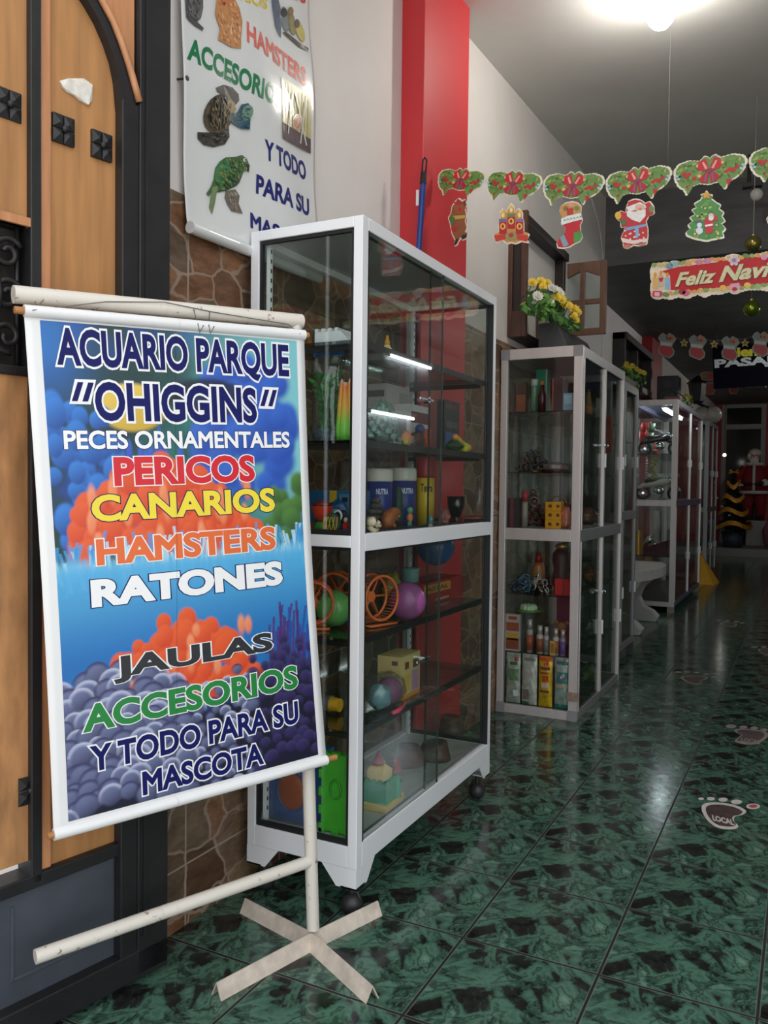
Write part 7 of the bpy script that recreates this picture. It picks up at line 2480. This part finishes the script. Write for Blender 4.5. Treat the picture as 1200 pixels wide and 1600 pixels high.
# on top of the lit cabinet
TZ = 2.09
q = onx(1040, 615, -1.35)
kt = MB().tube([Vector((-1.36, 8.52, TZ + .008)) + Vector(o_) for o_ in ((0, 0, 0), (.08, .05, .06), (.14, .12, .09), (.22, .2, .04), (.24, .24, .0))], .006, 6).box((-1.3, 8.6, TZ), (-1.16, 8.74, TZ + .035), 1)
tag(kt.build('wire_gadget', [BLACKRUB, col((120, 66, 58), .4)]), 'small red gadget with looping black wire on top of the lit cabinet', 'gadget')
sp2 = thing('black_loudspeaker', 'black loudspeaker standing on top of the lit cabinet', 'speaker', (-1.38, 9.6, TZ))
MB().box((-1.52, 9.5, TZ), (-1.30, 9.75, TZ + .36)).build('case', col((26, 26, 28), .5), sp2, bevel=.01)
MB().cyl((-1.41, 9.5, TZ + .12), (-1.41, 9.485, TZ + .12), .075, n=22).cyl((-1.41, 9.5, TZ + .27), (-1.41, 9.485, TZ + .27), .04, n=18).build('cone', col((40, 40, 42), .35), sp2)
flowers('artificial_flowers', 'small bunch of yellow artificial flowers on top of the lit cabinet', [(1072, 618, -1.2, 8, (160, 156, 40)), (1078, 621, -1.2, 8, (176, 166, 50)), (1069, 626, -1.2, 7, (150, 150, 44)), (1080, 628, -1.22, 7, (160, 150, 50))], (-1.26, 10.2, TZ), 8, TZ)
# second window box on the set-back wall and its flowers
wy0, wy1 = onx(957, 555, -1.8).y, onx(1003, 555, -1.8).y
wz0, wz1 = onx(957, 600, -1.8).z, onx(957, 519, -1.8).z
t = thing('window_box', 'second dark wooden window frame further down the left wall above yellow flowers', 'window frame', (-1.75, (wy0 + wy1) / 2, wz0))
mb = MB().box((-1.8, wy0, wz0), (-1.68, wy0 + .07, wz1)).box((-1.8, wy1 - .07, wz0), (-1.68, wy1, wz1)).box((-1.8, wy0, wz1 - .07), (-1.66, wy1, wz1)).box((-1.8, wy0, wz0), (-1.66, wy1, wz0 + .07)).box((-1.8, (wy0 + wy1) / 2 - .03, wz0), (-1.7, (wy0 + wy1) / 2 + .03, wz1))
mb.build('frame', WOODK, t, bevel=.004)
MB().box((-1.798, wy0 + .07, wz0 + .07), (-1.79, wy1 - .07, wz1 - .07)).build('dark_board', WOODK, t)
flowers('artificial_flowers', 'yellow artificial flowers on the ledge of the second window frame, above the slim cabinet', [(x, y, -1.55, 9, cc) for x, y, cc in [(977, 573, (206, 190, 60)), (983, 576, (206, 190, 60)), (988, 572, (220, 200, 70)), (994, 577, (206, 190, 60)), (1000, 581, (220, 206, 70)), (1006, 583, (206, 190, 60)), (985, 583, (170, 180, 70)), (979, 569, (196, 176, 60))]], (-1.66, 8.3, wz0), 6, wz0 + .01)
MB_ = MB().box((-1.78, 7.9, wz0 - .12), (-1.56, 8.6, wz0 + .005))
tag(MB_.build('flower_ledge', WOODK, bevel=.004), 'dark wooden ledge under the far yellow flowers', 'ledge')

# ------------------------------------------------------------------ second garland: red stockings and stars
SY = 8.8
stars = []
sp_x = [(1041, 540), (1089, 543), (1140, 545), (1188, 538), (1236, 530)]
lab_s = ['leftmost red stocking with a grey bear, in front of the far red pillar', 'second red stocking with a grey bear, left of the dark sign', 'third red stocking with a grey bear, covering the first letters of the dark sign', 'fourth red stocking with a grey bear, at the right edge over the dark sign', 'red stocking just beyond the picture edge']
for k, (x, y) in enumerate(sp_x[:4]):
    c = Card(SY)
    ol = [(x - 9, y - 18), (x - 4, y - 20), (x, y - 16), (x + 5, y - 20), (x + 12, y - 16), (x + 16, y - 10), (x + 11, y - 3), (x + 9, y + 2), (x + 13, y + 8), (x + 12, y + 15), (x + 5, y + 20), (x - 4, y + 17), (x - 12, y + 13), (x - 13, y + 5), (x - 10, y), (x - 10, y - 6), (x - 13, y - 12)]
    c.base(ol, (150, 160, 150)).lay([(x - 9, y), (x + 8, y + 2), (x + 11, y + 9), (x + 10, y + 14), (x + 4, y + 18), (x - 4, y + 15), (x - 10, y + 11), (x - 11, y + 5)], (190, 52, 66), 1)
    c.ell(x + 6, y - 12, 6, 5, (190, 116, 80), 2).ell(x - 4, y - 12, 6, 5, (140, 146, 150), 2).lay([(x - 9, y - 6), (x + 9, y - 4), (x + 8, y + 1), (x - 9, y - 1)], (206, 206, 200), 3).ell(x + 6, y - 11, 2, 1.6, (80, 50, 40), 3)
    c.done('stocking_cutout', lab_s[k], 'decoration', 'stockings of the far garland')
for k, (x, y) in enumerate([(1069, 536), (1116, 538), (1164, 536)]):
    c = Card(SY)
    st_ = [(x + (7.5 if i % 2 == 0 else 3.6) * math.sin(i * math.pi / 5), y - (7.5 if i % 2 == 0 else 3.6) * math.cos(i * math.pi / 5)) for i in range(10)]
    c.base(st_, (196, 164, 70)).ell(x, y, 2.4, 2.4, (120, 90, 40), 1)
    c.done('star_cutout', ['yellow star between the first and second far stockings', 'yellow star between the second and third far stockings', 'yellow star between the third and fourth far stockings'][k], 'decoration', 'stars of the far garland')
tag(MB().tube([ony(x, y, SY) + Vector((0, .006, 0)) for x, y in ((1022, 514), (1041, 524), (1069, 531), (1089, 527), (1116, 533), (1140, 529), (1164, 530), (1188, 522), (1240, 505))], .0025, 6).build('garland_cord', col((150, 146, 140))), 'cord of the far garland of stockings and stars', 'cord')

# dark hanging sign
pm('card_12_13_26', (12, 13, 26), .9, var=.1, spec=.1)
c = Card(9.6)
c.base([(1113, 541), (1310, 527), (1310, 596), (1115, 608)], (12, 13, 26))


def far_text(word, bl, br, tl, cc):
    vs, fs = glyphs(word, .05, 0)
    lo, hi = vs.min(0), vs.max(0)
    q = (vs - lo) / (hi - lo)
    c.mb.add([c.fn(bl[0] + (br[0] - bl[0]) * u + (tl[0] - bl[0]) * v, bl[1] + (br[1] - bl[1]) * u + (tl[1] - bl[1]) * v, .003) for u, v in q], fs, c.mat(cc))


far_text('Bienvenidos', (1136, 559), (1270, 551), (1136, 543), (232, 222, 40))
far_text('PASAJE', (1117, 579), (1226, 571), (1116, 562), (226, 232, 236))
c.done('hanging_sign', 'dark navy hanging sign with yellow and white words at the far right', 'sign')
tag(MB().tube([ony(1120, 541, 9.62), Vector((ony(1120, 541, 9.62).x, 9.62, 3.0))], .003, 6).tube([ony(1300, 529, 9.62), Vector((ony(1300, 529, 9.62).x, 9.62, 3.0))], .003, 6).build('sign_wire', IRON), 'wires holding the dark navy sign', 'wire')
# third, brownish garland below it
c3 = []
for k, (x, y) in enumerate([(1110, 589), (1146, 588), (1182, 585)]):
    c = Card(11.0)
    ol = [(x - 16, y - 6), (x - 6, y - 9), (x, y - 7), (x + 6, y - 9), (x + 17, y - 7), (x + 14, y + 4), (x + 6, y + 6), (x, y + 5), (x - 6, y + 6), (x - 14, y + 4)]
    c.base(ol, (150, 120, 90)).lay(inset(ol, .85), (110, 80, 56), 1).ell(x, y - 1, 5, 4, (150, 40, 40), 2).ell(x - 9, y - 1, 3, 2, (90, 110, 60), 2).ell(x + 9, y - 1, 3, 2, (90, 110, 60), 2)
    c.done('fir_swag', ['leftmost', 'middle', 'rightmost'][k] + ' of the dim brown swags under the dark sign', 'decoration', 'swags of the back garland')
    if k < 2:
        c = Card(11.0)
        ol = [(x - 6, y + 8), (x + 6, y + 8), (x + 8, y + 20), (x + 5, y + 28), (x - 5, y + 28), (x - 8, y + 20)]
        c.base(ol, (140, 100, 80)).lay(inset(ol, .8), (130, 50, 40), 1)
        c.done('swag_card', ['left', 'right'][k] + ' dim reddish card hanging from the back garland under the dark sign', 'decoration', 'cards of the back garland')
tag(MB().tube([ony(x, y, 11.0) + Vector((0, .006, 0)) for x, y in ((1090, 586), (1110, 586), (1146, 584), (1182, 581), (1220, 575))], .003, 6).build('garland_cord', col((110, 100, 90))), 'cord of the dim brown back garland', 'cord')
q0, q1 = ony(1173, 587, 11.3), ony(1188, 600, 11.3)
bs = thing('blue_box', 'small blue box on a pale tray hanging under the back garland', 'lamp', Vector((q0.x, 11.3, q1.z)))  # plain hung box, not a lamp; it gives no light
MB().box((q0.x, 11.25, q1.z), (q1.x, 11.35, q0.z)).build('blue_case', col((44, 84, 160), .4), bs, bevel=.01)
MB().box((q0.x - .05, 11.2, q1.z - .03), (q1.x + .06, 11.4, q1.z)).build('tray', col((176, 180, 186), .4), bs)
MB().cyl(((q0.x + q1.x) / 2, 11.3, q0.z), ((q0.x + q1.x) / 2, 11.3, 3.0), .006, n=8).build('rod', IRON, bs)

# ------------------------------------------------------------------ lamp post with white globes
LY = 13.45
P = ony(1104, 700, LY)
zg = ony(1113, 648, LY).z
t = thing('lamp_post', 'black lamp post with white globe lamps and a lantern head, behind the lit cabinet', 'lamp', (P.x, LY, 0))
MB().lathe([(.12, 0), (.1, .05), (.05, .12), (.035, .3), (.03, zg + .12), (.0, zg + .14)], (P.x, LY, 0), 14).build('post', IRON, t)
gx = ony(1114, 648, LY).x
R = 13.5 * mpp(ony(1114, 648, LY))
for gx_, gy_ in ((gx, LY), (P.x - (gx - P.x) * .9, LY + .02)):
    MB().sph((gx_, gy_, zg), R, 28, 18).build('globe', col((206, 202, 192), .25), t)
    MB().cyl((gx_, gy_, zg - R * 1.15), (gx_, gy_, zg - R * .85), R * .4, n=14).tube([(gx_, gy_, zg - R * 1.1), (P.x, LY, zg - R * 1.3)], .02, 8).build('arm', IRON, t)
lz = ony(1090, 610, LY).z
lx = ony(1090, 610, LY).x
lz = min(lz, 2.7)
mb = MB().lathe([(.06, -.18), (.1, -.14), (.14, .12), (.17, .14), (.03, .24), (0, .25)], (lx, LY, min(lz, 2.7)), 6, smooth=False).tube([(lx, LY, lz - .16), (P.x, LY, zg + .1)], .025, 8)
mb.build('lantern', IRON, t)

# ------------------------------------------------------------------ yellow wedge
P = onz(1098, 912, 0)
t = thing('yellow_floor_wedge', 'yellow pyramid standing on the floor beside the last cabinets', 'floor marker', (P.x, P.y, 0))
h_ = ony(1094, 864, P.y).z
wd = (onz(1118, 914).x - onz(1078, 914).x) / 2
mb = MB().add([(P.x - wd, P.y - .12, 0), (P.x + wd, P.y - .12, 0), (P.x + wd * 1.25, P.y + .24, 0), (P.x - wd, P.y + .24, 0), (P.x - .04, P.y + .06, h_)], [(0, 1, 4), (1, 2, 4), (2, 3, 4), (3, 0, 4), (3, 2, 1, 0)])
mb.build('pyramid', col((206, 150, 20), .45), t)
MB().sph((P.x - .04, P.y + .06, h_), .02, 10, 8).build('tip', col((206, 150, 20), .45), t)

# pink bag in the last showcase
P = ony(1103, 800, 12.0)
t = thing('pink_gift_bag', 'pink cellophane gift bag in the last showcase', 'bag', Vector((-1.42, 12.1, .985)))
MB().lathe([(.12, 0), (.15, .12), (.13, .28), (.06, .36), (.12, .44), (.1, .44), (.03, .36), (0, .3)], (-1.42, 12.1, .985), 18).build('bag', col((176, 90, 130), .3), t)
MB().tube([(-1.42 + .062 * math.cos(a), 12.1 + .062 * math.sin(a), .985 + .36) for a in np.linspace(0, 6.283, 15)[:-1]], .008, 6, closed=True).build('ribbon', col((120, 40, 80), .4), t)
t = thing('plum_cloth_roll', 'dark plum cloth roll standing under the pink gift bag', 'cloth', Vector((-1.42, 12.1, .1)))
MB().lathe([(.1, 0), (.12, .2), (.1, .5), (.0, .52)], (-1.42, 12.1, .1), 14).build('roll', col((96, 36, 66), .7), t)

# ------------------------------------------------------------------ back of the passage: red wall, glass door, platform, figure and tree
BY = 18.6
x0_, x1_ = ony(1127, 720, BY).x, ony(1190, 720, BY).x
zt_, zm_ = ony(1160, 618, BY).z, ony(1160, 667, BY).z
zt_ = min(zt_, 2.98)
dr = MB()
wv = .09
dr.box((x0_, BY - .05, 0), (x0_ + wv, BY - .0, zt_)).box((x1_ - .02, BY - .05, 0), (x1_ + wv * .8, BY, zt_)).box((x0_ + wv, BY - .05, zm_ - .05), (x1_ - .02, BY, zm_ + .05)).box((x0_ + wv, BY - .05, zt_ - .07), (x1_ - .02, BY, zt_))
o = struct(dr.build('door_1', pm('pale_door_frame', (150, 146, 144), .5)))
MB().box((x0_ + wv, BY - .03, 0), (x1_ - .02, BY - .02, zt_)).build('dark_glass', pm('dark_door_glass', (26, 26, 24), .12), o)
struct(MB().box((x1_ + wv * .8, BY - .08, 0), (1.2, BY, 3.0)).box((x0_ - .35, BY - .06, 0), (x0_, BY, 3.0)).build('trim_2', RED_D))
struct(MB().box((-1.8, 16.6, 0), (2.2, 18.55, .14)).build('trim_3', pm('grey_platform_boards', (130, 128, 124), .5, var=.2, scale=3, stretch=(.3, 6, 1))))
SYY = 17.9
bx = ony(1183, 820, SYY)
s = mpp(bx)
zb0 = .14
hb = max(.2, ony(1183, 813, SYY).z - zb0)
tag(MB().box((bx.x - 15 * s, SYY - .28, zb0), (bx.x + 30 * s, SYY + .4, zb0 + hb)).build('white_plinth', col((150, 150, 148), .6), bevel=.02), 'pale plinth the red-suited figure stands on', 'plinth')
zf = zb0 + hb
Pz = ony(1176, 800, SYY)
H = ony(1180, 700, SYY).z - zf
fx = ony(1179, 740, SYY).x
RS, FUR, SKIN = col((124, 18, 28), .8), pm('white_fur_trim', (206, 202, 196), .9, var=.1, scale=60, bump=.6), col((196, 140, 116), .6)
t = thing('bearded_figure', 'figure of a white-bearded man in a red suit with fur trim', 'figure', (fx, SYY, zf))


def hpt(x, y, z): return Vector((fx + x * H, SYY + y * H, zf + z * H))


mb = MB()
for sx in (-1, 1):
    mb.tube([hpt(sx * .08, 0, .0), hpt(sx * .085, 0, .2), hpt(sx * .07, 0, .42)], [.055 * H, .07 * H, .1 * H], 14)
mb.lathe([(.0, .34), (.13, .36), (.17, .44), (.175, .52), (.16, .62), (.13, .72), (.07, .78), (.045, .8), (0, .81)], (0, 0, 0), 22, M=Matrix.Translation(hpt(0, 0, 0)) @ Matrix.Scale(H, 4), sy=.85)
for sx, pts in ((-1, [(-.12, 0, .73), (-.2, -.02, .6), (-.21, -.08, .5), (-.17, -.15, .46)]), (1, [(.12, 0, .73), (.2, -.02, .61), (.2, -.09, .53), (.13, -.16, .52)])):
    mb.tube([hpt(*p) for p in pts], [.06 * H, .052 * H, .045 * H, .038 * H], 12)
mb.build('suit', RS, t)
mb = MB().sph(hpt(0, -.01, .88), (.065 * H, .068 * H, .08 * H), 20, 14).sph(hpt(0, -.078, .87), .014 * H, 10, 8).cyl(hpt(0, 0, .78), hpt(0, 0, .84), .04 * H, n=12)
mb.build('head', SKIN, t)
for sx in (-1, 1):
    MB().sph(hpt(sx * .024, -.07, .893), .008 * H, 8, 6).build('eye', col((30, 26, 26)), t)
mb = MB().sph(hpt(0, -.06, .82), (.06 * H, .035 * H, .07 * H), 18, 12, fn=lambda d: rocky(d, 2, .08, 7)).tube([hpt(-.04, -.072, .85), hpt(0, -.082, .86), hpt(.04, -.072, .85)], .012 * H, 8)
mb.build('beard', FUR, t)
mb = MB().sph(hpt(0, .005, .93), (.082 * H, .082 * H, .06 * H), 18, 12, fn=lambda d: rocky(d, 3, .06, 8)).sph(hpt(-.07, .0, .885), (.03 * H, .05 * H, .05 * H), 12, 8)
mb.build('fur_cap', FUR, t)
mb = MB().tube([hpt(0, -.13, .78), hpt(.0, -.148, .62), hpt(0, -.155, .48), hpt(0, -.15, .40)], .02 * H, 8)
mb.tube([hpt(.175 * math.cos(a), .15 * math.sin(a), .385) for a in np.linspace(0, 6.283, 25)[:-1]], .024 * H, 8, closed=True)
mb.tube([hpt(.10 * math.cos(a), .09 * math.sin(a), .775) for a in np.linspace(0, 6.283, 19)[:-1]], .022 * H, 8, closed=True)
mb.sph(hpt(-.175, -.14, .465), .05 * H, 12, 8).sph(hpt(.14, -.15, .52), .05 * H, 12, 8)
mb.build('fur_trim', FUR, t)
MB().tube([hpt(.178 * math.cos(a), .155 * math.sin(a), .5) for a in np.linspace(0, 6.283, 25)[:-1]], .02 * H, 8, closed=True).build('belt', col((24, 22, 22), .4), t)
for sx, c_ in ((-1, (-.15, -.19, .455)), (1, (.1, -.2, .52))):
    mb = MB().sph(hpt(*c_), (.026 * H, .03 * H, .022 * H), 12, 8)
    for k in range(4):
        a = (k - 1.5) * .016
        mb.tube([hpt(c_[0] + a, c_[1] - .015, c_[2]), hpt(c_[0] + a, c_[1] - .05, c_[2] - .008), hpt(c_[0] + a, c_[1] - .06 + abs(a) * .4, c_[2] - .025)], .0085 * H, 6)
    mb.tube([hpt(c_[0] - sx * -.02, c_[1], c_[2]), hpt(c_[0] + sx * -.035, c_[1] - .03, c_[2] + .01)], .009 * H, 6)
    mb.build('hand', col((40, 36, 36), .6), t)
for sx in (-1, 1):
    MB().sph(hpt(sx * .085, -.04, .03), (.05 * H, .09 * H, .035 * H), 14, 8).build('boot', col((26, 24, 24), .4), t)
# tree with gold ribbon
TYY = 16.98
tx = ony(1146, 780, TYY).x
zb1 = .14
ht = ony(1141, 737, TYY).z - zb1 - .02
t = thing('christmas_tree', 'dark little Christmas tree wound with gold ribbon left of the red-suited figure', 'tree', (tx, TYY, zb1))
MB().lathe([(.16, 0), (.2, .3), (.18, .3), (.0, .28)], (tx, TYY, zb1), 16).build('pot', col((48, 56, 74), .5), t)
tr_ = MB()
r_ = random.Random(12)
for k in range(700):
    u = r_.random() ** .8
    z = zb1 + .3 + (ht - .3) * u
    rad = .31 * (1 - u) + .03
    a = r_.uniform(0, 6.283)
    c0 = Vector((tx + rad * .35 * math.cos(a), TYY + rad * .35 * math.sin(a), z))
    d = Vector((math.cos(a), math.sin(a), -.25)).normalized() * rad * r_.uniform(.6, 1.05)
    e = d.cross(Vector((0, 0, 1))).normalized() * .03
    tr_.add([c0 - e * .3, c0 + d * .5 + e, c0 + d, c0 + d * .5 - e], [(0, 1, 2, 3)])
tr_.cyl((tx, TYY, zb1 + .28), (tx, TYY, zb1 + ht), .03, .01, n=8)
tr_.build('needles', col((30, 44, 30), .7), t)
for k in range(4):
    z0 = zb1 + .36 + k * (ht - .4) / 4
    R0 = .3 * (1 - (k + .2) / 4.2) + .06
    mb = MB()
    pts = [(R0 * (1 - .0 * j), a) for j, a in enumerate(np.linspace(0, 6.283, 33))]
    vs = []
    for R_, a in pts:
        dz = .05 * math.sin(3 * a + k) + .03 * a / 6.28
        vs += [(tx + R_ * math.cos(a), TYY + R_ * math.sin(a), z0 + dz), (tx + R_ * .94 * math.cos(a), TYY + R_ * .94 * math.sin(a), z0 + dz + .085)]
    mb.add(vs, [(2 * j, 2 * j + 2, 2 * j + 3, 2 * j + 1) for j in range(32)], 0, True)
    mb.build('gold_ribbon', pm('gold_ribbon', (190, 132, 34), .35, metal=.3, var=.25, scale=16), t)
mb = MB()
for sx in (-1, 1):
    mb.tube([(tx, TYY, zb1 + ht), (tx + sx * .07, TYY - .02, zb1 + ht + .05), (tx + sx * .09, TYY, zb1 + ht), (tx, TYY, zb1 + ht)], .018, 8)
mb.build('gold_bow', pm('gold_ribbon', (190, 132, 34)), t)
for k in range(4):
    a = -1.2 - k * .5
    MB().sph((tx + .3 * math.cos(a), TYY + .3 * math.sin(a), zb1 + .45 + .16 * k), .03, 12, 8).build('bauble', pm('silver_bauble', (206, 206, 206), .15, metal=.9), t)
P = ony(1132, 711, 16.4)
sl = thing('small_wall_spot', 'tiny bright lamp on a slim rod above the tree', 'lamp', P)
MB().sph(P, .03, 12, 8).build('bulb', emit_mat('spot_glow', (255, 250, 244), 12), sl)
MB().cyl(P + Vector((0, 0, .02)), Vector((P.x, P.y, 3.0)), .006, n=6).build('rod', IRON, sl)
P = ony(1192, 797, 16.75)
tag(MB().sph((P.x + .16, 16.8, .14 + .28), (.16, .14, .28), 18, 12, fn=lambda d: rocky(d, 3, .08, 5)).build('pink_sack', col((126, 76, 88), .7)), 'dusty pink sack at the feet of the red-suited figure', 'sack')
